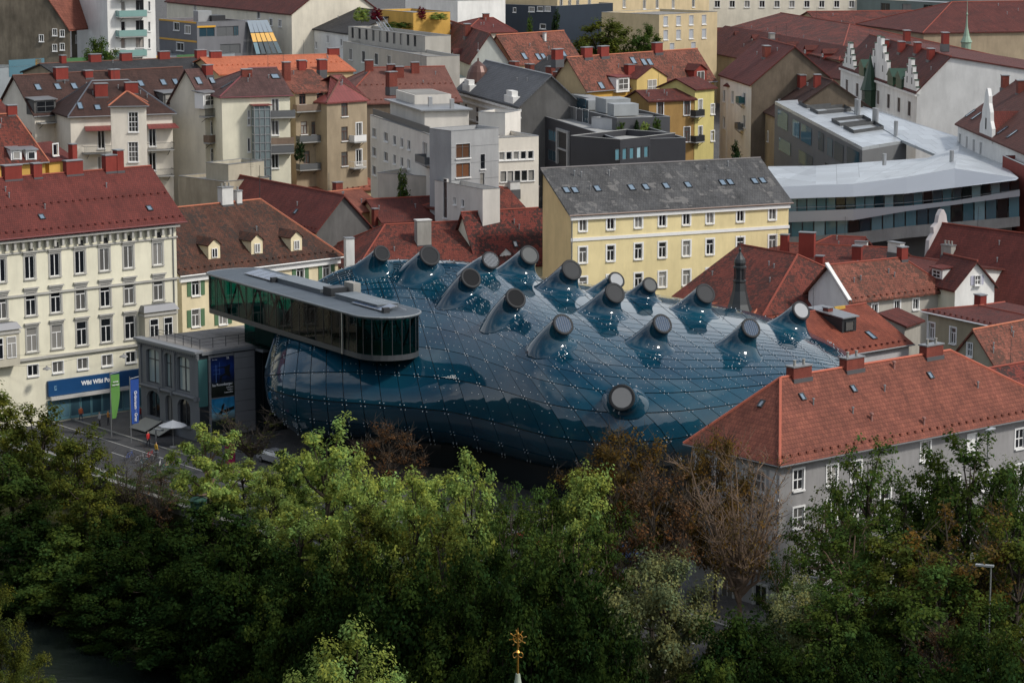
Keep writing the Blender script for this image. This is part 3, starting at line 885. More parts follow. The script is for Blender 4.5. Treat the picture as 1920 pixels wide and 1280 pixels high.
# each panel: a slightly curved slab with real joints round it
def panel_geom(i, j, K=3):
    g1, g2 = .045, .075                                   # half joints, metres
    s0, s1, a0, a1 = SV[i], SV[i + 1], AV[j], AV[j + 1]
    c = bubst((s0 + s1) / 2, (a0 + a1) / 2)
    ls = (bubst(s1, (a0 + a1) / 2) - bubst(s0, (a0 + a1) / 2)).length; la = (bubst((s0 + s1) / 2, a1) - bubst((s0 + s1) / 2, a0)).length
    ds = (s1 - s0) * min(.3, g1 / max(ls, .01)); da = (a1 - a0) * min(.3, g2 / max(la, .01))
    top = []
    for p in range(K + 1):
        for q in range(K + 1):
            ss = s0 + ds + (s1 - s0 - 2 * ds) * p / K; aa = a0 + da + (a1 - a0 - 2 * da) * q / K
            n = bnorm(min(.999, max(.001, ss)), aa)
            P = bubst(ss, aa)
            top.append((P + n * .13, P + n * .02, n))
    v = [t[0] for t in top]; f = []
    w = K + 1
    for p in range(K):
        for q in range(K): f.append((p * w + q, (p + 1) * w + q, (p + 1) * w + q + 1, p * w + q + 1))
    nt_ = len(f)
    ring = [p * w for p in range(K + 1)] + [K * w + q for q in range(1, K + 1)] + [p * w + K for p in range(K - 1, -1, -1)] + [q for q in range(K - 1, 0, -1)]
    t0 = len(v); v += [top[r][0] for r in ring]; b0 = len(v); v += [top[r][1] for r in ring]
    for k in range(len(ring)):
        l = (k + 1) % len(ring)
        f.append((t0 + l, t0 + k, b0 + k, b0 + l))
    n = bnorm((s0 + s1) / 2, (a0 + a1) / 2)
    area = ls * la
    vd = (EYE - c); vd.normalize()
    return v, f, nt_, c, n, area * max(0, n.dot(vd))
geo = []
for i in range(NS):
    for j in range(NT):
        if i in (0, NS - 1) and False: continue
        geo.append(panel_geom(i, j))
RAYC = []
def visible(c, n):
    P = c + n * .3
    d = EYE - P
    if n.dot(d) <= 0: return False
    u_, v_ = project(P)
    if v_ > 900: return False
    h = bvh.ray_cast(P, d.normalized(), 200)
    return h[0] is None
def project(P):
    d = Vector(P) - EYE
    f = d.y * CP - d.z * SP; up = d.y * SP + d.z * CP
    return 960 + FPX * d.x / f, 640 - FPX * up / f
vis = [(g, visible(g[3], g[4])) for g in geo]
order = sorted(range(len(geo)), key=lambda k: -(geo[k][5] if vis[k][1] else 0))
def make_panel(me, v, f, nt_):
    me.from_pydata([tuple(p) for p in v], [], f)
    sm = np.zeros(len(f), bool); sm[:nt_] = True
    me.polygons.foreach_set('use_smooth', sm)
rest_v, rest_f, rest_s = [], [], []
for r, k in enumerate(order):
    v, f, nt_, c, n, ar = geo[k]
    if r < 300 and vis[k][1]:
        me = bpy.data.meshes.new('panel'); make_panel(me, v, f, nt_); me.materials.append(ACRYL)
        link('panel', me, museum)
    else:
        b = len(rest_v); rest_v += [tuple(p) for p in v]; rest_f += [tuple(b + q for q in ff) for ff in f]; rest_s += [True] * nt_ + [False] * (len(f) - nt_)
me = bpy.data.meshes.new('panel_field'); me.from_pydata(rest_v, [], rest_f); me.polygons.foreach_set('use_smooth', np.array(rest_s)); me.materials.append(ACRYL)
link('panel_field', me, museum, kind='stuff')
# nozzles
NOZ = [  # disc px, disc radius px, base px, pane tone
    ((716, 475), 14.5, (688, 505), 'd'), ((806, 479), 18.5, (772, 517), 'd'), ((920, 488), 16, (885, 512), 'v'), ((883, 521), 18.5, (850, 560), 'k'),
    ((993, 478), 17.5, (955, 517), 'l'), ((1072, 506), 18.5, (1036, 547), 'g'), ((967, 559), 18.5, (930, 600), 'k'), ((1156, 525), 15, (1125, 553), 'w'),
    ((1153, 549), 18.5, (1115, 590), 'g'), ((1219, 534), 14, (1194, 561), 'l'), ((1323, 550), 18, (1288, 588), 'g'), ((1056, 608), 19, (1018, 650), 'b'),
    ((1242, 607), 18, (1203, 650), 'b'), ((1408, 615), 18, (1370, 660), 'b'), ((1502, 582), 17, (1466, 620), 'w'), ((1166, 745), 22.5, (1178, 752), 'e')]
TONE = {'d': (0.022, 0.024, 0.027), 'k': (0.008, 0.009, 0.011), 'v': (0.06, 0.06, 0.058), 'l': (0.11, 0.115, 0.115), 'g': (0.05, 0.052, 0.055), 'e': (0.21, 0.215, 0.22), 'w': (0.34, 0.35, 0.36), 'b': (0.07, 0.10, 0.15)}
RIM = plain('nozzle_rim', (0.022, 0.024, 0.027), .65, .0, .25)
# white fixings: four round every joint, more spread over the lower panels
STUD = plain('stud_white', (0.60, 0.63, 0.66), .35)
stv, stf = [], []
NB = []
for (dp, rp_, bp_, tn) in NOZ:
    h_ = bvh.ray_cast(EYE, ray(dp[0] - (dp[0] - bp_[0]) * .62, bp_[1]).normalized(), 500)
    if h_[0] is not None: NB.append((h_[0], rp_ / FPX * 270 * 2.45))
def near_nozzle(P): return any((P - q).length < r_ for q, r_ in NB)
def stud(P, n, r=.042):
    a = n.orthogonal().normalized(); b = n.cross(a); k = len(stv)
    for i in range(6):
        t = i * math.pi / 3; stv.append(tuple(P + a * (r * math.cos(t)) + b * (r * math.sin(t)) + n * .13))
    for i in range(6):
        t = i * math.pi / 3; stv.append(tuple(P + a * (r * .75 * math.cos(t)) + b * (r * .75 * math.sin(t)) + n * .21))
    stf.append(tuple(range(k + 6, k + 12)))
    for i in range(6):
        j = (i + 1) % 6; stf.append((k + i, k + j, k + 6 + j, k + 6 + i))
for i in range(1, NS):
    for j in range(1, NT):
        P = bubst(SV[i], AV[j]); n = bnorm(SV[i], AV[j])
        if not visible(P, n) or near_nozzle(P): continue
        u_, v_ = project(P)
        if u_ < 900 and v_ < 560 and random.random() < .45: continue
        low = v_ > 630 or (u_ < 1000 and v_ > 560)
        offs = ((-1, -1), (1, -1), (-1, 1), (1, 1)) if low else (((-1, 0), (1, 0)) if random.random() < .3 else (((0, 0),) if random.random() < .5 else ()))
        ls = (bubst(SV[i] + .004, AV[j]) - P).length / .004; la = (bubst(SV[i], AV[j] + .004) - P).length / .004
        for ox, oy in offs:
            ss, aa = SV[i] + ox * .24 / ls, AV[j] + oy * .24 / la
            stud(bubst(ss, aa), bnorm(ss, aa))
for i in range(1, NS - 1):
    for j in range(5, int(NT * .60)):
        ss0, aa0 = (SV[i] + SV[i + 1]) / 2, (AV[j] + AV[j + 1]) / 2
        c = bubst(ss0, aa0); n = bnorm(ss0, aa0)
        if not visible(c, n) or near_nozzle(c): continue
        u_, v_ = project(c)
        if not ((640 < u_ < 1080 and v_ > 520) or (1080 <= u_ < 1560 and v_ > 640)): continue
        if u_ < 800 and v_ > 690: continue
        if v_ > 860: continue
        for p in (.2, .5, .8):
            for q in (.3, .7):
                if random.random() < (.2 if u_ < 1080 else .45): continue
                ss, aa = SV[i] + (SV[i + 1] - SV[i]) * p, AV[j] + (AV[j + 1] - AV[j]) * q
                stud(bubst(ss, aa), bnorm(ss, aa), .03)
me = bpy.data.meshes.new('fixing_studs'); me.from_pydata(stv, [], stf); me.materials.append(STUD); link('fixing_studs', me, museum, kind='stuff')
for kk, (dp, rp_, bp_, tn) in enumerate(NOZ):
    bp_ = (dp[0] - (dp[0] - bp_[0]) * .62, bp_[1])
    hit = bvh.ray_cast(EYE, ray(*bp_).normalized(), 500)
    if hit[0] is None: print('nozzle misses', kk); continue
    B0, n0 = hit[0], hit[1]
    if n0.dot(EYE - B0) < 0: n0 = -n0
    eye = kk == 15
    dn = Vector((0.42, -0.75, 0.52)).normalized() if not eye else Vector((-0.10, -0.96, 0.20)).normalized()
    depth = B0.y - (.9 if not eye else 2.6)
    T = aty(dp[0], dp[1], depth)
    r = rp_ / FPX * depth * 1.14 * (0.98)
    Rb = r * (2.45 if not eye else 1.85)
    e1 = dn.cross(Vector((0, 0, 1))).normalized(); e2 = e1.cross(dn).normalized()
    f1 = (e1 - n0 * e1.dot(n0)).normalized(); f2 = n0.cross(f1).normalized()
    if f2.dot(e2 + Vector((0, 1, .3))) < 0: f2 = -f2
    NR, NP = 12, 40
    base = []
    for p in range(NP):
        t = 2 * math.pi * p / NP
        q = B0 + f1 * (Rb * math.cos(t)) + f2 * (Rb * math.sin(t))
        h2 = bvh.find_nearest(q)
        nn = h2[1] if h2[1].dot(n0) > 0 else -h2[1]
        base.append((h2[0] + nn * .17, nn))
    v, f = [], []
    Lx = (T - B0).length
    for k in range(NR + 1):
        t = k / NR
        h00, h10, h01, h11 = 2*t**3 - 3*t**2 + 1, t**3 - 2*t**2 + t, -2*t**3 + 3*t**2, t**3 - t**2
        cc = B0 * h00 + n0 * (Lx * .9) * h10 + T * h01 + dn * (Lx * 1.0) * h11
        a1 = f1.lerp(e1, t).normalized(); a2 = f2.lerp(e2, t).normalized()
        rt = r + (Rb - r) * (1 - t) ** 2.6 * .92
        w_ = (1 - t) ** 3.2
        for p in range(NP):
            a = 2 * math.pi * p / NP
            Pa = cc + a1 * (rt * math.cos(a)) + a2 * (rt * math.sin(a))
            P0, nn = base[p]
            v.append(tuple(P0 * w_ + Pa * (1 - w_)))
    for k in range(NR):
        for p in range(NP):
            q = (p + 1) % NP
            f.append((k * NP + p, k * NP + q, (k + 1) * NP + q, (k + 1) * NP + p))
    # skirt so the flare closes on the skin
    b = len(v); v += [tuple(P - nn * .25) for P, nn in base]
    for p in range(NP):
        q = (p + 1) % NP; f.append((q, p, b + p, b + q))
    me = bpy.data.meshes.new('nozzle'); me.from_pydata(v, [], f); me.shade_smooth(); me.materials.append(ACRYL); me.validate()
    nz = link('nozzle', me, museum)
    # fix face direction
    if Vector(me.polygons[NP * 6].normal).dot(Vector(me.polygons[NP * 6].center) - (B0 + T) / 2) < 0:
        me.flip_normals()
    q = dn.to_track_quat('Z', 'Y')
    rm = MB().lathe([(r * .99, -.12), (r * 1.02, -.08), (r * 1.02, .02), (r * .95, .09), (r * .80, .09), (r * .78, .03)], 32).build('rim', RIM, nz, T); rm.rotation_mode = 'QUATERNION'; rm.rotation_quaternion = q
    gm = plain('nozzle_pane_' + tn, TONE[tn], .6, 0, .08, .08)
    pn = MB().lathe([(r * .79, .0), (r * .79, .05), (r * .77, .06)], 32).build('pane', gm, nz, T); pn.rotation_mode = 'QUATERNION'; pn.rotation_quaternion = q
    if tn in 'bv':
        bars = MB()
        for k in range(-3 if tn == 'b' else -5, 4 if tn == 'b' else 6):
            x = k * r * (.23 if tn == 'b' else .15); ll = math.sqrt(max(0, (.8 * r) ** 2 - x * x))
            bars.box(x - (.012 if tn == 'b' else .03), x + (.012 if tn == 'b' else .03), -ll, ll, .06, .10)
        bo = bars.build('louvre', plain('louvre_grey', (.15, .18, .22), .5), nz, T); bo.rotation_mode = 'QUATERNION'; bo.rotation_quaternion = q
    # studs on the collar
    stv, stf = [], []
    for g in range(3):
        a = random.uniform(0, 2 * math.pi); kq = random.choice((2, 3, 4))
        for w in range(4):
            P = Vector(v[(kq + w // 2) * NP + (int(a / (2 * math.pi) * NP) + w % 2 * 2) % NP])
            nn = (P - (B0 * .5 + T * .5)).normalized(); stud(P - nn * .12, nn, .06)
    me = bpy.data.meshes.new('studs'); me.from_pydata(stv, [], stf); me.materials.append(STUD); link('studs', me, nz, kind='stuff')

# glazed ground floor under the bubble
gf = MB(); ring = []
for k in range(40):
    x = BX0 + 5 + (BX1 - BX0 - 10) * k / 39; ring.append((x, tab(YF, x) + 9))
for k in range(40):
    x = BX1 - 5 - (BX1 - BX0 - 10) * k / 39; ring.append((x, tab(YB, x) - 9))
gf.prism(ring[::-1] if False else ring, 0, 6.5).build('ground_floor_glazing', plain('dark_glazing', (0.015, 0.02, 0.022), .08), museum)
# ------------------------------------------------------------------ glass viewing gallery above the museum
ZS = 17.0
n0, n1, fm_ = at(398, 514, ZS), at(668, 589.5, ZS), at(664, 549, ZS)
ax = (n1 - n0); ax.z = 0; LEN = ax.length; ang = math.atan2(ax.y, ax.x)
sky_root = thing('viewing_gallery', 'long dark green glass viewing gallery with rounded ends above the blue museum', 'gallery', (n0.x, n0.y, 0), ang)
exs = ax.normalized(); eys = Vector((-exs.y, exs.x, 0)); WID = (fm_ - n0).dot(eys)
def stadium(x0, x1, w, r0=None, n=14, g=0.0):
    """outline of a bar with round ends (local x along, y across)"""
    pts = []
    c = w / 2; rr = w / 2 + g
    for k in range(n + 1):
        t = -math.pi / 2 + math.pi * k / n; pts.append((x1 - c + rr * math.cos(t), c + rr * math.sin(t)))
    for k in range(n + 1):
        t = math.pi / 2 + math.pi * k / n; pts.append((x0 + c * .55 + rr * .55 * math.cos(t), c + rr * math.sin(t)))
    return pts
X0, X1 = -2.6, LEN + WID / 2
HG = 3.95
SKG = seeglass('teal_glass', (0.05, 0.28, 0.26), .0)
SKROOF = plaster('gallery_roof', (0.082, 0.102, 0.122), .35, .6)
MB().prism(stadium(X0, X1, WID, g=.12), ZS - .28, ZS).build('roof', SKROOF, sky_root)
rimm = MB(); po = stadium(X0, X1, WID, g=.2)
for a, b in zip(po, po[1:] + po[:1]): rimm.tube((a[0], a[1], ZS - .06), (b[0], b[1], ZS - .06), .11, .11, 6)
rimm.build('roof_rim', plain('rim_sheet', (0.24, 0.26, 0.27), .4, .4, .5, .2, 2.5), sky_root)
MB().prism(stadium(X0, X1, WID, g=.0), ZS - HG - .55, ZS - HG).build('floor_slab', plain('gallery_floor', (0.045, 0.05, 0.055), .5), sky_root)
po = stadium(X0, X1, WID, g=-.04, n=10)
pts = []
for a, b in zip(po, po[1:] + po[:1]):
    L_ = math.hypot(b[0] - a[0], b[1] - a[1]); k = max(1, round(L_ / 1.75))
    for q in range(k): pts.append((a[0] + (b[0] - a[0]) * q / k, a[1] + (b[1] - a[1]) * q / k))
mm = MB()
for i in range(len(pts)):
    a, b = pts[i], pts[(i + 1) % len(pts)]
    d = Vector((b[0] - a[0], b[1] - a[1])); 
    if d.length < .05: continue
    u_ = d.normalized() * .02
    MB().poly([(a[0] + u_.x, a[1] + u_.y, ZS - HG), (b[0] - u_.x, b[1] - u_.y, ZS - HG), (b[0] - u_.x, b[1] - u_.y, ZS - .28), (a[0] + u_.x, a[1] + u_.y, ZS - .28)]).build('pane', SKG, sky_root)
for i in range(len(pts)):
    a = pts[i]
    MB().box(a[0] - .035, a[0] + .035, a[1] - .035, a[1] + .035, ZS - HG, ZS - .28).build('mullion', DARKMETAL, sky_root)
# steel trusses behind both long panes
for yy in (.5, WID - .5):
    k = 0; x = X0 + 3.2
    while x < X1 - 4:
        a, b = (ZS - HG, ZS - .3) if k % 2 else (ZS - .3, ZS - HG)
        MB().tube((x, yy, a), (x + 2.4, yy, b), .11, .11, 6).build('truss_bar', DARKMETAL, sky_root); x += 2.4; k += 1
for k, (xa, xb, ya, yb, zz) in enumerate(((8.5, 19.2, WID * .50, WID * .86, .42), (22.5, 31.6, WID * .50, WID * .86, .42))):
    bx_ = MB().box(xa, xb, ya, yb, ZS, ZS + zz).build('duct_box', plaster('duct_grey', (0.13, 0.15, 0.165), .2, .5), sky_root)
    MB().box(xa - .06, xb + .06, ya - .06, yb + .06, ZS + zz + .002, ZS + zz + .07).build('lid', plaster('duct_lid', (0.16, 0.185, 0.205), .2, .5), bx_)
MB().box(19.8, 21.6, WID * .5, WID * .8, ZS, ZS + .9).build('cooling_unit', DARKMETAL, sky_root)
MB().box(20.2, 22.3, WID * .84, WID * .97, ZS, ZS + 1.3).build('vent_box', CHIMGREY, sky_root)
SOLAR = plain('solar_cell', (0.06, 0.09, 0.15), .12, 0, .8)
for xs_ in (2.2, LEN - 6.2):
    for k in range(4):
        fr = MB().prism([(0, 0), (1.5, 0), (1.5, 2.0), (0, 2.0)], 0, .06, lambda a, b, h: (a, b * .96, h + .12 + b * .16)).build('solar_panel', STEEL, sky_root, (xs_ + k * 1.58, WID * .42, ZS))
        MB().prism([(.06, .06), (1.44, .06), (1.44, 1.94), (.06, 1.94)], .062, .07, lambda a, b, h: (a, b * .96, h + .12 + b * .16)).build('cells', SOLAR, fr)
    MB().box(xs_ + 6.6, xs_ + 7.1, WID * .4, WID * .5, ZS, ZS + .55).build('inverter', DARKMETAL, sky_root)
rr = MB(); tube_path(rr, [(xs_ - .4, WID * .74, ZS + .25), (xs_ + 7.6, WID * .74, ZS + .25)], .05); tube_path(rr, [(0.6, WID * .74, ZS + .25), (7.6, WID * .74, ZS + .25)], .05)
rr.build('cable_tray', STEEL, sky_root)
pz = at(670, 676, ZS - HG - .5)
MB().box(LEN - 2.9, LEN - 2.75, -.18, -.06, ZS - HG - .5, ZS - .1).build('ladder_rail', STEEL, sky_root)
# glazed stair lobby carrying the gallery at the iron house
lob = MB(); 
lob.box(5.4, 12.4, 1.2, WID - 1.2, 10.0, ZS - HG - .55)
lob.build('stair_lobby', SKG, sky_root)
MB().box(5.9, 11.8, 2.2, WID - 2.2, 10.0, ZS - HG - .56).build('lobby_core', plain('core', (.22, .25, .25), .6), sky_root)

# ------------------------------------------------------------------ iron house
IRON = plaster('iron_grey', (0.17, 0.18, 0.195), .25, .55)
IROND = plain('iron_dark', (0.05, 0.055, 0.062), .5)
IH = Bld('iron_house', 'dark grey cast-iron house with tall arched windows, posters and roof terrace', 'house', (262, 629), (372, 656), 10.2, 0, ov=0)
IH.D = 15.0
ih = IH
W_, D_, h_ = IH.W, IH.D, IH.h
def arch_open(m, x0, x1, z0, z1, ys, n=8, rise=.5, rev=.35):
    """outline points of a segmental arch opening"""
    pts = [(x0, z0), (x1, z0)]
    for k in range(n + 1):
        t = math.pi * k / n
        pts.append(((x0 + x1) / 2 + (x1 - x0) / 2 * math.cos(t), z1 - rise + rise * math.sin(t)))
    return pts
bays = []
for ua, ub in ((274, 298), (308, 322), (331, 355)):
    a, b = IH.hit(ua, 680, 1, 0).x, IH.hit(ub, 690, 1, 0).x; bays.append((a, b))
zu0 = 5.15; zu1 = 9.0; zl0, zl1 = 1.35, 4.3
# front wall built bay by bay with arched openings cut as strips
mw = MB()
def arched_wall(mb, xs0, xs1, z0, z1, ops):
    """ops: (x0,x1,zb,zt,rise); fills the wall round arched openings"""
    cuts = sorted({xs0, xs1} | {v for o in ops for v in (o[0], o[1])})
    for a, b in zip(cuts[:-1], cuts[1:]):
        o = [q for q in ops if q[0] <= (a + b) / 2 <= q[1]]
        if not o: mb.poly([(a, 0, z0), (b, 0, z0), (b, 0, z1), (a, 0, z1)]); continue
        x0, x1, zb, zt, rise = o[0]
        mb.poly([(a, 0, z0), (b, 0, z0), (b, 0, zb), (a, 0, zb)])
        n = 10; arcp = []
        for k in range(n + 1):
            x = x0 + (x1 - x0) * k / n; c = (x - (x0 + x1) / 2) / ((x1 - x0) / 2)
            arcp.append((x, zt - rise + rise * math.sqrt(max(0, 1 - c * c))))
        for (xa, za), (xb, zb_) in zip(arcp[:-1], arcp[1:]):
            mb.poly([(xa, 0, za), (xb, 0, zb_), (xb, 0, z1), (xa, 0, z1)])
            mb.poly([(xb, 0, zb_), (xa, 0, za), (xa, .4, za), (xb, .4, zb_)])
        mb.poly([(x0, 0, zb), (x0, 0, arcp[0][1]), (x0, .4, arcp[0][1]), (x0, .4, zb)]); mb.poly([(x1, 0, arcp[-1][1]), (x1, 0, zb), (x1, .4, zb), (x1, .4, arcp[-1][1])])
        mb.poly([(x1, 0, zb), (x0, 0, zb), (x0, .4, zb), (x1, .4, zb)])
arched_wall(mw, 0, W_, 0, 4.75, [(a, b, zl0, zl1, .75) for a, b in bays])
arched_wall(mw, 0, W_, 4.75, 9.55, [(a, b, zu0, zu1, .35) for a, b in bays])
mw.poly([(0, D_, 0), (0, 0, 0), (0, 0, 9.55), (0, D_, 9.55)]); mw.poly([(W_, D_, 0), (0, D_, 0), (0, D_, 9.55), (W_, D_, 9.55)])
mw.build('wall', IRON, IH.root)
BLIND = glassy('window_blind', (0.30, 0.36, 0.36), (0.36, 0.42, 0.42), .15)
for a, b in bays:
    wide = b - a > 1.2
    f = MB()
    for z0, z1 in ((zu0, zu1),):
        xs_ = [a, (a + b) / 2, b] if wide else [a, b]
        for x in xs_: f.box(x - .07, x + .07, .3, .4, z0, z1)
        f.box(a, b, .31, .39, z0, z0 + .1); f.box(a, b, .31, .39, z0 + 2.6, z0 + 2.72); f.box(a, b, .31, .39, z1 - .12, z1)
    w = f.build('window', IROND, IH.root)
    MB().poly([(a, .37, zu0), (b, .37, zu0), (b, .37, zu1), (a, .37, zu1)]).build('blind', BLIND, w)
    w = MB().box(a, a + .1, .3, .4, zl0, zl1 - .2).box(b - .1, b, .3, .4, zl0, zl1 - .2).box((a + b) / 2 - .05, (a + b) / 2 + .05, .31, .39, zl0, zl1).build('window', IROND, IH.root)
    MB().poly([(a, .37, zl0), (b, .37, zl0), (b, .37, zl1), (a, .37, zl1)]).build('pane', GLASS, w)
    MB().box(a - .15, b + .15, -.22, .02, zl0 - .2, zl0 - .003).build('sill', IRON, w)
# pilasters, string course, brackets, cornice
edges_ = [0.05, (bays[0][1] + bays[1][0]) / 2, (bays[1][1] + bays[2][0]) / 2, W_ - .25]
for x in edges_:
    MB().box(x - .22, x + .22, -.14, -.002, 4.95, 9.5).box(x - .3, x + .3, -.2, -.003, 9.0, 9.5).build('pilaster', IRON, IH.root)
for a, b in zip(edges_[:-1], edges_[1:]):
    p_ = MB().tube((a + .15, -.22, 4.78), (b - .15, -.22, 4.78), .17, .17, 8).build('roll_shutter_box', IRON, IH.root)
    MB().box(b - .28, b - .05, -.42, -.05, 4.5, 5.0).build('end_cap', IRON, p_)
MB().box(-.15, W_ + .1, -.1, -.001, 4.6, 4.95).build('string_course', IRON, IH.root)
cs = MB().box(-.25, W_ + .1, -.35, -.002, 9.56, 9.8).box(-.45, W_ + .2, -.6, .5, 9.802, 10.05)
co = cs.build('cornice', plain('iron_cornice', (.19, .205, .225), .5), IH.root)
bk = MB(); x = .1
while x < W_: bk.box(x, x + .16, -.33, -.003, 9.3, 9.555); x += .42
bk.build('dentils', IRON, co, kind='stuff')
# terrace deck and railing
MB().box(.5, W_, .5, D_ - .1, 9.6, 10.03).build('terrace_deck', tiles('deck_boards', (0.27, 0.26, 0.25), (0.23, 0.22, 0.21), w=2.0, h=.4, patch=.2), IH.root)
rl_ = []
for k in range(7): rl_.append((.9 + (W_ - 2.0) * k / 6, .9))
for k in range(1, 9): rl_.append((W_ - 1.1, .9 + (D_ - 1.6) * k / 8))
for (x, y) in rl_: MB().tube((x, y, 10.03), (x, y, 11.15), .035, .035, 6).build('railing_post', DARKMETAL, IH.root)
hr = MB()
for zz in (11.12, 10.75, 10.4): tube_path(hr, [(x, y, zz) for x, y in rl_], .018 if zz < 11 else .03, 4)
hr.build('handrail', DARKMETAL, IH.root)
# poster side (faces right)
CLAD = tiles('clad_panels', (0.19, 0.195, 0.205), (0.18, 0.185, 0.195), w=3.9, h=1.18, patch=.08)
def sidebox(name, mat, u0, u1, z0, z1, x=0.0, parent=None, th=.06, inset=0.0, **t):
    y0, y1 = IH.hit(u0, 720, 0, W_).y, IH.hit(u1, 720, 0, W_).y
    return MB().box(W_ + inset, W_ + inset + th, y0, y1, z0, z1).build(name, mat, parent or IH.root, **t), y0, y1
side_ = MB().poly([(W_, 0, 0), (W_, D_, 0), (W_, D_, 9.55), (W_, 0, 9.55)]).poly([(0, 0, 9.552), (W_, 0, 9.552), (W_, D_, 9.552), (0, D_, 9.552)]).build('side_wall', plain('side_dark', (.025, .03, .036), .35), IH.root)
MB().box(W_ - .3, W_ + .25, .3, D_, 9.56, 9.9).build('side_cornice', IRON, IH.root)
_, y0, y1 = sidebox('glass_strip', plain('strip_glass', (.06, .15, .15), .08), 372, 389, 3.9, 9.1)
# cladding in separate panels
yq0, yq1 = IH.hit(439, 720, 0, W_).y, IH.hit(477, 720, 0, W_).y
CL1 = plaster('cladding_grey', (.185, .19, .20), .12, .6)
zz = .4; 
while zz < 9.3:
    MB().box(W_ + .02, W_ + .10, yq0, yq1, zz, min(9.4, zz + 1.16)).build('cladding_panel', CL1, IH.root); zz += 1.2
zz = .4
yr0 = IH.hit(391, 720, 0, W_).y
while zz < 9.3:
    MB().box(W_ + .02, W_ + .09, yr0, yq0 - .04, zz, min(9.4, zz + 1.16)).build('cladding_panel', CL1, IH.root); zz += 1.2
# posters: printed sheets on the cladding
def poster_mat(name, kind):
    m, nt, b = newmat(name); L = nt.links.new
    tc = N(nt, 'ShaderNodeTexCoord'); sp = N(nt, 'ShaderNodeSeparateXYZ'); L(tc.outputs['Generated'], sp.inputs[0])
    rp = N(nt, 'ShaderNodeValToRGB'); L(sp.outputs['Z'], rp.inputs['Fac'])
    E = rp.color_ramp.elements
    if kind == 0:
        E[0].color = (.012, .016, .014, 1); E[1].color = (.006, .012, .05, 1)
        e = E.new(.30); e.color = (.02, .026, .02, 1); e = E.new(.45); e.color = (.006, .014, .06, 1); e = E.new(.75); e.color = (.008, .03, .17, 1)
    else:
        E[0].color = (.01, .02, .02, 1); E[1].color = (.02, .20, .42, 1)
        e = E.new(.36); e.color = (.016, .024, .022, 1); e = E.new(.44); e.color = (.14, .22, .24, 1); e = E.new(.58); e.color = (.22, .42, .52, 1); e = E.new(.62); e.color = (.05, .28, .48, 1)
    no = N(nt, 'ShaderNodeTexNoise', Scale=5.0, Detail=4.0); L(tc.outputs['Generated'], no.inputs['Vector'])
    ov_ = N(nt, 'ShaderNodeMixRGB', blend_type='OVERLAY'); ov_.inputs['Fac'].default_value = .7; L(rp.outputs['Color'], ov_.inputs['Color1']); L(no.outputs['Fac'], ov_.inputs['Color2'])
    L(ov_.outputs['Color'], b.inputs['Base Color']); b.inputs['Roughness'].default_value = .4
    return m
py0, py1 = IH.hit(395, 720, 0, W_).y, IH.hit(438, 720, 0, W_).y
PW = py1 - py0
LET = plain('lettering_white', (.72, .73, .74), .6)
def put_text(parent, s, size, y, z, mat=LET, align='CENTER', x=None, bold=0.0, rz=math.pi / 2, name='lettering'):
    me = text_mesh(s, size, bold, align); me.materials.append(mat)
    o = link(name, me, parent); o.location = ((W_ + .155) if x is None else x, y, z); o.rotation_euler = (math.pi / 2, 0, rz); return o
po1 = MB().box(W_ + .11, W_ + .14, py0, py1, 4.75, 9.15).build('poster', poster_mat('poster_night', 0), IH.root, label='blue-black exhibition poster lettered Isa Rosenberger')
put_text(po1, 'Isa Rosenberger', PW * .135, py0 + PW * .04, 6.1, align='LEFT', bold=.006)
for k, tx in enumerate(('Schatten', 'Lücken', 'Leerstellen')): put_text(po1, tx, PW * .085, py1 - PW * .06, 5.72 - k * .27, align='RIGHT')
put_text(po1, '23.', PW * .11, py1 - PW * .2, 8.95, align='RIGHT')
put_text(po1, 'Kunsthaus', PW * .05, py0 + PW * .05, 8.92, align='LEFT')
# the figure and glowing lines printed on the sheet
fig = MB()
def flatfig(mb, pts, x):
    mb.poly([(x, py0 + PW * a, z) for a, z in pts])
flatfig(fig, [(.36, 6.3), (.42, 6.3), (.47, 6.95), (.66, 7.05), (.86, 6.75), (.80, 7.5), (.84, 8.25), (.62, 8.05), (.30, 8.05), (.30, 7.95), (.58, 7.9), (.60, 7.3), (.38, 7.05)], W_ + .142)
fig.build('printed_figure', plain('print_black', (.006, .007, .008), .6), po1)
gl_ = MB()
for (a0, z0, a1, z1) in ((.08, 7.75, .38, 7.78), (.08, 7.3, .40, 7.33), (.20, 6.4, .225, 8.3), (.36, 7.2, .375, 8.6), (.06, 8.2, .4, 8.22)):
    gl_.poly([(W_ + .1415, py0 + PW * a0, z0), (W_ + .1415, py0 + PW * a1, z0), (W_ + .1415, py0 + PW * a1, z1), (W_ + .1415, py0 + PW * a0, z1)])
gl_.build('printed_lines', plain('print_blue', (.10, .20, .45), .6), po1)
po2 = MB().box(W_ + .11, W_ + .14, py0, py1, .7, 4.6).build('poster', poster_mat('poster_day', 1), IH.root, label='sky-blue exhibition poster with a dark seated bird shape')
fig = MB()
flatfig(fig, [(.24, 2.85), (.40, 3.2), (.44, 3.75), (.52, 3.98), (.57, 3.85), (.52, 3.6), (.50, 3.2), (.46, 2.9), (.34, 2.8)], W_ + .142)
flatfig(fig, [(.5, 3.25), (.98, 3.55), (.98, 3.2), (.7, 3.0), (.5, 2.9)], W_ + .1425)
fig.build('printed_figure', MATS['print_black'], po2)
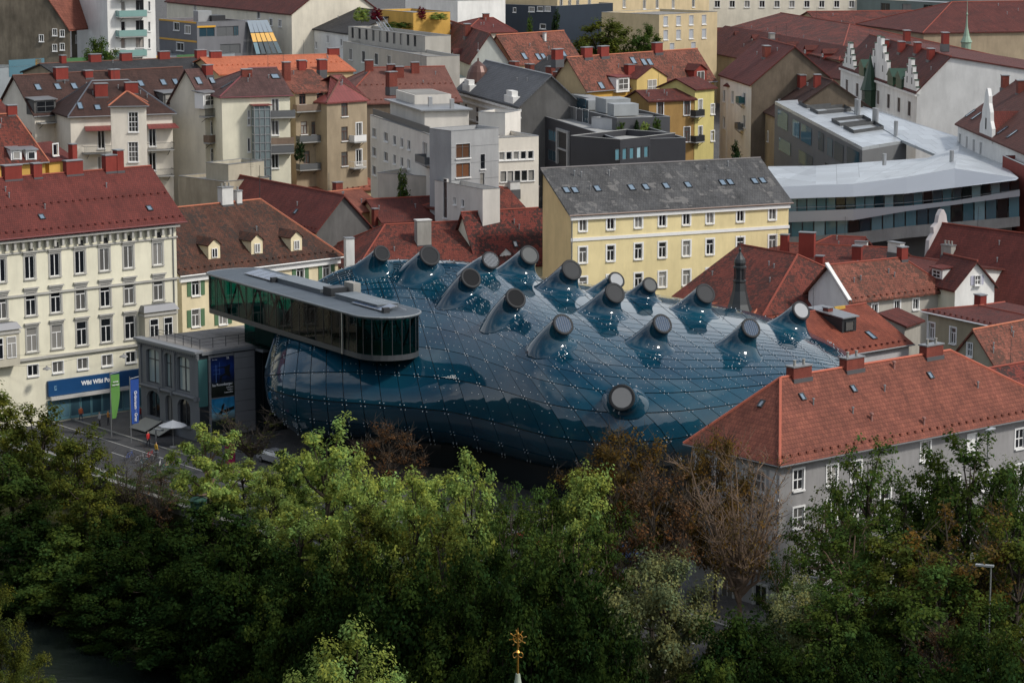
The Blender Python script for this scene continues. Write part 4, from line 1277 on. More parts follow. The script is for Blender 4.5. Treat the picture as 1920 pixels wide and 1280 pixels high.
# dark glazed link to the museum
lk = thing('glass_link', 'dark glass link between the iron house and the blue museum', 'link', IH.root.location, IH.ang)
ya, yb_ = IH.hit(479, 720, 0, W_).y, IH.hit(520, 720, 0, W_).y
MB().box(W_ - 5, W_ + .02, ya + .05, ya + 9, 0, 9.3).build('glazing', plain('link_glass', (.012, .02, .024), .06), lk)
MB().box(W_ - 5, W_ + 1.6, ya, ya + 9, 9.303, 9.6).build('roof', IRON, lk)
for k in range(1, 9): MB().box(W_ + .021, W_ + .09, ya + k * .95 - .03, ya + k * .95 + .03, 0, 9.3).build('mullion', DARKMETAL, lk)
# ------------------------------------------------------------------ roof materials
T_RED = tiles('tiles_deep_red', (0.1554, 0.0353, 0.0277), (0.1176, 0.0286, 0.0235), patch=.3)
T_DRED = tiles('tiles_dark_red', (0.1302, 0.0336, 0.0252), (0.1008, 0.0269, 0.0218), patch=.35, speck=.25)
T_MOTT = tiles('tiles_mottled_red', (0.1932, 0.0462, 0.0302), (0.1428, 0.0353, 0.0252), dark=(.045, .019, .015), speck=.45, patch=.35)
T_MOTT2 = tiles('tiles_black_speckled', (0.1848, 0.0378, 0.0269), (0.1596, 0.0336, 0.0252), dark=(.026, .017, .015), speck=.50, patch=.2, clump=1.0)
T_BROWN = tiles('tiles_brown', (0.0714, 0.0353, 0.0286), (0.0546, 0.0286, 0.0235), patch=.35, speck=.15)
T_OLD = tiles('tiles_old_brown', (0.1260, 0.0487, 0.0302), (0.0756, 0.0378, 0.0252), dark=(.03, .022, .018), speck=.4, patch=.5)
T_TERRA = tiles('tiles_terracotta', (0.2520, 0.0882, 0.0588), (0.2016, 0.0672, 0.0462), patch=.35, speck=.10, dark=(.09, .04, .03))
T_TERRAM = tiles('tiles_terracotta_mottled', (0.2604, 0.0907, 0.0605), (0.1932, 0.0655, 0.0437), dark=(.07, .035, .025), speck=.42, patch=.4)
T_ORANGE = tiles('tiles_orange_sunlit', (0.52, 0.155, 0.075), (0.47, 0.135, 0.065), patch=.12)  # orange tiles, brightened in colour for sun through a cloud gap
T_BRICKR = tiles('tiles_brick_red', (0.2394, 0.0773, 0.0487), (0.1680, 0.0521, 0.0353), patch=.35, w=.32, h=.40)
T_SLATE = tiles('tiles_grey_slate', (0.1050, 0.1050, 0.1050), (0.0780, 0.0790, 0.0820), dark=(.15, .145, .14), speck=.30, patch=.45, clump=3.0, w=.36, h=.36)
T_DSLATE = tiles('tiles_dark_slate', (0.0500, 0.0480, 0.0480), (0.0360, 0.0360, 0.0380), patch=.4, speck=.1, dark=(.1, .09, .08))
T_PURP = tiles('tiles_worn_maroon', (0.1260, 0.0630, 0.0571), (0.0924, 0.0487, 0.0437), dark=(.06, .035, .03), speck=.3, patch=.45)
CAP_R = plain('ridge_red', (0.24, 0.06, 0.04), .8, 0, .3, .3, 4)
CAP_T = plain('ridge_terracotta', (0.40, 0.14, 0.08), .8, 0, .3, .3, 4)
CAP_D = plain('ridge_brown', (0.13, 0.06, 0.045), .8, 0, .3, .3, 4)
REDMETAL = seamed('red_sheet', (0.20, 0.05, 0.045), .6, .5, .1)
P_CREAM = plaster('plaster_cream', (0.71, 0.68, 0.54), .22)
P_YELL = plaster('plaster_yellow', (0.72, 0.61, 0.34), .22)
P_OCHRE = plaster('plaster_ochre', (0.60, 0.36, 0.09), .3)
P_PINKW = plaster('plaster_pink_white', (0.74, 0.69, 0.60), .22)
P_WHITE = plaster('plaster_white', (0.74, 0.735, 0.71), .24)
P_WARMW = plaster('plaster_warm_white', (0.69, 0.64, 0.53), .25)
P_GREY = plaster('plaster_grey', (0.27, 0.265, 0.265), .35)
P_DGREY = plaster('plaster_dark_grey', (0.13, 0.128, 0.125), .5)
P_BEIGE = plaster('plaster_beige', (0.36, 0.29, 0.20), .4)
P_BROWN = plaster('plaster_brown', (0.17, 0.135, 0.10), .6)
P_SAND = plaster('plaster_sand', (0.55, 0.42, 0.24), .3)

# ------------------------------------------------------------------ left: the cream building
b = Bld('apartment_building', 'long cream apartment building with deep red roof above a blue shop sign', 'building', (-60, 454), (350, 414), 21.5, 0, ov=.9)
b.ridge(R1=(283, 311))
cols = [3, 58, 105, 152, 198, 243, 298]
kw = dict(kind='T', sm=STONE, surround=.2, sill=.25)
zr_ = [b.front(58, v).z for v in (500, 569, 637)]
for i, u in enumerate(cols):
    x = b.front(u, 570).x - b.ov
    b.add('F', x, zr_[0] - 1.35, 1.25, 2.55, kind='I', sm=STONE, surround=.22, sill=.2, hood=1)
    b.add('F', x, zr_[1] - 1.35, 1.3, 2.6, hood=1, **kw)
    if i not in (0, 6): b.add('F', x, zr_[2] - 1.35, 1.35, 2.7, hood=1, **kw)
    if 0 < i < 6: b.add('F', x, b.front(58, 695).z - .6, 1.35, 1.25, kind='I', sill=.1, surround=.1)
b.walls(P_CREAM)
b.roof(T_RED, capm=CAP_R)
b.snow(T_RED, 2); b.gutter(plain('gutter_red', (.17, .05, .05), .5))
b.downpipe(b.W - 1.4)
for u in (22, 68, 137): b.chimney(u, 330 - u * .085, w=2.2 if u != 68 else 1.1, d=.8, up=1.3, ridge=True)
b.chimney(205, 313, 1.5, .9, 1.6, ridge=True); b.chimney(222, 311, .9, 1.0, 2.1, ridge=True)
for (u, v) in ((78, 407), (280, 391)): b.skylight(u, v, .7, .8)
for z, hh, out_ in ((b.h - .62, .25, .75), (b.h - 1.95, .18, .18), (b.front(58, 537).z - 1.0, .22, .22), (b.front(58, 672).z - .15, .28, .3)):
    MB().box(.3, b.W - b.ov + .1, b.ov - out_, b.ov - .002, z, z + hh).build('cornice_band', STONE, b.root)
fz = MB(); x = .8
while x < b.W - 1.2:
    fz.box(x, x + .28, b.ov - .55, b.ov - .004, b.h - 1.5, b.h - .63); x += 1.02
fz.build('cornice_brackets', STONE, b.root, kind='stuff')
for u, v in ((57, 453), (105, 449), (151, 445), (198, 441), (243, 437), (298, 432)):
    p = b.front(u, v); MB().box(p.x - .28, p.x + .28, b.ov - .06, b.ov + .02, b.h - 1.75, b.h - 1.15).build('attic_vent', plain('hole', (.02, .02, .02), .8), b.root)
for u0, u1 in ((272, 332), (-20, 36)):
    p0, p1 = b.hit(u0, 620, 1, b.ov - 1.2), b.hit(u1, 620, 1, b.ov - 1.2)
    zt = b.front(58, 603).z - .35; zb_ = b.front(58, 672).z - .3
    by = MB().box(p0.x, p1.x, b.ov - 1.2, b.ov - .004, zb_, zt).build('bay_window', plaster('bay_stone', (.50, .47, .38), .3), b.root)
    MB().prism([(p0.x - .25, b.ov - 1.45), (p1.x + .25, b.ov - 1.45), (p1.x + .1, b.ov), (p0.x - .1, b.ov)], 0, .7, lambda a, c, h: (a + (0.35 if h else 0) * (1 if a < (p0.x + p1.x) / 2 else -1), c + (.5 if h and c < b.ov - .5 else 0), zt + .002 + h)).build('bay_roof', plain('lead_sheet', (.16, .165, .18), .5, .3), by)
    MB().box(p0.x - .12, p1.x + .12, b.ov - 1.32, b.ov - .006, zt - .5, zt - .2).build('bay_cornice', STONE, by)
    for k in (.28, .72):
        xx = p0.x + (p1.x - p0.x) * k
        me, pn, ex = win_meshes(1.2, 2.4, 'T', WHITE, .12, .12, 0, WHITE)
        link('window', me, by, (xx, b.ov - 1.36, zb_ + .9)); link('pane', pn, by, (xx, b.ov - 1.36, zb_ + .9))
# shop: blue fascia, awning box, glass front
pa, pb = b.front(88, 726), b.front(268, 700)
fz0 = b.front(100, 738).z
BLUE = plain('fascia_blue', (.008, .055, .16), .4)
fa = b.box('shop_fascia', BLUE, pa.x, pb.x + .5, b.ov - .35, b.ov - .004, fz0 - .2, fz0 + 1.55)
fa['label'] = 'blue shop fascia lettered Wiki Wiki Po'
p = b.front(176, 707)
me = text_mesh('Wiki Wiki Po', .68, .028); me.materials.append(LET)
tx = link('lettering', me, fa); tx.location = (p.x, b.ov - .37, fz0 + .8); tx.rotation_euler = (math.pi / 2, 0, 0)
me = text_mesh('ETI', .42, .0); me.materials.append(plain('pale_blue_print', (.25, .45, .6), .6)); tx = link('lettering', me, fa); tx.location = (pa.x + .9, b.ov - .37, fz0 + .7); tx.rotation_euler = (math.pi / 2, -math.pi / 2, 0)
b.box('awning_box', plain('awning_box', (.45, .44, .42), .5), pa.x + .1, b.front(240, 710).x, b.ov - .75, b.ov - .36, fz0 - .62, fz0 - .25)
n = 9
for k in range(n):
    x0 = pa.x + (pb.x - pa.x) * k / n; x1 = pa.x + (pb.x - pa.x) * (k + 1) / n
    o = b.box('shop_window', plain('shop_frame', (.10, .22, .26), .4), x0 + .04, x1 - .04, b.ov - .12, b.ov - .004, .2, fz0 - .7)
    b.box('pane', GLASSB, x0 + .14, x1 - .14, b.ov - .14, b.ov - .122, .5, fz0 - .85, parent=o)

# ------------------------------------------------------------------ house with green shutters
GREENSH = plain('shutter_green', (.075, .15, .075), .6)
g = Bld('town_house', 'yellow house with green shutters and three small dormers under an old brown roof', 'house', (338, 517), (646, 480), 13.5, 0, ov=.6)
g.ridge(D=19, R0=(350, 387), R1=(488, 378), hipR=True)
shut = []
for (u, v) in ((367, 538), (367, 596), (418, 592), (563, 513), (612, 508), (563, 570)):
    p = g.addpx(u, v, 1.15, 2.1, kind='T', surround=.1); shut.append(p)
g.walls(plaster('plaster_shutter_house', (.70, .61, .41), .25)); g.roof(T_OLD, capm=CAP_T); g.snow(T_OLD); g.gutter(WHITE)
for p in shut:
    for sx in (-1, 1):
        MB().box(p.x + sx * 1.0 - .3, p.x + sx * 1.0 + .3, g.ov - .08, g.ov - .004, p.z - 1.05, p.z + 1.05).build('shutter', GREENSH, g.root)
MB().box(.2, g.W - .4, g.ov - .35, g.ov - .003, g.h - .9, g.h - .3).build('cornice_band', WHITE, g.root)
for (u, v) in ((402, 485), (482, 476), (556, 470)): g.dormer(u, v, 1.75, 1.75, mat=plaster('dormer_yellow', (.70, .61, .41), .2), roofm=T_OLD, wk='I', ww=.85, wh=1.15)
g.chimney(423, 383, 1.7, 1.0, 1.9, CHIMWHITE, ridge=True, pots=3); g.chimney(446, 382, .8, .8, 1.3, CHIMWHITE, ridge=True, pots=1)
ms_ = MB().tube(g.hit(487, 378, 1, g.yr), g.hit(487, 310, 1, g.yr), .05, .03, 5).build('mast', DARKMETAL, g.root)

# ------------------------------------------------------------------ right foreground: long grey building under a brick-red hip roof
q = Bld('office_building', 'long grey plastered building with brick-red hipped roof beside the quay road', 'building', (1462, 873), (2010, 768), 12.6, 0, ov=.6)
q.ridge(D=q.L(at(1290, 829, 12.6)).y, R0=(1463, 708), R1=(1781, 657), hipL=True, hipR=True)
G2 = dict(kind='cross', surround=.16, sill=.1)
for u, vs in ((1497, (899, 970)), (1560, (890,)), (1605, (883,)), (1735, (845,)), (1912, (822,))):
    for v in vs: q.addpx(u, v, 1.2, 1.75, **G2)
for u in (1560, 1605, 1660, 1735, 1790, 1850, 1912):
    for v in (955 - (u - 1560) * .19,): q.addpx(u, v, 1.2, 1.75, **G2)
q.addpx(1823, 832, 1.25, 1.75, kind='I', surround=.12, glass=WHITE)
for v in (882, 955, 1030): 
    for u in (1320, 1372, 1425): q.addpx(u, v - (1425 - u) * .27 + 20, 1.15, 1.8, side='L', **G2)
q.addpx(1425, 1125, 1.5, 2.6, side='L', kind='I', surround=.2)
q.addpx(1362, 1095, 1.5, 2.4, side='L', kind='I', surround=.2)
q.walls(P_GREY, matL=plaster('plaster_pale_grey', (.50, .50, .51), .3)); q.roof(T_BRICKR, capm=plain('ridge_brick', (.42, .12, .075), .8, 0, .3, .2, 3)); q.snow(T_BRICKR); q.gutter(FRAMEG, 'FL')
for z in (3.2, 6.4, 9.4):
    MB().box(q.ov - .12, q.ov - .003, q.ov, q.D - q.ov, z, z + .22).build('cornice_band', WHITE, q.root)
for u in (1310, 1346, 1398, 1450):
    yy = q.hit(u, 930, 0, q.ov).y
    MB().box(q.ov - .16, q.ov - .004, yy - .35, yy + .35, 3.45, q.h - .7).build('pilaster', WHITE, q.root)
for (u, v) in ((1498, 702), (1597, 686), (1746, 661)): q.chimney(u, v, 2.2, .9, .75, CHIMRED, ridge=True, pots=2)
for (u, v) in ((1504, 744), (1600, 729), (1744, 704)): q.skylight(u, v, .55, .75)
q.skylight(1428, 757, .55, .75, side='L')
for (u, v) in ((1634, 787), (1732, 795), (1676, 690)):
    p = q.slope(u, v); MB().lathe([(.12, -.1), (.1, .5), (.2, .5), (.16, .65)], 8).build('roof_vent', plain('vent_clay', (.25, .12, .1), .7), q.root, p)
GLASSA = glassy('sky_blue_glass', (.10, .22, .27), (.28, .42, .48))
# ------------------------------------------------------------------ the town behind
def HB(name, label, A, B, d, cat='house', ov=.4, zG=None, group=None):
    return Bld(name, label, cat, A, B, aty(A[0], A[1], d).z, zG, group, ov)
def FB(name, label, A, B, d, D, wallm, topm=None, cat='building', **kw):
    h = HB(name, label, A, B, d, cat, ov=0); h.D = D; h._flat = (wallm, topm or GRAVEL, kw); return h
def done(h): h.flat(h.D, *h._flat[:2], **h._flat[2])
BR = dict(fm=FRAMEB, surround=0, sill=.08)
SM = dict(surround=.08, sill=.1)

# --- row of tenements with balconies, upper left
g1 = HB('tenement', 'long pale tenement with brown roof, metal dormers and skylights', (63, 218), (383, 198), 390, 'building')
g1.ridge(R0=(23, 142))
g1.addpx(116, 258, 1.1, 2.2, kind='I'); g1.addpx(358, 245, 1.1, 2.1); g1.addpx(358, 299, 1.1, 2.1); g1.addpx(340, 250, .8, 1.9); 
[g1.add('L', xx, zz, .9, 1.7, kind='I', surround=.08) for xx in (g1.D * .55, g1.D * .72) for zz in (g1.h - 3.6, g1.h - 7.8)]
g1.walls(P_PINKW); g1.roof(T_BROWN, capm=CAP_D); g1.gutter()
for (u, v) in ((71, 164), (108, 163), (139, 162), (264, 157), (306, 155), (329, 154)): g1.skylight(u, v, .95, 1.25)
g1.chimney(114, 146, 2.1, .9, 1.5); g1.chimney(214, 146, 1.6, .8, 1.2); g1.chimney(165, 143, 1.3, .8, .8)
for (u, v) in ((85, 212), (325, 198)):
    g1.dormer(u, v, 3.6, 1.9, mat=P_DGREY, kind='shed', wk='cross', ww=3.0, wh=1.6, fm=FRAMEG); g1.balcony(u + 12, v + 18, 3.6, 1.4, 1.1, solid=False)
g2 = HB('tenement_wing', 'pale projecting wing with brown hipped roof and flower balconies', (127, 219), (331, 212), 383, 'building', ov=.5)
g2.ridge(D=13, R0=(172, 152), R1=(240, 148), hipL=True, hipR=True)
for (u, v) in ((190, 262), (286, 258), (190, 310), (286, 303)): g2.addpx(u, v, 1.05, 2.6, kind='I', surround=.05)
g2.walls(P_PINKW); g2.roof(T_BROWN, capm=plain('valley_sheet', (.12, .13, .15), .5, .3)); g2.gutter()
for (u, v, w) in ((190, 287, 5.0), (302, 281, 4.0), (190, 332, 5.0), (302, 330, 4.0)): g2.balcony(u, v, w, 1.5, 1.0, solid=False)
for (u, v, w) in ((190, 237, 5.0), (302, 233, 4.2)):
    p = g2.front(u, v); MB().prism([(-w / 2, 0), (w / 2, 0), (w / 2 + .2, -1.5), (-w / 2 - .2, -1.5)], 0, .08, lambda a, c, h: (p.x + a, g2.ov + c, p.z + h + c * .35)).build('canopy', REDMETAL, g2.root)
g2.chimney(189, 178, 1.9, 1.0, 1.6); g2.chimney(246, 172, 1.9, .9, 1.3); g2.skylight(183, 202, .9, 1.2); g2.skylight(150, 199, .8, 1.6)
g2t = HB('stair_tower', 'square pale stair tower with tall gridded windows and brown pyramid roof', (203, 199), (279, 198), 375, 'tower', ov=.35)
g2t.ridge(D=6.0, R0=(236, 172), R1=(240, 172), hipL=True, hipR=True)
for v in (229, 285): g2t.addpx(250, v, 1.35, 2.8, kind='grid', surround=.05)
g2t.walls(P_PINKW); g2t.roof(T_BROWN, capm=CAP_T); g2t.gutter()
g4 = HB('narrow_house', 'narrow cream house squeezed between tenements, metal dormer and small balcony', (384, 199), (416, 196), 389)
g4.ridge(D=None, R0=(346, 130))
for v in (240, 291): g4.addpx(400, v, .95, 1.9)
g4.walls(P_WARMW); g4.roof(T_PURP); g4.balcony(406, 267, 3.0, 1.2, 1.1, railm=WOODBR); g4.dormer(394, 200, 2.8, 2.0, mat=WHITE, kind='shed', wk='cross', ww=2.3, wh=1.6); g4.balcony(400, 218, 3.2, 1.3, 1.1, solid=False)
g4.skylight(372, 152, 1.1, 1.3); g4.skylight(397, 151, 1.0, 1.2); g4.chimney(389, 138, 1.5, .9, 1.2)
g5 = HB('corner_block', 'tall cream block with worn maroon hipped roof and glass lift shaft', (412, 182), (550, 178), 385, 'building', ov=.4)
g5.ridge(D=17, R0=(468, 128), R1=(521, 124), hipL=True, hipR=True)
for v in (214, 228, 272, 314): g5.addpx(467, v, .4, 1.1 if v < 230 else 2.0, kind='', surround=.04)
for (u, v) in ((516, 199), (516, 240), (516, 302)): g5.addpx(u, v, 1.05, 2.1, kind='I', surround=.05)
[g5.add('L', xx, zz, .6, 1.5, kind='', surround=.05) for xx in (4.0, 9.5) for zz in (g5.h - 4.2, g5.h - 8.4, g5.h - 12.6)]
g5.walls(P_CREAM); g5.roof(T_PURP, capm=plain('maroon_edge', (.16, .04, .045), .6)); g5.gutter(plain('gutter_maroon', (.17, .05, .06), .5), 'FL')
g5.skylight(516, 144, 1.2, 1.5); g5.skylight(426, 160, .7, 2.0, side='L'); g5.chimney(462, 142, 1.5, .9, .9, CHIMRED)
for (u, v, rm) in ((531, 220, FRAMEG), (529, 271, WOODBR), (529, 287, FRAMEG)): g5.balcony(u, v, 3.7, 1.3, 1.0, railm=rm)
x0, x1 = g5.front(471, 250).x, g5.front(502, 250).x
zt_ = g5.front(487, 198).z
lf = MB().box(x0 + .08, x1 - .08, g5.ov - 1.62, g5.ov - .01, 0, zt_).build('lift_shaft', plain('lift_glass', (.16, .20, .21), .08), g5.root)
fr = MB()
zz = 0
while zz < zt_:
    fr.box(x0, x1, g5.ov - 1.7, g5.ov - 1.622, zz, zz + .1); fr.box(x0 - .001, x0 + .078, g5.ov - 1.62, g5.ov - .01, zz, zz + .1); zz += 1.2
for k in range(4): xx = x0 + (x1 - x0 - .08) * k / 3; fr.box(xx, xx + .08, g5.ov - 1.72, g5.ov - 1.63, 0, zt_)
fr.build('steel_frame', STEEL, lf); MB().box(x0 - .2, x1 + .2, g5.ov - 1.9, g5.ov - .02, zt_ + .1, zt_ + .25).build('lift_roof', REDMETAL, lf)
g6 = HB('apartment_house', 'beige-brown house with terracotta roof and boarded balconies beside cream block', (552, 174), (634, 170), 396, 'house')
g6.ridge(D=16, R0=(545, 131), R1=(640, 130))
for (u, v) in ((567, 184), (600, 184), (622, 239), (622, 286), (570, 240), (590, 240), (575, 295)): g6.addpx(u, v, 1.1, 1.9, **BR)
g6.walls(P_BEIGE); g6.roof(T_TERRAM, capm=CAP_T)
g6.balcony(590, 208, 6.0, 1.3, 1.0, railm=WOODBR); g6.balcony(582, 266, 3.5, 1.3, .9, railm=FRAMEG); g6.balcony(582, 318, 3.5, 1.3, .9, railm=FRAMEG); g6.chimney(537, 150, 1.1, .8, 2.6, CHIMRED); g6.chimney(565, 128, 1.2, .9, 1.3, ridge=True); g6.chimney(603, 128, 1.2, .9, 1.3, ridge=True)
g6b = HB('maroon_roof_house', 'beige house with red window frames under a folded maroon sheet roof', (612, 193), (694, 187), 396, 'house', ov=.35)
g6b.ridge(D=9, R0=(642, 140), R1=(690, 150), hipL=True, hipR=4)
for v in (205, 251, 298): g6b.addpx(646, v, 1.25, 2.1, **BR)
for v in (245, 295): g6b.addpx(673, v, 1.1, 2.3, kind='I')
g6b.walls(P_BEIGE); g6b.roof(REDMETAL, capm=CAP_D); g6b.balcony(676, 266, 2.4, 1.2, 1.0, railm=WHITE); g6b.balcony(676, 315, 2.4, 1.2, 1.0, railm=WHITE, solid=False); g6b.chimney(734, 160, 1.6, .9, 2.0, CHIMRED)
g6c = HB('dull_red_house', 'house with dull rose-red tile roof and row of brick chimneys', (640, 195), (868, 190), 425); g6c.ridge(D=24, R0=(700, 127), R1=(822, 122), hipL=True)
g6c.walls(P_BROWN); g6c.roof(tiles('tiles_rose', (.20, .085, .065), (.165, .07, .055), patch=.25), capm=CAP_R); g6c.snow(T_TERRA, 2)
for (u, v) in ((692, 122), (733, 130), (749, 134), (778, 126)): g6c.chimney(u, v + 10, 1.3, .9, 1.6, CHIMRED)
# --- roofs just in front of the tenements
lb = FB('lift_block', 'small sand-coloured flat block in front of the tenements', (386, 305), (428, 309), 372, 7, plaster('plaster_sandstone', (.46, .42, .33), .4), ZINC); done(lb)
lb2 = FB('low_annex', 'low beige annex wall below the sand-coloured block', (334, 330), (420, 341), 374, 8, plaster('plaster_annex', (.42, .37, .28), .5), ZINC); done(lb2)
q1 = HB('ochre_house', 'ochre house with dark red hipped roof and two white dormers at left edge', (-70, 312), (92, 303), 345)
q1.ridge(D=15, R1=(28, 213), hipR=True); q1.walls(P_OCHRE); q1.roof(T_MOTT, capm=CAP_T); q1.gutter()
for u in (31, 59): q1.dormer(u, 300, 1.5, 1.3, kind='shed', wk='', ww=1.0, wh=1.0)
q1.chimney(22, 212, 1.3, .8, 1.0)
q1b = HB('ochre_wing', 'ochre gabled wing with one small window beside red dormer roof', (92, 302), (142, 296), 352); q1b.ridge(D=9, R0=(92, 252), rise=2.0); q1b.addpx(104, 281, .9, 1.5, kind=''); q1b.walls(P_OCHRE); q1b.roof(T_RED); q1b.chimney(137, 306, .9, .8, 2.5)
q1c = HB('rear_red_house', 'small dark red roof behind the ochre house at the left edge', (-80, 262), (60, 250), 372); q1c.ridge(D=14, R0=(-80, 195), R1=(10, 165), hipR=True); q1c.walls(P_BEIGE); q1c.roof(T_DRED, capm=CAP_R)
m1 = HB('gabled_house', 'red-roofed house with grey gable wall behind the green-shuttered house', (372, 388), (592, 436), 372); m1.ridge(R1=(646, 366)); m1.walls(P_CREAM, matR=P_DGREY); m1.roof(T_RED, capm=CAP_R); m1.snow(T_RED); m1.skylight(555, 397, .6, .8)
m2 = HB('courtyard_house', 'wide terracotta hipped roof behind the grey gable', (430, 372), (730, 352), 388); m2.ridge(D=22, R0=(450, 322), R1=(635, 311), hipL=True, hipR=True); m2.walls(P_SAND); m2.roof(tiles('tiles_coral', (.33, .10, .065), (.28, .085, .055), patch=.25), capm=CAP_T); m2.chimney(563, 318, 1.0, .8, 1.6, CHIMRED); m2.chimney(508, 325, 1.6, .9, .9, CHIMRED); m2.chimney(556, 332, 1.6, .9, .8, CHIMRED); m2.snow(T_TERRA)
m2b = HB('annex_house', 'small terracotta-roofed house right of the grey gable', (640, 402), (730, 392), 352); m2b.ridge(D=12, R0=(643, 357), R1=(712, 350)); m2b.walls(P_SAND); m2b.roof(T_TERRA, capm=CAP_T); m2b.chimney(633, 352, 1.2, .8, .7, CHIMRED); m2b.chimney(703, 420, .7, .6, 2.0, CHIMRED)
m3 = HB('low_red_house', 'long low dark red roof behind the square concrete chimney', (715, 418), (872, 410), 350); m3.ridge(D=12, R0=(723, 372), R1=(860, 404)); m3.walls(P_SAND); m3.roof(T_DRED, capm=CAP_R)
m4 = HB('hipped_house', 'weathered red hipped roof with tall square concrete chimney behind the museum', (664, 512), (985, 495), 331); m4.ridge(D=19, R0=(722, 421), R1=(885, 410), hipL=True); m4.walls(P_CREAM); m4.roof(T_MOTT, capm=CAP_R)
ch = m4.chimney(793, 455, 1.9, 1.2, 2.9, CHIMGREY, cap=CHIMWHITE); m4.chimney(655, 500, 1.1, 1.0, 3.6, CHIMWHITE)
m5 = HB('speckled_roof_house', 'house with black-speckled red roof and small gabled dormers behind the museum', (895, 505), (1066, 493), 338); m5.ridge(R1=(1034, 388)); m5.walls(P_CREAM); m5.roof(T_MOTT2, capm=CAP_R); m5.skylight(966, 458, .6, .9)
m5.dormer(948, 494, 1.6, 1.3, roofm=T_RED, wk='I'); m5.dormer(1040, 492, 1.8, 1.7, roofm=T_RED, wk='I')
m6 = HB('small_mottled_house', 'small house with mottled roof left of the pink party wall', (868, 402), (990, 393), 347); m6.ridge(D=11, R0=(908, 352), R1=(985, 346), hipL=True); m6.walls(P_SAND); m6.roof(T_MOTT, capm=CAP_R); m6.chimney(963, 352, 1.5, .8, .8, CHIMWHITE)
MB().prism([(0, -11), (9.0, -11), (9.0, 6.4), (4.6, 4.6), (4.0, 5.2), (0, 4.0)], 0, .5, lambda a, c, h: (a, h, c)).build('party_wall', plaster('plaster_pink', (.55, .44, .36), .3), None, tuple(at(953, 420, 10)) [:2] + (10,), R(38), label='pale pink stepped party wall beside the yellow house', category='wall')

# --- yellow house with slate roof
y = HB('slate_roof_house', 'long yellow house with patchy grey slate roof and row of skylights', (1068, 403), (1487, 379), 330, 'house', ov=.4)
y.ridge(R0=(1013, 316)); y.D = y.yr + .5
cu = [1093, 1145, 1197, 1242, 1287, 1331, 1388, 1448]
y.grid(cu, (422,), 1.0, 1.5, kind='I', surround=.2, sill=.12); y.grid(cu, (478,), 1.05, 1.95, kind='T', surround=.2, sill=.12); y.grid(cu, (534, 590), 1.05, 1.95, kind='T', surround=.2, sill=.12)
y.walls(P_YELL, matL=plaster('plaster_apricot_sunlit', (.78, .58, .30), .22)); y.roof(T_SLATE, capm=plain('slate_ridge', (.16, .15, .15), .8)); y.gutter(plain('gutter_rust', (.28, .21, .18), .6))  # left gable: apricot plaster, its colour lightened for sun falling on it
zb = y.front(1093, 447).z
MB().box(.35, y.W - .3, y.ov - .12, y.ov - .003, zb - .3, zb + .1).build('cornice_band', WHITE, y.root); MB().box(.3, y.W - .3, y.ov - .3, y.ov - .004, y.h - .75, y.h - .3).build('eaves_board', WHITE, y.root)
for (u, v) in ((1062, 357), (1078, 357), (1120, 354), (1184, 352), (1211, 351), (1249, 349), (1290, 347), (1355, 343), (1369, 342), (1415, 340), (1430, 339)): y.skylight(u, v, .85, 1.25)
for (u, v) in ((1077, 330), (1090, 332), (1142, 329), (1365, 312)): p = y.slope(u, v); MB().lathe([(.1, -.1), (.08, .6), (.14, .62), (.1, .72)], 7).build('roof_vent', ZINC, y.root, p)
y.downpipe(.5)

# --- white modern block
n1 = FB('modern_block', 'off-white modern apartment block with small square windows and stepped roof', (694, 216), (816, 257), 391, 9, plaster('render_offwhite', (.66, .63, .58), .2))
for (u, v) in ((702, 249), (724, 257), (740, 263), (754, 268), (767, 272), (810, 286), (702, 285), (724, 294), (740, 299), (754, 304), (767, 308), (810, 322), (702, 320), (724, 330)): n1.addpx(u, v, 2.3 if u < 730 else 1.5, 1.35, kind='I' if u < 730 else '', surround=.03, sill=.05)
n1.addpx(797, 282, 2.2, 2.2, kind='I', surround=.03); done(n1); n1.balcony(787, 306, 5.0, 1.6, 1.0, railm=FRAMEG)
n1.box('penthouse', plaster('render_penthouse', (.60, .57, .52), .2), 4, 23, 2, 8.4, n1.h - .4, n1.h + 2.4); n1.box('penthouse_roof', ZINC, 3.2, 23.6, 1.3, 8.8, n1.h + 2.402, n1.h + 2.6); n1.box('upper_floor', plaster('render_penthouse', 0), 3.6, 14, 3.0, 8.4, n1.h + 2.602, n1.h + 3.9); n1.box('upper_roof', GRAVEL, 3.9, 13.7, 3.3, 8.1, n1.h + 3.902, n1.h + 3.96)
for k in range(4): n1.box('roof_vent', STEEL, 9 + k * 4.2, 9.7 + k * 4.2, 4 + (k % 2) * 2, 4.5 + (k % 2) * 2, n1.h + 2.4, n1.h + 3.9)
n1.box('terrace_rail', FRAMEG, .4, n1.W - 4, .3, .36, n1.h + .1, n1.h + 1.0)
n1b = FB('concrete_stair_block', 'grey concrete corner block with orange-curtained windows and gravel roof', (846, 246), (935, 240), 351, 5, plaster('fair_concrete', (.34, .345, .35), .25))
ORANGE = glassy('orange_curtain', (.10, .05, .03), (.26, .11, .05))
for v in (283, 319): n1b.addpx(868, v, 2.3, 1.9, kind='I', surround=.03, fm=FRAMEG, glass=ORANGE)
n1b.addpx(905, 303, .75, 2.0, kind='', surround=.02, fm=FRAMEG); n1b.addpx(904, 338, .75, 2.0, kind='', surround=.02, fm=FRAMEG); done(n1b)
jn = MB()
for k in range(1, 5): zz = n1b.h - k * 2.2; jn.box(0, n1b.W, -.012, -.004, zz, zz + .04)
jn.build('panel_joints', FRAMEG, n1b.root)
n1c = FB('ribbon_window_wing', 'off-white wing with a white ribbon of five windows', (930, 259), (1010, 255), 356, 9, plaster('render_wing', (.64, .60, .53), .2))
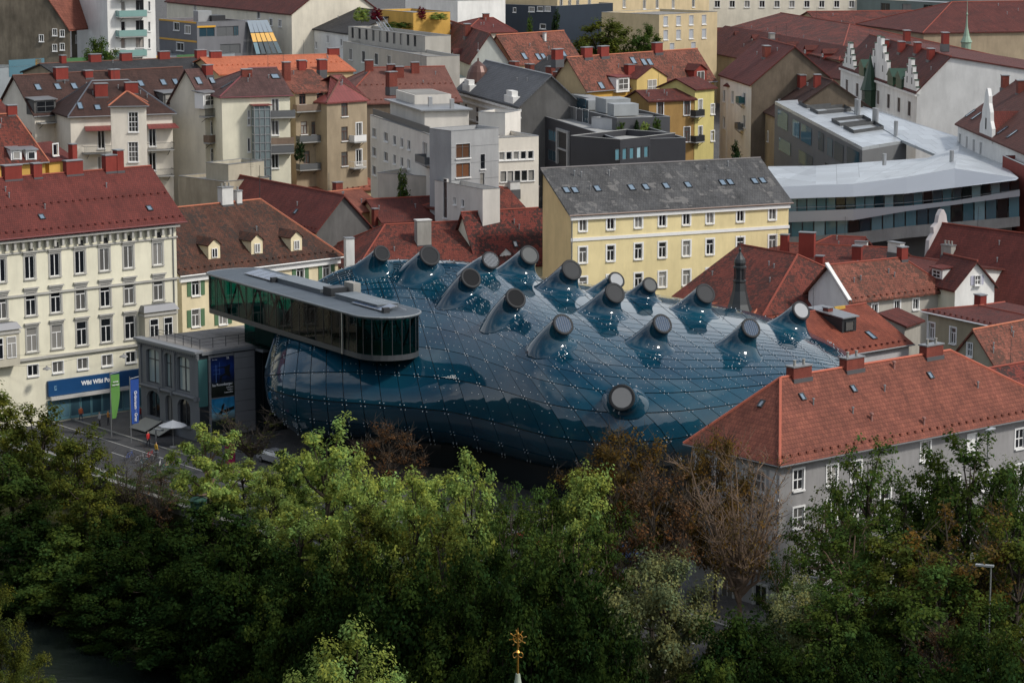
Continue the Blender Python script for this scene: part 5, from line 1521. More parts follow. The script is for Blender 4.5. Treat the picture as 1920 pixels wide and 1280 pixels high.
for k in range(5): n1c.addpx(941 + k * 13.5, 293 - k * .6, .85, 1.1, kind='', surround=.05)
for k in range(5): n1c.addpx(944 + k * 13, 331 - k * .6, .85, 1.4, kind='', surround=.03, fm=FRAMEG)
done(n1c)
n1d = FB('stair_wing', 'beige stair wing with a tall window showing orange diagonals', (815, 338), (905, 355), 353, 2.6, plaster('render_stair', (.60, .57, .53), .2))
n1d.addpx(835, 372, 1.0, 5.2, kind='grid', surround=.03, fm=FRAMEG, glass=ORANGE); n1d.addpx(853, 377, .6, 1.0, kind='', surround=.03); n1d.addpx(868, 381, .6, 1.0, kind='', surround=.03); done(n1d)
n1e = FB('garden_wall_block', 'low beige terrace block behind the small courtyard tree', (708, 324), (815, 332), 366, 7, plaster('render_low', (.50, .46, .40), .25)); done(n1e)
n1f = FB('roof_turret_block', 'small off-white lift overrun above the ribbon-window wing', (897, 210), (947, 212), 366, 5, plaster('render_offwhite', 0)); done(n1f)

# --- dark modern building
CHAR = plaster('charcoal_clad', (.040, .041, .047), .15, .55)
n2 = FB('charcoal_block', 'long charcoal-clad modern building with roof machinery and planted terrace', (985, 181), (1157, 222), 440, 8.5, plaster('charcoal_upper', (.075, .077, .083), .12, .5), GRAVEL)
for (u, v) in ((1001, 197), (1055, 209), (1072, 213), (1098, 218)): n2.addpx(u, v, 2.6 if u != 1072 else 4.4, 2.1, kind='I', surround=.03, fm=FRAMEG, glass=GLASSB if u != 1072 else STEEL)
done(n2)
for (xa, xb, ya, yb, hh) in ((22, 26, 2, 5, 1.2), (28, 33, 2.5, 6.5, 1.9), (35, 38, 2, 6, 1.5), (8, 18, 5, 7.5, .9)): n2.box('roof_unit', plaster('unit_grey', (.30, .32, .33), .2, .5), xa * n2.W / 45, xb * n2.W / 45, ya, yb, n2.h - .3, n2.h + hh)
n2.box('roof_glass', GLASSB, n2.W * .42, n2.W * .6, 1.2, 1.3, n2.h, n2.h + 1.5)
n2b = FB('charcoal_lower_block', 'lower charcoal storeys with glazed ribbons and pale framed loggias', (971, 203), (1161, 262), 434, 10, CHAR, CONCRETE)
for (u, v, w) in ((1004, 245, 6.5), (1036, 255, 5.5), (1087, 268, 7), (1004, 285, 6), (1035, 292, 5), (1087, 303, 6.0), (1128, 280, 7), (1128, 312, 7)): n2b.addpx(u, v, w, 1.7, kind='I', surround=.0, sill=0, fm=FRAMEG, glass=GLASSB)
done(n2b)
for (u, v0, v1) in ((983, 222, 300), (1057, 243, 310)):
    p, p1 = n2b.front(u, v0), n2b.front(u, v1)
    f = MB().box(p.x - 3.3, p.x - 2.6, -.35, -.003, p1.z, p.z).box(p.x + 2.6, p.x + 3.3, -.35, -.003, p1.z, p.z).box(p.x - 2.6, p.x + 2.6, -.35, -.003, p.z - .4, p.z).build('loggia', CONCRETE, n2b.root)
    MB().box(p.x - 2.59, p.x + 2.59, -.02, -.004, p1.z, p.z - .41).build('recess', plain('loggia_dark', (.03, .028, .026), .7), f)
    zz = p.z - 3.2
    while zz > p1.z: MB().box(p.x - 2.59, p.x + 2.59, -.3, -.03, zz, zz + .25).build('slab', CONCRETE, f); zz -= 3.2
n2c = FB('glazed_corner_block', 'charcoal corner storeys with bluish ribbon glazing under a planted concrete terrace', (1163, 262), (1266, 250), 376, 9, CHAR, CONCRETE, parapet=1.0, copm=CONCRETE)
for k in range(8): n2c.addpx(1158 + k * 13.5, 290 - k * 1.3, 1.0, 1.6, kind='', surround=0, sill=0, fm=FRAMEG, glass=GLASSA)
done(n2c)
n2d = FB('terrace_room', 'pale grey penthouse room behind the planted terrace', (1158, 224), (1232, 216), 400, 5, plaster('render_pale', (.42, .43, .44), .2), GRAVEL); done(n2d)

# --- white palace with dome
pal = HB('palace', 'ornate white palace with slate roof and small domed corner', (853, 168), (972, 201), 452, 'building', ov=.6)
pal.ridge(R1=(1034, 141))
for k in range(5):
    for dv in (14, 36, 62): pal.addpx(874 + k * 21, 186 + k * 5.8 + dv, 1.7, 1.7 if dv > 14 else .8, kind='I', fm=FRAMEB, surround=.18, sm=P_WHITE)
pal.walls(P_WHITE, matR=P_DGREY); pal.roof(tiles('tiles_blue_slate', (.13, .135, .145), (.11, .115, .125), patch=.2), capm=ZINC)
for zo, out_, hh in ((.4, .5, .4), (1.6, .2, .25), (4.4, .3, .25)): MB().box(.2, pal.W - .3, pal.ov - out_, pal.ov - .003, pal.h - zo - hh, pal.h - zo).build('cornice_band', P_WHITE, pal.root)
for (u, v, w) in ((878, 160, 4.5), (958, 188, 5.0)):
    p = pal.front(u, v + 14); MB().box(p.x - w / 2, p.x + w / 2, .2, 1.4, pal.h - .2, pal.h + 1.3).box(p.x - w * .3, p.x + w * .3, .3, 1.3, pal.h + 1.3, pal.h + 2.1).build('attic', P_WHITE, pal.root)
p = pal.front(875, 150); dm = MB().lathe([(2.0, 0), (2.0, 1.6), (2.15, 1.7), (1.95, 2.4), (1.75, 3.3), (1.2, 4.3), (.5, 4.9), (.16, 5.1), (.12, 5.6)], 16).build('dome', plain('dome_copper', (.10, .05, .04), .45, .3), pal.root, (p.x, 2.6, pal.h)); MB().lathe([(2.25, 0), (2.25, .5), (2.05, .55)], 16).build('drum', P_WHITE, dm); MB().lathe([(.04, 5.6), (.04, 6.6), (.2, 6.7), (.2, 6.9), (.03, 7.0), (.03, 8.2)], 8).build('finial', STEEL, dm)
tl = FB('glass_roof_hall', 'hall with pale turquoise flat roof behind the palace dome', (826, 150), (950, 140), 468, 30, P_WHITE, seamed('turquoise_sheet', (.36, .45, .43), 2.4, .5, 0)); done(tl)

# --- terracotta house with ochre front
o1 = HB('terracotta_house', 'ochre house with long terracotta roof, dormer storey and skylights', (1100, 172), (1345, 152), 432); o1.ridge(R0=(1062, 108))
for (u, v) in ((1226, 195), (1252, 195), (1284, 196), (1284, 245), (1255, 245), (1313, 195)): o1.addpx(u, v, 1.1, 2.2, fm=FRAMEB, surround=.1)
o1.walls(P_OCHRE, matL=P_SAND); o1.roof(T_TERRAM, capm=CAP_T); o1.gutter()
for (u, v) in ((1127, 161), (1207, 117), (1218, 117), (1187, 114), (1262, 158)): o1.skylight(u, v, 1.1, 1.4)
for u in (1100, 1131, 1232, 1045): o1.chimney(u, 113 - (u - 1060) * .05, 1.9, .9, 1.4, ridge=True)
d = o1.dormer(1222, 178, 7.5, 2.8, mat=plaster('dormer_ochre', (.62, .46, .18), .2), roofm=T_DRED, wk='cross', ww=2.2, wh=2.3, roofrise=1.8); d = o1.dormer(1168, 170, 3.2, 2.2, kind='shed', roofm=REDMETAL, wk='cross', ww=2.4, wh=1.8); o1.chimney(1180, 140, 1.6, 1.0, 1.6)
o1.dormer(1313, 158, 3.2, 2.4, mat=CHIMPAINT, roofm=T_DRED, wk='I', ww=1.9, wh=2.0, roofrise=.9)
o2 = HB('ochre_wing_house', 'brown-ochre house front with iron balconies next to the yellow strip', (1215, 190), (1308, 186), 420); o2.ridge(D=8, rise=1.5); 
for u in (1238, 1288):
    for v in (196, 246): o2.addpx(u, v + 6, 1.1, 2.3, fm=FRAMEB, surround=.12)
o2.walls(plaster('plaster_ochre_brown', (.36, .22, .08), .4)); o2.roof(T_DRED)
o3 = HB('yellow_strip_house', 'narrow yellow house front with stacked iron balconies', (1304, 168), (1346, 164), 424); o3.ridge(D=8, rise=1.6)
for v in (200, 250): o3.addpx(1313, v, 1.0, 2.2, kind='I'); 
for v in (205, 255): o3.addpx(1336, v, .9, 1.6)
o3.walls(plaster('plaster_lemon', (.58, .50, .20), .25)); o3.roof(T_DRED)
for v in (218, 266): o3.balcony(1313, v, 2.4, 1.1, 1.0)
k1 = HB('white_gable_house', 'tall narrow white house with red roof and brown rear gable', (1346, 140), (1406, 160), 455, ov=.35); k1.ridge(R1=(1491, 87))
for (u, v) in ((1358, 180), (1396, 186), (1358, 230), (1396, 228), (1374, 182)): k1.addpx(u, v, 1.7, 2.0, kind='I', surround=.06)
[k1.add('R', xx, zz, 1.0, 1.6, kind='I', surround=.08) for xx in (5, 9.5) for zz in (k1.h - 4, k1.h - 8)]
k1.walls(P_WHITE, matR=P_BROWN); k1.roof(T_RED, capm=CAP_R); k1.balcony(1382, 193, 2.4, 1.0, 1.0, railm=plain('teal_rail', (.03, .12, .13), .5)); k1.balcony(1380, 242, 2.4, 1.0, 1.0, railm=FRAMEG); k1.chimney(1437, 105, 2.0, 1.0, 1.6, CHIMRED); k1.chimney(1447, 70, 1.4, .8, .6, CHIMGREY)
k1d = HB('white_dormer_gable', 'white gable front with one window above the tall narrow house', (1356, 160), (1372, 162), 449); k1d.ridge(D=9, rise=2.5); k1d.walls(P_WHITE); k1d.roof(T_RED)
k2 = HB('brown_roof_house', 'house with brown roof and three broad brick chimneys left of the silver roof', (1420, 205), (1460, 222), 436); k2.ridge(R1=(1562, 152)); k2.addpx(1430, 248, .8, 1.6, kind=''); k2.addpx(1440, 256, .8, 1.6, kind=''); k2.walls(P_BEIGE, matR=P_BROWN); k2.roof(T_BROWN, capm=CAP_D)
for (u, v, w) in ((1483, 158, 1.9), (1503, 162, 2.2), (1532, 162, 1.1), (1440, 118, 1.3)): k2.chimney(u, v, w, 1.0, 1.8)

# --- big mansard roofs, upper right
t12 = HB('mansard_building', 'large institutional building under a long dark red mansard roof', (1328, 62), (1573, 113), 610, 'building'); t12.ridge(D=34, R0=(1407, 15), R1=(1593, 50), hipL=True, hipR=True); t12.walls(P_BEIGE); t12.roof(T_MOTT, capm=CAP_R)
for k in range(7): t12.dormer(1345 + k * 33, 66 + k * 7, 1.3, .9, mat=CHIMPAINT, roofm=T_DRED)
t12b = HB('lower_mansard', 'lower maroon mansard storey in front of the institutional roof', (1300, 92), (1580, 150), 600, 'building'); t12b.ridge(D=14, rise=5.2, hipL=1.2, hipR=1.2); t12b.walls(P_BEIGE); t12b.roof(T_DRED)
t13 = HB('long_dark_roof_building', 'long dark mottled red roof behind the stepped gables', (1560, 66), (1935, 62), 600, 'building'); t13.ridge(D=40, R0=(1500, 22), R1=(1935, 14)); t13.walls(P_BEIGE); t13.roof(T_MOTT, capm=CAP_R)
t13b = HB('corner_red_roof', 'dark red hipped roof at the top right corner', (1730, 62), (1990, 58), 545, 'building'); t13b.ridge(D=36, R0=(1785, 4), R1=(1990, 2), hipL=True); t13b.walls(P_BEIGE); t13b.roof(T_DRED, capm=CAP_R)
ww = HB('stepped_gable_building', 'white ornate building with stepped gables, green turrets and blank firewall', (1573, 124), (1717, 174), 500, 'building', ov=.3)
ww.ridge(R1=(1783, 106)); ww.D = ww.yr * 2 + 30
for k in range(7):
    for dv in (48, 92): ww.addpx(1588 + k * 19.5, 126 + k * 7 + dv - 12, 2.2, 2.4, kind='I', fm=FRAMEB, surround=.15, sm=P_WHITE)
ww.walls(P_WHITE, matR=plaster('firewall_white', (.60, .60, .59), .25)); ww.roof(T_DRED, capm=CAP_R)
for z in (.3, 5.2): MB().box(.1, ww.W - .2, ww.ov - .35, ww.ov - .003, ww.h - z - .35, ww.h - z).build('cornice_band', P_WHITE, ww.root)
TG = plain('glazed_green', (.02, .055, .03), .4)
def stepped(u, v, w, hgt, steps):
    p = ww.front(u, v); pr = []
    for k in range(steps):
        hw = w / 2 * (1 - k / steps); z0, z1 = hgt * k / steps, hgt * (k + 1) / steps
        pr.append((hw, z0)); pr.append((hw, z1))
    out_ = pr + [(-a, z) for a, z in pr[::-1]]
    g_ = MB().prism(out_, 0, .6, lambda a, c, h: (p.x + a, ww.ov - .12 + h, ww.h + c - .3)).build('stepped_gable', P_WHITE, ww.root)
    for k in range(steps):
        for sx in (-1, 1):
            MB().box(p.x + sx * (w / 2 * (1 - k / steps) - .25) - .3, p.x + sx * (w / 2 * (1 - k / steps) - .25) + .3, ww.ov - .2, ww.ov + .55, ww.h + hgt * (k + 1) / steps - .298, ww.h + hgt * (k + 1) / steps - .1).build('step_cap', TG, g_)
    for dz in (.2, .5): 
        for sx in (-.16, .16): MB().box(p.x + sx * w - .3, p.x + sx * w + .3, ww.ov - .14, ww.ov - .122, ww.h + hgt * dz, ww.h + hgt * dz + 1.1).build('gable_window', MATS['hole'], g_)
stepped(1592, 135, 11, 5.0, 5); stepped(1648, 152, 21, 7.6, 6); stepped(1706, 172, 11, 5.4, 5)
for (u, v) in ((1618, 140), (1632, 144), (1672, 158), (1688, 163)):
    p = ww.slope(u, v); t_ = MB().box(-2.2, 2.2, -.3, 2.5, -.2, 1.4).build('green_dormer', TG, ww.root, p); MB().prism([(-2.5, 0), (2.5, 0), (0, 1.3)], -.5, 2.6, lambda a, c, h: (a, h, 1.4 + c)).build('dormer_roof', TG, t_)
p = ww.front(1640, 165); MB().lathe([(1.4, -8), (1.4, 0), (1.7, .1), (1.2, 1.6), (.5, 4.2), (.05, 6.5)], 8).build('oriel_spire', TG, ww.root, (p.x, ww.ov - .9, ww.h - 2.2)); MB().lathe([(1.35, -6), (1.35, -.01)], 8).build('oriel', P_WHITE, ww.root, (p.x, ww.ov - .95, ww.h - 2.2))
for (u, v) in ((1660, 92), (1690, 96), (1720, 98), (1745, 110), (1772, 80), (1700, 75)):
    ww.chimney(u, v, 1.8, 1.0, 1.6)
tw = thing('green_spire', 'slim green copper spire with finial above the dark roofs', 'spire', tuple(aty(1812, 70, 540)), 0); MB().lathe([(1.0, -8), (1.0, -1.2), (1.2, -1), (.65, .2), (.25, 2.0), (.10, 4.2), (.22, 4.6), (.07, 5.0), (.04, 7.5)], 10).build('shaft', plain('verdigris', (.22, .32, .24), .6), tw)
t15 = HB('baroque_gable_house', 'white house with brown-red roof and curved white gable at right edge', (1790, 232), (1975, 312), 400); t15.ridge(D=18, R0=(1880, 143), hipL=True, hipR=0)
for k in range(4): t15.addpx(1800 + k * 13, 262 + k * 5.5, 1.2, 1.8, kind='I', surround=.15); 
t15.walls(P_WHITE); t15.roof(tiles('tiles_brown_red', (.14, .05, .038), (.11, .042, .032), patch=.3), capm=CAP_R)
for (u, v) in ((1820, 213), (1831, 218), (1880, 245), (1898, 252)): t15.skylight(u, v, 1.1, 1.8)
for (u, v) in ((1884, 162), (1913, 172)): t15.chimney(u, v, 1.3, 1.0, 1.6, CHIMRED)
p = t15.front(1850, 250); gm_ = [(x * 1.9, z) for x, z in [(-2.2, 0), (2.2, 0), (2.1, 2.0), (1.5, 3.0), (1.4, 4.2), (.8, 5.4), (.7, 6.4), (.25, 7.4), (-.25, 7.4), (-.7, 6.4), (-.8, 5.4), (-1.4, 4.2), (-1.5, 3.0), (-2.1, 2.0)]]
gg = MB().prism(gm_, 0, .5, lambda a, c, h: (p.x + a, t15.ov - .15 + h, t15.h + c - .6)).build('curved_gable', P_WHITE, t15.root); MB().box(p.x - .4, p.x + .4, t15.ov - .17, t15.ov - .152, t15.h + 1.0, t15.h + 2.6).build('gable_window', MATS['hole'], gg)
MB().prism([(-2.2, 0), (2.2, 0), (0, 3.6)], .36, 6, lambda a, c, h: (p.x + a, t15.ov + h, t15.h + c)).build('gable_roof', T_RED, t15.root)
t16 = FB('brick_red_block', 'small brick-red rendered block with zinc roof at right edge', (1880, 292), (1975, 335), 362, 10, plaster('render_red', (.22, .05, .04), .3), ZINC); t16.addpx(1905, 398, .9, 1.5); done(t16)

# --- silver building
SILV = seamed('silver_sheet', (.50, .535, .56), 2.4, .38, .45)
SILVW = plain('silver_side', (.44, .47, .51), .45, .15, .5, .05, .3)
SGREY = plaster('silver_grey_wall', (.16, .165, .17), .15, .5)
ar = thing('silver_building', 'futuristic silver building with folded metal roof and long glass bands', 'building', (0, 0, 0))
def slab(name, mat, pts, th, parent=None, wallm=None, low=None):
    """pts: world points of the upper face; extruded straight down by th"""
    m = MB(); n = len(pts); up = [tuple(p) for p in pts]; dn = [(p[0], p[1], (p[2] - th) if low is None else low) for p in pts]
    m.v += up + dn; m.f.append(tuple(range(n))); m.f.append(tuple(range(2 * n - 1, n - 1, -1)))
    for k in range(n):
        j = (k + 1) % n; m.f.append((k, n + k, n + j, j))
    return m.build(name, mat, parent)
# front wing: eave edge from left to right
FE = [(1440, 352, 362), (1530, 347, 358), (1600, 345, 355), (1700, 332, 352), (1790, 316, 350), (1910, 334, 344)]
BE = [(1440, 312, 380), (1530, 311, 381), (1640, 303, 384), (1740, 296, 386), (1800, 270, 400), (1860, 292, 385)]
fe = [aty(*p) for p in FE]; be = [aty(*p) for p in BE]
m = MB()
for k in range(len(fe) - 1): m.poly([fe[k], fe[k + 1], be[k + 1], be[k]])
m.build('roof', SILV, ar)
fb = [aty(1440, 374, 360.6), aty(1530, 371, 356.6), aty(1600, 369, 353.6), aty(1700, 363, 350.4), aty(1790, 352, 348.0), aty(1905, 338, 343.2)]
for k in range(len(fe) - 1): MB().poly([fb[k], fb[k + 1], fe[k + 1], fe[k]]).build('fascia_panel', SILVW, ar)
# floors of glass set back behind silver parapets
def band(v0s, v1s, name, mat, dd, split=None, parent=None):
    us = [1440, 1530, 1600, 1700, 1790, 1912]; ds = [362, 358, 355, 352, 350, 345]
    if not split:
        for k in range(5): MB().poly([aty(us[k], v1s[k], ds[k] + dd), aty(us[k + 1], v1s[k + 1], ds[k + 1] + dd), aty(us[k + 1], v0s[k + 1], ds[k + 1] + dd), aty(us[k], v0s[k], ds[k] + dd)]).build(name, mat, ar)
    else:
        n = split
        def lerp(T, f):
            x = 1440 + (1912 - 1440) * f
            for k in range(5):
                if us[k] <= x <= us[k + 1]: t = (x - us[k]) / (us[k + 1] - us[k]); return T[k] + (T[k + 1] - T[k]) * t
            return T[-1]
        for k in range(n):
            f0, f1 = (k + .06) / n, (k + .94) / n
            u0, u1 = 1440 + 472 * f0, 1440 + 472 * f1
            mt = [GLASSA, GLASSA, GLASSA, GLASSB, MATS['dark_glazing']][hashc('ar', name, k).randrange(5)]
            MB().poly([aty(u0, lerp(v1s, f0), lerp(ds, f0) + dd), aty(u1, lerp(v1s, f1), lerp(ds, f1) + dd), aty(u1, lerp(v0s, f1), lerp(ds, f1) + dd), aty(u0, lerp(v0s, f0), lerp(ds, f0) + dd)]).build(name, mt, ar)
band([372, 369, 367, 361, 350, 338], [400, 397, 395, 388, 378, 362], 'glass_pane', None, .5, 26)
band([398, 395, 392, 386, 376, 356], [418, 415, 413, 396, 384, 368], 'parapet_panel', SILVW, -.8)
band([416, 412, 408, 394, 382, 368], [452, 448, 442, 428, 420, 410], 'glass_pane', None, .7, 22)
band([446, 442, 436, 424, 416, 406], [470, 466, 460, 446, 438, 424], 'base_panel', CONCRETE, .4)
rl2 = MB()
us = [1440, 1530, 1600, 1700, 1790, 1912]; vs_ = [391, 388, 386, 380, 371, 356]; ds = [362, 358, 355, 352, 350, 345]
tube_path(rl2, [aty(u, v, d - .3) for u, v, d in zip(us, vs_, ds)], .05); rl2.build('balcony_rail', STEEL, ar)
core = [aty(1440, 352, 366), aty(1700, 340, 358), aty(1900, 340, 352), aty(1860, 300, 384), aty(1600, 312, 384), aty(1440, 316, 380)]
slab('core', SGREY, [(p.x, p.y, 17.0) for p in core], 17, ar)
# rear bar
RB = [aty(1453, 190, 420), aty(1617, 276, 392), aty(1700, 262, 400), aty(1557, 183, 428)]
slab('bar_roof', SILV, RB, .5, ar)
RB2 = [aty(1690, 262, 399), aty(1790, 305, 384), aty(1890, 318, 380), aty(1800, 258, 402), aty(1590, 190, 424), aty(1560, 184, 427)]
slab('ramp_roof', SILV, RB2, .4, ar)
bw = MB()
a_, b_ = RB[0], RB[1]
L_ = Vector((b_.x - a_.x, b_.y - a_.y, 0)); 
def bpt(f, z): q = a_ + (b_ - a_) * f; return (q.x, q.y, z)
for (f0, f1) in ((0, 1),): bw.poly([bpt(0, 6), bpt(1, 6), (b_.x, b_.y, b_.z - .5), (a_.x, a_.y, a_.z - .5)])
bw.poly([(b_.x, b_.y, 6), (RB[2].x, RB[2].y, 6), (RB[2].x, RB[2].y, RB[2].z - .5), (b_.x, b_.y, b_.z - .5)]); bw.build('bar_wall', SGREY, ar)
nn_ = Vector((-(b_.y - a_.y), b_.x - a_.x, 0)).normalized(); nn_ = nn_ if nn_.y < 0 else -nn_
for k, (f0, f1, dz0, dz1) in enumerate(((.04, .16, .9, 3.6), (.22, .30, 1.2, 3.8), (.32, .44, 1.2, 3.9), (.52, .58, 1.0, 3.8), (.62, .68, 1.2, 3.9), (.70, .80, 1.2, 3.9), (.84, .97, 1.0, 3.6), (.06, .2, 5.2, 7.2), (.3, .46, 5.4, 7.4), (.6, .75, 5.2, 7.2))):
    q0, q1 = a_ + (b_ - a_) * f0, a_ + (b_ - a_) * f1; off = nn_ * .08
    MB().poly([(q0.x + off.x, q0.y + off.y, q0.z - dz1), (q1.x + off.x, q1.y + off.y, q1.z - dz1), (q1.x + off.x, q1.y + off.y, q1.z - dz0), (q0.x + off.x, q0.y + off.y, q0.z - dz0)]).build('window', GLASSB, ar)
# light wells sunk in the bar roof, flues
def onbar(f, g, dz=0): 
    q = RB[0] * (1 - f) * (1 - g) + RB[1] * f * (1 - g) + RB[2] * f * g + RB[3] * (1 - f) * g; return (q.x, q.y, q.z + dz)
for (f0, f1) in ((.10, .20), (.24, .34), (.50, .60), (.64, .76)):
    w_ = MB()
    c = [(f0, .28), (f1, .28), (f1, .92), (f0, .92)]
    lo = [onbar(*q_, .02) for q_ in c]; hi = [onbar(*q_, .55) for q_ in c]
    w_.poly(lo)
    for k in range(4): j = (k + 1) % 4; w_.poly([lo[k], lo[j], hi[j], hi[k]]); w_.poly([lo[j], lo[k], hi[k], hi[j]])
    w_.build('light_well', SGREY, ar)
for (f, g) in ((.03, .75), (.04, .82), (.05, .89), (.06, .96), (.40, .93), (.43, .93), (.62, .95), (.65, .95), (.92, .9)):
    p = onbar(f, g); MB().tube(p, (p[0], p[1], p[2] + 2.4), .32, .32, 10).build('flue', STEEL, ar)
for (u, v, d) in ((1658, 310, 366), (1784, 304, 364)):
    p = aty(u, v, d); MB().tube(p, p + Vector((0, 0, 1.6)), .3, .3, 10).build('flue', STEEL, ar)

# --- right middle: roofs between museum and silver building
r1 = HB('courtyard_wing', 'broad dark red roof with long ridge falling towards the right, behind museum nozzles', (1258, 556), (1430, 592), 319); r1.ridge(D=21, R0=(1352, 452), R1=(1495, 500), hipL=True, hipR=True); r1.walls(P_CREAM); r1.roof(T_MOTT, capm=CAP_R)
r1b = HB('rear_courtyard_wing', 'dark red rear roof with tall red fire walls and chimneys', (1372, 508), (1660, 522), 336); r1b.ridge(D=20, R0=(1356, 450), R1=(1640, 482), hipL=True); r1b.walls(P_CREAM); r1b.roof(T_MOTT, capm=CAP_R)
for (u, v, w, up) in ((1471, 478, 1.0, 2.6), (1513, 480, 2.0, 3.0), (1607, 485, 1.2, 1.6), (1537, 492, 1.0, .8)): r1b.chimney(u, v, w, 1.0, up)
r1b.skylight(1418, 470, 1.0, 1.0)
r2 = HB('mottled_gable_house', 'grey house with mottled pale-red roof and white left gable edge', (1592, 567), (1788, 545), 303, ov=.5); r2.ridge(D=None, R0=(1549, 497)); r2.rx = (0, r2.hit(1692, 468, 1, r2.yr).x)
for (u, v) in ((1682, 573), (1717, 570), (1640, 580)): r2.addpx(u, v, .85, 1.25, kind='I', surround=.16)
r2.walls(plaster('plaster_warm_grey', (.40, .38, .34), .35), matL=P_WHITE); r2.roof(T_TERRAM, capm=CAP_R); r2.snow(T_TERRA)
wg = MB(); e0, e1 = Vector((-.15, -.1, r2.h)), Vector((-.15, r2.yr, r2.zr))
wg.poly([e0, e1, e1 + Vector((0, 0, .3)), e0 + Vector((0, 0, .3))]); wg.poly([e0 + Vector((0, 0, .3)), e1 + Vector((0, 0, .3)), e1 + Vector((.5, 0, .3)), e0 + Vector((.5, 0, .3))]); wg.poly([e0 + Vector((.5, 0, .3)), e1 + Vector((.5, 0, .3)), e1 + Vector((.5, 0, 0)), e0 + Vector((.5, 0, 0))]); wg.build('verge_wall', P_WHITE, r2.root)
r2.chimney(1692, 472, 1.0, .9, 1.2, ridge=True)
r4 = HB('metal_dormer_house', 'rust-red hipped house with black metal dormer and skylight beyond the bubble', (1545, 672), (1714, 644), 283); r4.ridge(D=14.5, R0=(1527, 583), R1=(1637, 566), hipR=True); r4.walls(plaster('plaster_lilac', (.48, .46, .47), .25)); r4.roof(tiles('tiles_rust', (.25, .065, .036), (.20, .05, .03), patch=.4), capm=CAP_R); r4.snow(T_RED); r4.gutter()
r4.dormer(1592, 622, 2.3, 1.6, mat=DARKMETAL, roofm=ZINC, kind='shed', wk='', ww=1.4, wh=1.1, fm=DARKMETAL); r4.skylight(1633, 629, .75, 1.5); r4.chimney(1552, 592, .8, .8, .9, CHIMRED)
for (u, v) in ((1570, 577), (1578, 576)): p = r4.slope(u, v + 3); MB().box(-.5, .5, -.1, .1, 0, .35).build('snow_hook', plain('hook_yellow', (.5, .32, .06), .6), r4.root, p)
r4b = HB('rust_roof_annex', 'small rust-red roof with brass ridge between turret and metal dormer', (1400, 606), (1560, 590), 302); r4b.ridge(D=13, R0=(1437, 556), R1=(1528, 545), hipL=True, hipR=True); r4b.walls(P_CREAM); r4b.roof(MATS['tiles_rust'], capm=CAP_T)
r3 = HB('olive_house', 'beige house with white windows under a low dark roof at right', (1728, 582), (1868, 612), 293, ov=.5); r3.ridge(D=12, R0=(1752, 556), hipL=2.5)
for (u, v) in ((1747, 620), (1787, 629)): r3.addpx(u, v, .95, 1.75, kind='T', surround=.16)
r3.walls(plaster('plaster_khaki', (.34, .30, .21), .3)); r3.roof(T_DRED, capm=CAP_R); r3.snow(T_DRED); r3.chimney(1838, 568, 1.1, .9, .9)
r3.gutter(WHITE); r3.downpipe(.6, WHITE)
r3b = HB('lean_to_house', 'small dark red lean-to roof over a grey passage wall', (1700, 612), (1735, 600), 297); r3b.ridge(D=7, rise=1.2); r3b.walls(plaster('plaster_warm_grey', 0)); r3b.roof(T_DRED)
r5 = HB('big_red_roof_house', 'big plain red roof with scrolled white gable at the right edge', (1690, 565), (1990, 612), 330); r5.ridge(R0=(1766, 418)); r5.walls(P_CREAM); r5.roof(T_RED, capm=CAP_R); r5.chimney(1778, 475, 1.6, .9, 1.0, CHIMGREY, pots=3)
sc_ = [(-2.6, -2), (2.6, -2), (2.4, .2), (1.6, 1.0), (1.7, 1.8), (.9, 2.3), (.7, 3.2), (.2, 3.9), (-.2, 3.9), (-.7, 3.2), (-.9, 2.3), (-1.7, 1.8), (-1.6, 1.0), (-2.4, .2)]
MB().prism(sc_, 0, .6, lambda a, c, h: (-.5 + h, r5.yr + a, r5.zr + c - 2.2)).build('scroll_gable', plaster('gable_stone', (.50, .47, .47), .3), r5.root)
r6 = HB('shuttered_gable_house', 'small white gabled house with lilac shutters and a side dormer', (1726, 530), (1789, 545), 314); r6.ridge(R1=(1833, 489)); r6.walls(P_CREAM, matR=P_WHITE); r6.roof(T_DRED, capm=CAP_R)
r6.dormer(1757, 522, 2.2, 1.2, kind='shed', roofm=T_RED, mat=P_WHITE, wk='cross', ww=1.6, wh=.9)
p = r6.hit(1832, 525, 0, r6.W - r6.ov); window(r6.root, r6.W - r6.ov + .2, p.y, p.z - .55, .8, 1.1, math.pi / 2, 'cross', surround=.05)
for sx in (-1, 1): MB().box(r6.W - r6.ov + .01, r6.W - r6.ov + .06, p.y + sx * .68 - .22, p.y + sx * .68 + .22, p.z - .55, p.z + .55).build('shutter', plain('lilac_paint', (.42, .42, .5), .6), r6.root)
r7 = HB('beige_gable_house', 'beige house with one window in its gable and pinkish tiles at right edge', (1868, 692), (1985, 668), 272); r7.ridge(R0=(1823, 618)); r7.walls(P_CREAM, matL=plaster('plaster_pebble', (.40, .36, .27), .35)); r7.roof(T_TERRAM, capm=CAP_T)
p = r7.hit(1820, 655, 0, r7.ov); window(r7.root, r7.ov - .2, p.y, p.z - .7, .65, 1.4, -math.pi / 2, 'cross', surround=.08)
r8 = HB('dark_tile_house', 'dark moss-stained tile roof at the right edge behind the grey building', (1905, 768), (2040, 742), 254); r8.ridge(R0=(1842, 692)); r8.walls(P_CREAM); r8.roof(T_MOTT2, capm=CAP_R)
r9 = HB('small_gable_roof', 'small plain red roof in front of the silver building', (1500, 470), (1610, 475), 346); r9.ridge(D=9, R0=(1560, 442), R1=(1600, 446), hipL=True); r9.walls(P_WHITE); r9.roof(T_RED, capm=CAP_R); r9.chimney(1615, 462, 1.6, .8, .6, CHIMWHITE)
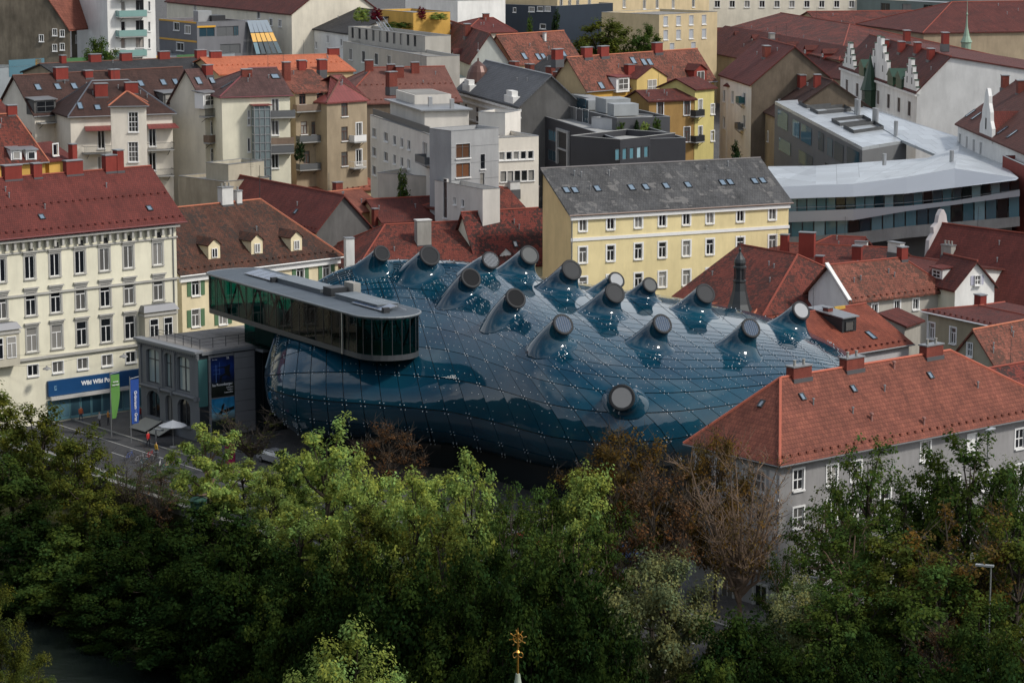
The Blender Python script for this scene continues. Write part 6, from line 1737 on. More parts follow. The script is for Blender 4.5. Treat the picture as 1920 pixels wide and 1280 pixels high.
r10 = HB('grey_edged_roof', 'low red roof with white dormer wall below the silver building', (1640, 500), (1760, 520), 325); r10.ridge(D=12, R0=(1640, 470), R1=(1755, 488)); r10.walls(P_WHITE); r10.roof(T_DRED, capm=CAP_R); r10.chimney(1680, 470, 2.2, .8, 1.0, CHIMWHITE)
# black onion turret
tp = aty(1386, 578, 307)
tu = thing('onion_turret', 'slender black onion-topped roof turret between the nozzles and red roofs', 'turret', (tp.x, tp.y, tp.z))
tu.scale = (.82, .82, .95)
MB().lathe([(2.2, -13), (2.2, -1.2), (2.1, -.6), (1.5, .6), (1.0, 2.2), (.85, 3.2), (.95, 3.3), (.95, 3.5), (.7, 3.6)], 8).build('skirt_roof', plain('turret_sheet', (.035, .04, .042), .45, .3), tu)
MB().lathe([(.62, 3.6), (.62, 5.0)], 8).build('lantern', DARKMETAL, tu)
for k in range(8): t_ = k * math.pi / 4; MB().tube((.75 * math.cos(t_), .75 * math.sin(t_), 3.6), (.75 * math.cos(t_), .75 * math.sin(t_), 5.0), .07, .07, 5).build('column', DARKMETAL, tu)
MB().lathe([(.95, 5.0), (.95, 5.2), (.75, 5.3), (.85, 5.7), (.75, 6.1), (.35, 6.6), (.14, 7.0), (.2, 7.3), (.06, 7.5), (.03, 9.0)], 12).build('onion_cap', MATS['turret_sheet'], tu)

# --- top rows
long1 = HB('slate_ridge_house', 'long dark mossy roof with a row of red chimneys behind the tenements', (112, 145), (405, 132), 445); long1.ridge(D=16, R0=(115, 118), R1=(400, 107)); long1.walls(P_BEIGE); long1.roof(T_DSLATE, capm=CAP_D)
for (u, v, w) in ((118, 120, .9), (178, 116, 2.0), (236, 114, 2.0), (307, 112, 2.0), (376, 109, 1.9)): long1.chimney(u, v, w, 1.0, 1.2, ridge=True)
om = HB('orange_roof_house', 'house with orange tile roof, sunlit in its colour, behind the tenements', (410, 140), (668, 132), 452); om.ridge(D=20, R0=(396, 108), R1=(640, 97)); om.walls(P_SAND); om.roof(T_ORANGE, capm=CAP_T); om.snow(T_ORANGE, 1, .5)
for (u, v, w) in ((404, 106, 2.0), (625, 99, 2.0)): om.chimney(u, v, w, 1.0, 1.0, ridge=True)
for (u, v) in ((566, 132), (604, 130)): om.chimney(u, v, 1.6, 1.0, 1.5, CHIMRED)
fl1 = FB('panel_roof_hall', 'flat hall with grey panels and green-yellow stripes behind the chimneys', (-10, 128), (440, 100), 480, 14, plaster('hall_grey', (.28, .31, .33), .2), seamed('hall_sheet', (.25, .29, .31), 2.0, .4, .3))
done(fl1)
for k, (u, w, mt) in enumerate(((50, 8, GLASSB), (72, 1.4, plain('panel_yellow', (.62, .33, .03), .5)), (145, 5, plain('panel_green', (.06, .16, .06), .5)), (300, 3, MATS['panel_yellow']), (350, 5, MATS['panel_green']))):
    p = fl1.front(u, 125 - u * .03); fl1.box('wall_panel', mt, p.x - w / 2, p.x + w / 2, -.05, -.004, p.z - 1.8, p.z + 1.2)
SOOT = plaster('sooty_plaster', (.17, .145, .11), .8)
t1 = thing('fire_wall_house', 'sooty brown gable wall with small white windows at the top left corner', 'house', (0, 0, 0))
gp = [aty(u, v, 496) for u, v in ((-80, 130), (130, 130), (130, 56), (88, -6), (-80, -150))]
slabm = MB(); n_ = len(gp); slabm.v += [tuple(p) for p in gp] + [(p.x, p.y + 1.0, p.z) for p in gp]; slabm.f.append(tuple(range(n_))); slabm.f.append(tuple(range(2 * n_ - 1, n_ - 1, -1)))
for k in range(n_): j = (k + 1) % n_; slabm.f.append((k, n_ + k, n_ + j, j))
slabm.build('gable_wall', SOOT, t1)
for (u, v) in ((103, 61), (117, 63), (78, 72), (103, 90), (117, 88)):
    p = aty(u, v, 496); window(t1, p.x, p.y - .22, p.z - .6, .8, 1.25, 0, 'I', surround=.06)
e0, e1 = aty(88, -6, 495.7), aty(130, 56, 495.7); bk = Vector((9, 24, 0))
rf_ = MB(); rf_.poly([e0, e1, e1 + bk, e0 + bk]); rf_.poly([p + Vector((0, 0, -.3)) for p in (e0, e0 + bk, e1 + bk, e1)]); rf_.poly([e0 + Vector((0, 0, -.3)), e1 + Vector((0, 0, -.3)), e1, e0]); rf_.build('roof', T_TERRA, t1)
t1c = HB('soot_wing', 'sooty wing with arched window and dark red roof beside the balcony tower', (128, 56), (204, 58), 508); t1c.ridge(D=9, rise=7); t1c.addpx(167, 75, 1.8, 1.5, kind='grid'); t1c.addpx(145, 74, .5, 1.4, kind=''); t1c.walls(SOOT); t1c.roof(T_DRED, capm=CAP_R)
t2 = FB('balcony_tower', 'pale residential tower with green glass balconies at the top', (200, -30), (290, -32), 495, 14, P_WHITE, zlow=0)
for v in (12, 50, 82): t2.addpx(231, v, .9, 1.9, kind='', surround=.02); t2.addpx(262, v - 2, 1.6, 1.9, kind='I', surround=.02, fm=FRAMEG); t2.addpx(280, v, .4, 1.8, kind='', surround=.02)
done(t2)
GRG = plain('green_glass', (.20, .34, .32), .1, 0, .6)
for v in (-4, 32, 69, 106): t2.balcony(250, v, 5.6, 1.6, 1.2, railm=GRG)
t3 = FB('grey_office', 'grey office with yellow stripes, tilted glass bay and rusty flat roof', (369, 42), (460, 39), 520, 16, plaster('office_grey', (.17, .172, .185), .15), plaster('rust_gravel', (.20, .095, .07), .4), copm=ZINC)
for (u, v, w, gg) in ((388, 60, 3.4, GLASSB), (425, 59, 4.4, FRAMEG), (443, 58, 1.0, GLASSB), (432, 92, 4.5, FRAMEG)): t3.addpx(u, v, w, 1.9, kind='I', surround=0, sill=0, fm=FRAMEG, glass=gg)
t3.addpx(331, 50, 2.2, 1.5, side='L', kind='I'); t3.addpx(352, 56, 2.2, 1.5, side='L', kind='I'); t3.addpx(338, 88, 3.0, 1.5, side='L', kind='I'); done(t3)
YELP = MATS['panel_yellow']
for v in (51,): p = t3.front(372, v); t3.box('yellow_stripe', YELP, .05, t3.W * .38, -.06, -.004, p.z - .15, p.z + .2)
for v in (40, 75): p = t3.hit(330, v, 0, 0); t3.box('yellow_stripe', YELP, -.06, -.004, .2, t3.D - .2, p.z - .15, p.z + .2)
t3.box('roof_unit', plaster('unit_grey', 0), 3.5, 6.5, 6, 8, t3.h - .3, t3.h + 1.8); t3.box('roof_unit', DARKMETAL, 6, 9, 5, 9, t3.h - .3, t3.h + .9)
tb = MB()
a0, a1 = t3.front(462, 42), t3.front(500, 40)
for k in range(5):
    f0, f1 = k / 5, (k + 1) / 5
    x0, x1 = a0.x + (a1.x - a0.x) * f0, a0.x + (a1.x - a0.x) * f1
    for (z0, z1, mt) in ((.0, .34, GLASSB), (.36, .62, YELP), (.64, 1.0, SKYLT)):
        zl = t3.h - 6.4
        pts_ = []
        for (x, z) in ((x0, z0), (x1, z0), (x1, z1), (x0, z1)):
            pts_.append((x + (1 - z) * 1.6 * (.3 + f0), -.3 - (1 - z) * 2.6, zl + 6.4 * z))
        MB().poly(pts_).build('bay_panel', mt, t3.root)
t3.box('bay_core', FRAMEG, t3.W + .01, a1.x + .2, .0, 8, 0, t3.h - .3)
t4 = HB('long_cream_building', 'long cream building with dark red roof along the top edge', (308, 3), (545, 27), 585, 'building'); t4.ridge(D=20, rise=7)
for (u, v) in ((366, 15), (485, 29), (508, 42), (525, 44)): t4.addpx(u, v, 1.4, 1.4, kind='I')
t4.walls(P_WARMW); t4.roof(T_DRED)
t5 = HB('black_roof_house', 'white apartment house with black sheet roof and small balcony', (533, 47), (655, 64), 545); t5.ridge(D=20, R0=(572, 4), hipL=True)
for (u, v) in ((546, 66), (570, 68), (615, 74), (568, 92), (593, 85), (640, 80)): t5.addpx(u, v, 1.1, 1.4, kind='I', surround=.04)
t5.walls(P_WHITE); t5.roof(T_DSLATE, capm=DARKMETAL); t5.chimney(563, 20, 1.8, 1.0, 1.2); t5.balcony(547, 82, 3.5, 1.3, 1.0, railm=WOODBR)
t6 = FB('terrace_block', 'grey terraced block with glazed floors, outdoor stair and roof gardens', (643, 78), (800, 106), 500, 6, plaster('terrace_render', (.42, .40, .36), .25))
for k in range(4): t6.addpx(658 + k * 24, 102 + k * 4.5, 1.9, 2.0, kind='I', surround=.03, fm=FRAMEG)
done(t6)
t6b = FB('terrace_upper_floor', 'set-back upper storey with dark glass front and planted roof', (653, 50), (797, 68), 506, 5, plaster('terrace_render', 0))
for k in range(10): t6b.addpx(661 + k * 13, 62 + k * 1.7, 1.15, 2.0, kind='', surround=0, sill=0, fm=FRAMEG)
done(t6b)
t6c = FB('roof_pavilion', 'yellow-backed roof pavilion with thin slab on the planted roof', (705, 18), (775, 24), 520, 8, P_OCHRE, ZINC); done(t6c)
p0, p1 = aty(706, 42, 499.5), aty(738, 86, 497)
stt = MB(); 
for sx in (0, 1.2): tube_path(stt, [p0 + Vector((sx, 0, 0)), p1 + Vector((sx, 0, 0))], .12); tube_path(stt, [p0 + Vector((sx, 0, 1)), p1 + Vector((sx, 0, 1))], .05)
for k in range(16): q_ = p0 + (p1 - p0) * (k / 15); stt.box(q_.x, q_.x + 1.2, q_.y - .12, q_.y + .12, q_.z - .03, q_.z + .03)
stt.build('outdoor_stair', STEEL, None, label='steel outdoor stair on the grey terraced block', category='stair')
t9 = HB('plaster_gable_house', 'red mottled roof with pale grey gable wall and creeper', (800, 88), (880, 120), 525); t9.ridge(R1=(919, 63)); t9.walls(P_WARMW, matR=plaster('plaster_pale_gable', (.45, .47, .44), .25)); t9.roof(T_MOTT, capm=CAP_R); t9.chimney(876, 66, 2.0, 1.0, 2.0, CHIMRED); t9.chimney(840, 58, 2.0, .9, 1.4, CHIMRED)
for (u, v) in ((825, 114), (850, 118)): t9.dormer(u, v, 1.8, 1.8, mat=P_WARMW, roofm=T_DRED, wk='I')
t9b = HB('rear_red_roof', 'plain red hipped roof behind the pale grey gable', (870, 62), (970, 60), 520); t9b.ridge(D=18, R0=(900, 34), R1=(925, 32), hipL=True, hipR=True); t9b.walls(P_WARMW); t9b.roof(T_RED, capm=CAP_R); t9b.chimney(911, 36, 1.2, .8, 1.0, CHIMRED)
t10 = HB('weathered_terracotta_house', 'weathered terracotta roof with three blue skylights', (965, 122), (1092, 112), 478); t10.ridge(R0=(930, 66)); t10.walls(P_SAND); t10.roof(T_TERRAM, capm=CAP_T)
for (u, v) in ((983, 106), (1009, 107), (1019, 107), (1057, 102)): t10.skylight(u, v, 1.1, 1.5)
t10.chimney(1045, 118, 2.2, 1.0, 2.0, CHIMRED); t10.chimney(1021, 75, .5, .5, 1.2, CHIMWHITE)
t10b = HB('black_low_roof', 'low black roof with brick chimneys behind the palace', (965, 150), (1085, 160), 462); t10b.ridge(D=16, rise=4); t10b.walls(P_SAND); t10b.roof(T_DSLATE)
for (u, v) in ((964, 130), (993, 135), (1032, 140), (1046, 150)): t10b.chimney(u, v, 1.5, .9, 1.3, CHIMRED)
t7 = FB('navy_block', 'dark navy clad block with white strip windows at the top edge', (860, 5), (1042, 12), 600, 20, plaster('navy_clad', (.022, .032, .047), .15, .5), GRAVEL)
for (u, v) in ((965, 19), (997, 18), (1013, 17), (1027, 17), (1018, 50)): t7.addpx(u, v, .8 if u == 965 else 1.6, 1.0, kind='', surround=.06)
done(t7)
t7b = FB('grey_hall', 'pale grey hall block left of the navy block', (760, -5), (858, 2), 590, 12, P_WHITE, CONCRETE); done(t7b)
t8 = FB('sand_apartments', 'sand-yellow apartment block with balconies and outdoor stairs at the top', (1045, -12), (1330, -30), 585, 20, plaster('sand_render', (.52, .42, .26), .25))
for u in (1052, 1068, 1083, 1105, 1170, 1208, 1232, 1262, 1300):
    for v in (6, 34, 62): t8.addpx(u, v + (u % 5), 1.2, 2.0, kind='I', surround=.03, sill=.05)
done(t8)
for (u, v) in ((1095, 42), (1095, 74)): t8.balcony(u, v - 5, 6.0, 1.6, 1.0, railm=WHITE)
t8b = FB('sand_annex', 'lower sand-yellow annex with shutters beside the mansard roof', (1236, 28), (1345, 22), 560, 16, plaster('sand_render', 0))
for (u, v) in ((1248, 40), (1272, 39), (1296, 38), (1320, 37), (1248, 66), (1272, 65), (1296, 64), (1320, 63), (1260, 90), (1300, 88)): t8b.addpx(u, v, 1.4, 2.0, kind='', surround=.03, glass=plain('roller_shutter', (.35, .37, .4), .6))
done(t8b)
t17 = FB('pale_top_block', 'pale block with dark windows along the top edge above the mansard', (1320, -6), (1700, -8), 660, 14, P_WARMW)
for k in range(11): t17.addpx(1345 + k * 28, 8, 1.3, 1.6, kind='I', surround=.05)
done(t17)
t18 = FB('turquoise_top_block', 'turquoise-grey clad block along the top right edge', (1605, -2), (1950, 14), 665, 14, plaster('turquoise_clad', (.16, .20, .19), .2), ZINC)
for k in range(6): t18.addpx(1660 + k * 40, 14 + k * 1.5, 3.0, 2.0, kind='I', surround=0, fm=FRAMEG)
done(t18)
# ------------------------------------------------------------------ trees
def leafmat(name, c, trans=.35, hue=.25):
    m, nt, b = newmat(name); L = nt.links.new
    nt.nodes.remove(b)
    at_ = N(nt, 'ShaderNodeAttribute'); at_.attribute_name = 'tint'
    oi = N(nt, 'ShaderNodeObjectInfo')
    mx = N(nt, 'ShaderNodeMixRGB', blend_type='MULTIPLY'); mx.inputs['Fac'].default_value = 1; mx.inputs['Color1'].default_value = c4(c)
    L(at_.outputs['Color'], mx.inputs['Color2'])
    mr = N(nt, 'ShaderNodeMapRange'); mr.inputs[3].default_value = .8; mr.inputs[4].default_value = 1.2; L(oi.outputs['Random'], mr.inputs[0])
    vm = N(nt, 'ShaderNodeVectorMath', operation='SCALE'); L(mx.outputs['Color'], vm.inputs[0]); L(mr.outputs[0], vm.inputs['Scale'])
    d = N(nt, 'ShaderNodeBsdfDiffuse'); t = N(nt, 'ShaderNodeBsdfTranslucent'); ms = N(nt, 'ShaderNodeMixShader'); ms.inputs['Fac'].default_value = trans
    L(vm.outputs['Vector'], d.inputs['Color']); L(vm.outputs['Vector'], t.inputs['Color']); L(d.outputs[0], ms.inputs[1]); L(t.outputs[0], ms.inputs[2])
    L(ms.outputs[0], nt.nodes['Material Output'].inputs['Surface'])
    return m
LM = {'lime': leafmat('leaf_spring', (.235, .315, .092), .42), 'green': leafmat('leaf_green', (.060, .100, .027), .4), 'dark': leafmat('leaf_dark', (.020, .040, .012)),  # dark leaves: bank bush green made darker to stand in for shade
      'yel': leafmat('leaf_olive', (.090, .112, .027), .4), 'rust': leafmat('leaf_rust', (.13, .085, .028)), 'brown': leafmat('leaf_brown', (.115, .065, .038)),
      'willow': leafmat('leaf_willow', (.16, .185, .095)), 'fir': leafmat('needle', (.018, .034, .016), .15), 'white': leafmat('blossom', (.5, .52, .4)), 'red': leafmat('leaf_red', (.12, .015, .03))}
BARK = plain('bark', (.055, .045, .036), .9, 0, .1, .4, 6)
BARKL = plain('bark_warm', (.15, .105, .075), .9, 0, .1, .4, 6)
def leaves_mesh(name, centers, radii, nper, size, mat, seed, droop=0.0, flat=.6):
    g = np.random.default_rng(seed)
    centers = np.asarray(centers, float); radii = np.asarray(radii, float)
    n = len(centers); nper = int(nper * 1.75) if size > .22 else nper; size = size * .74
    c = np.repeat(centers, nper, axis=0); r = np.repeat(radii, nper)
    M = len(c)
    off = g.normal(size=(M, 3)); off /= np.linalg.norm(off, axis=1)[:, None] + 1e-9
    off *= (r * g.random(M) ** .45)[:, None]; off[:, 2] *= .75
    P = c + off; P[:, 2] -= droop * g.random(M) * r
    # leaf frames: normals lean up and outward
    cc0 = centers.mean(axis=0); oc = P - cc0; oc /= np.linalg.norm(oc, axis=1)[:, None] + 1e-6
    nrm = off / (r[:, None] + 1e-6) * .55 + oc * .55 + g.normal(size=(M, 3)) * .38; nrm[:, 2] += flat * .7
    nrm /= np.linalg.norm(nrm, axis=1)[:, None]
    a = np.cross(nrm, g.normal(size=(M, 3))); a /= np.linalg.norm(a, axis=1)[:, None]; b = np.cross(nrm, a)
    s = size * (.55 + .9 * g.random(M))
    a *= s[:, None] * .5; b *= (s * (.55 + .4 * g.random(M)))[:, None] * .5
    V = np.stack([P - a, P - b * .9, P + a, P + b * .9], 1).reshape(-1, 3)
    me = bpy.data.meshes.new(name)
    me.vertices.add(M * 4); me.loops.add(M * 4); me.polygons.add(M)
    me.vertices.foreach_set('co', V.astype(np.float32).ravel())
    me.loops.foreach_set('vertex_index', np.arange(M * 4, dtype=np.int32))
    me.polygons.foreach_set('loop_start', np.arange(0, M * 4, 4, dtype=np.int32)); me.polygons.foreach_set('loop_total', np.full(M, 4, np.int32))
    # colour differs from clump to clump and leaf to leaf
    tc_ = np.repeat(.72 + .56 * g.random(n), nper) * (.75 + .5 * g.random(M)); hu = np.repeat(g.random(n), nper) * .35 + g.random(M) * .15
    col = np.stack([tc_ * (.80 + hu), tc_, tc_ * (1.1 - hu), np.ones(M)], 1)
    at_ = me.color_attributes.new('tint', 'FLOAT_COLOR', 'POINT'); at_.data.foreach_set('color', np.repeat(col, 4, axis=0).astype(np.float32).ravel())
    me.materials.append(mat); me.update()
    return me
def tree_mesh(kind, seed, H, Rr, base=.25, prof='oval', nl=14, leaf=.42, nper=26, clr=.85, matk='green', twigs=False, bark=None, lean=0.0, fork=False, dens=1.0):
    r = random.Random(seed); mb = MB(); cent, rad = [], []
    zb = H * base
    def R_at(f):
        if prof == 'oval': return Rr * (math.sin(math.pi * (f * .82 + .14)) ** .8)
        if prof == 'tall': return Rr * (math.sin(math.pi * (f * .86 + .10)) ** .6) * (1 - .25 * f)
        if prof == 'vase': return Rr * (.25 + .85 * f) * (1 if f < .85 else (1 - (f - .85) * 3.5))
        if prof == 'cone': return Rr * (1.03 - f) ** .85
        if prof == 'bush': return Rr * math.sqrt(max(0.04, 1 - (f * .95) ** 2))
    def seg(p, q, r0, r1, n=5): mb.tube(p, q, r0, r1, n, cap=False)
    tr = H * .018 + .04
    # trunk
    P = Vector((0, 0, -.4)); top = H * (.9 if prof in ('cone', 'tall', 'oval') else .6)
    K = 7; pts = [P]
    for k in range(1, K + 1):
        f = k / K; pts.append(Vector((r.uniform(-.25, .25) * f + lean * f, r.uniform(-.25, .25) * f, top * f)))
    for k in range(K): seg(pts[k], pts[k + 1], tr * (1 - .85 * k / K), tr * (1 - .85 * (k + 1) / K), 7)
    def trunk(z):
        f = max(0, min(.999, z / top)) * K; i = int(f); return pts[i].lerp(pts[i + 1], f - i)
    for l in range(nl):
        f = (l + r.random()) / nl
        z = zb + (H - zb) * f
        ang = l * 2.4 + r.uniform(-.5, .5)
        Rl = R_at(f) * r.uniform(.72, 1.12)
        zs = zb * .7 + (min(z, top) - zb * .7) * r.uniform(.45, .8) if prof != 'vase' else H * base * r.uniform(.7, 1.15)
        S = trunk(min(zs, top * .98)); E = Vector((Rl * math.cos(ang) + lean, Rl * math.sin(ang), z if prof != 'cone' else z - Rl * .25))
        mid = S.lerp(E, .5) + Vector((0, 0, -.10 * Rl if prof != 'vase' else -.06 * H)) + Vector((r.uniform(-.3, .3), r.uniform(-.3, .3), 0))
        q1, q2 = S.lerp(mid, .55), None
        lp = [S, S.lerp(mid, .6), mid, mid.lerp(E, .55) + Vector((r.uniform(-.25, .25), r.uniform(-.25, .25), r.uniform(0, .3))), E]
        lr = tr * (.5 if prof != 'vase' else .62)
        for k in range(4): seg(lp[k], lp[k + 1], lr * (1 - k * .22), lr * (1 - (k + 1) * .22), 5)
        nsub = 6
        for s_ in range(nsub):
            g = r.uniform(.35, 1.0); i = min(3, int(g * 4)); b0 = lp[i].lerp(lp[i + 1], g * 4 - i)
            dv = Vector((r.gauss(0, 1), r.gauss(0, 1), r.uniform(-.1, 1.0))); dv.normalize()
            out_ = Vector((math.cos(ang), math.sin(ang), .35)) * .6
            ln = Rr * r.uniform(.18, .42)
            e0 = b0 + (dv + out_).normalized() * ln
            seg(b0, e0, lr * .25, lr * .08, 4)
            cent.append(tuple(e0)); rad.append(clr * r.uniform(.7, 1.35))
            cent.append(tuple(b0.lerp(e0, .45) + Vector((r.gauss(0, .2), r.gauss(0, .2), .1)))); rad.append(clr * r.uniform(.5, 1.0))
            if twigs:
                for t_ in range(3 if prof == 'vase' else 4):
                    d2 = Vector((r.gauss(0, .8), r.gauss(0, .8), r.uniform(.2, 1.2))).normalized() * r.uniform(.7, 1.8)
                    t0 = b0.lerp(e0, r.uniform(.2, 1)); seg(t0, t0 + d2, .035, .012, 3)
                    for y_ in range(2):
                        t1 = t0 + d2 * r.uniform(.4, .9); d3 = (d2 * .5 + Vector((r.gauss(0, .5), r.gauss(0, .5), .3)))
                        seg(t1, t1 + d3, .02, .008, 3)
        cent.append(tuple(E)); rad.append(clr * r.uniform(.8, 1.3))
    if dens < 1: 
        keep = [i for i in range(len(cent)) if r.random() < dens]; cent = [cent[i] for i in keep]; rad = [rad[i] for i in keep]
    cm = leaves_mesh('crown', cent, rad, nper, leaf, LM[matk], seed + 5, droop=.6 if matk == 'willow' else .1)
    tm = mb.data('trunk', bark or BARK)
    return tm, cm, H
TV = {
  'lime': [tree_mesh('lime', 1, 15, 4.6, .2, 'tall', 22, .40, 30, .9, 'lime'), tree_mesh('lime', 2, 15, 4.2, .25, 'tall', 18, .40, 24, .8, 'lime'), tree_mesh('lime', 3, 15, 4.8, .18, 'oval', 20, .40, 26, .85, 'lime')],
  'layer': [tree_mesh('layer', 4, 15, 4.6, .35, 'oval', 15, .42, 30, .7, 'lime', bark=BARKL)],
  'green': [tree_mesh('green', 5, 14, 5.0, .2, 'oval', 22, .42, 28, .9, 'green'), tree_mesh('green', 6, 14, 4.6, .25, 'tall', 20, .42, 26, .9, 'green')],
  'loose': [tree_mesh('loose', 20, 14, 5.0, .28, 'oval', 18, .38, 17, .8, 'green', bark=BARKL), tree_mesh('loose', 21, 14, 4.6, .3, 'oval', 17, .38, 15, .8, 'green')],
  'yel': [tree_mesh('yel', 7, 16, 4.8, .2, 'tall', 22, .42, 24, .85, 'yel'), tree_mesh('yel', 8, 15, 5.0, .2, 'oval', 20, .42, 24, .9, 'yel')],
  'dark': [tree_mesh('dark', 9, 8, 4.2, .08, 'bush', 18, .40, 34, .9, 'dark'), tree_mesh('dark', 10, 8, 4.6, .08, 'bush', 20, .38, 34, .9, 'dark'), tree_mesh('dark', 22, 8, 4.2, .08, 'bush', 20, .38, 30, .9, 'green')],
  'rust': [tree_mesh('rust', 11, 13, 4.8, .25, 'oval', 22, .34, 26, .9, 'rust', twigs=True), tree_mesh('rust', 12, 13, 4.6, .3, 'vase', 20, .34, 24, .85, 'rust', twigs=True)],
  'brown': [tree_mesh('brown', 13, 13, 4.6, .25, 'oval', 20, .34, 11, .75, 'brown', twigs=True)],
  'bare': [tree_mesh('bare', 14, 12, 3.4, .3, 'vase', 16, .26, 4, .7, 'yel', twigs=True, dens=.8), tree_mesh('bare', 15, 12, 3.8, .25, 'vase', 16, .26, 4, .7, 'brown', twigs=True, dens=.8)],
  'vase': [tree_mesh('vase', 16, 17, 5.4, .40, 'vase', 26, .26, 5, .7, 'rust', twigs=True, bark=BARKL, dens=.9)],
  'willow': [tree_mesh('willow', 17, 12, 5.0, .15, 'oval', 26, .30, 70, 1.05, 'willow'), tree_mesh('willow', 23, 12, 4.6, .12, 'oval', 24, .30, 60, 1.05, 'willow')],
  'slim': [tree_mesh('slim', 33, 24, 4.2, .55, 'oval', 26, .46, 34, 1.0, 'green'), tree_mesh('slim', 34, 24, 4.2, .45, 'oval', 28, .46, 34, 1.0, 'yel')],
  'near': [tree_mesh('near', 30, 20, 5.4, .2, 'oval', 26, .26, 90, .85, 'lime'), tree_mesh('near', 31, 20, 5.0, .2, 'oval', 26, .26, 90, .85, 'yel')],
  'fir': [tree_mesh('fir', 18, 12, 2.4, .05, 'cone', 40, .40, 16, .6, 'fir')],
  'cone': [tree_mesh('cone', 19, 8, 2.3, .08, 'cone', 26, .36, 30, .7, 'green')],
}
def td(u, s_): return (137.1 - s_) / (.62 + .157e-3 * (u - 960))
TCOUNT = {}
def tree(u, vtop, s_, wpx, kind, label, group=None, d=None, name=None, zg=None, var=None):
    """crown top at pixel (u, vtop), standing at street offset s_ (or distance d), crown width wpx"""
    dd = td(u, s_) if d is None else d
    p = aty(u, vtop, dd); g = ground(p.x, p.y) if zg is None else zg
    k = TCOUNT.get(kind, 0); TCOUNT[kind] = k + 1
    tm, cm, H = TV[kind][(k if var is None else var) % len(TV[kind])]
    h = max(2.0, p.z - g)
    base_r = {'slim': 4.8, 'near': 5.6, 'lime': 4.7, 'layer': 4.8, 'green': 5.2, 'loose': 5.2, 'yel': 5.0, 'dark': 4.8, 'rust': 5.2, 'brown': 5.0, 'bare': 4.2, 'vase': 5.8, 'willow': 5.6, 'fir': 2.8, 'cone': 2.8}[kind]
    sx = (wpx / FPX * dd / 2) / base_r; sz = h / (H * 1.04)
    nm = name or {'fir': 'conifer', 'dark': 'bush'}.get(kind, 'tree')
    t = thing(nm, label, 'bush' if kind == 'dark' else 'tree', (p.x, p.y, g), hashc(u, vtop).uniform(0, 6.28), group)
    t.scale = (sx, sx, sz)
    link('trunk', tm, t); link('crown', cm, t)
    return t
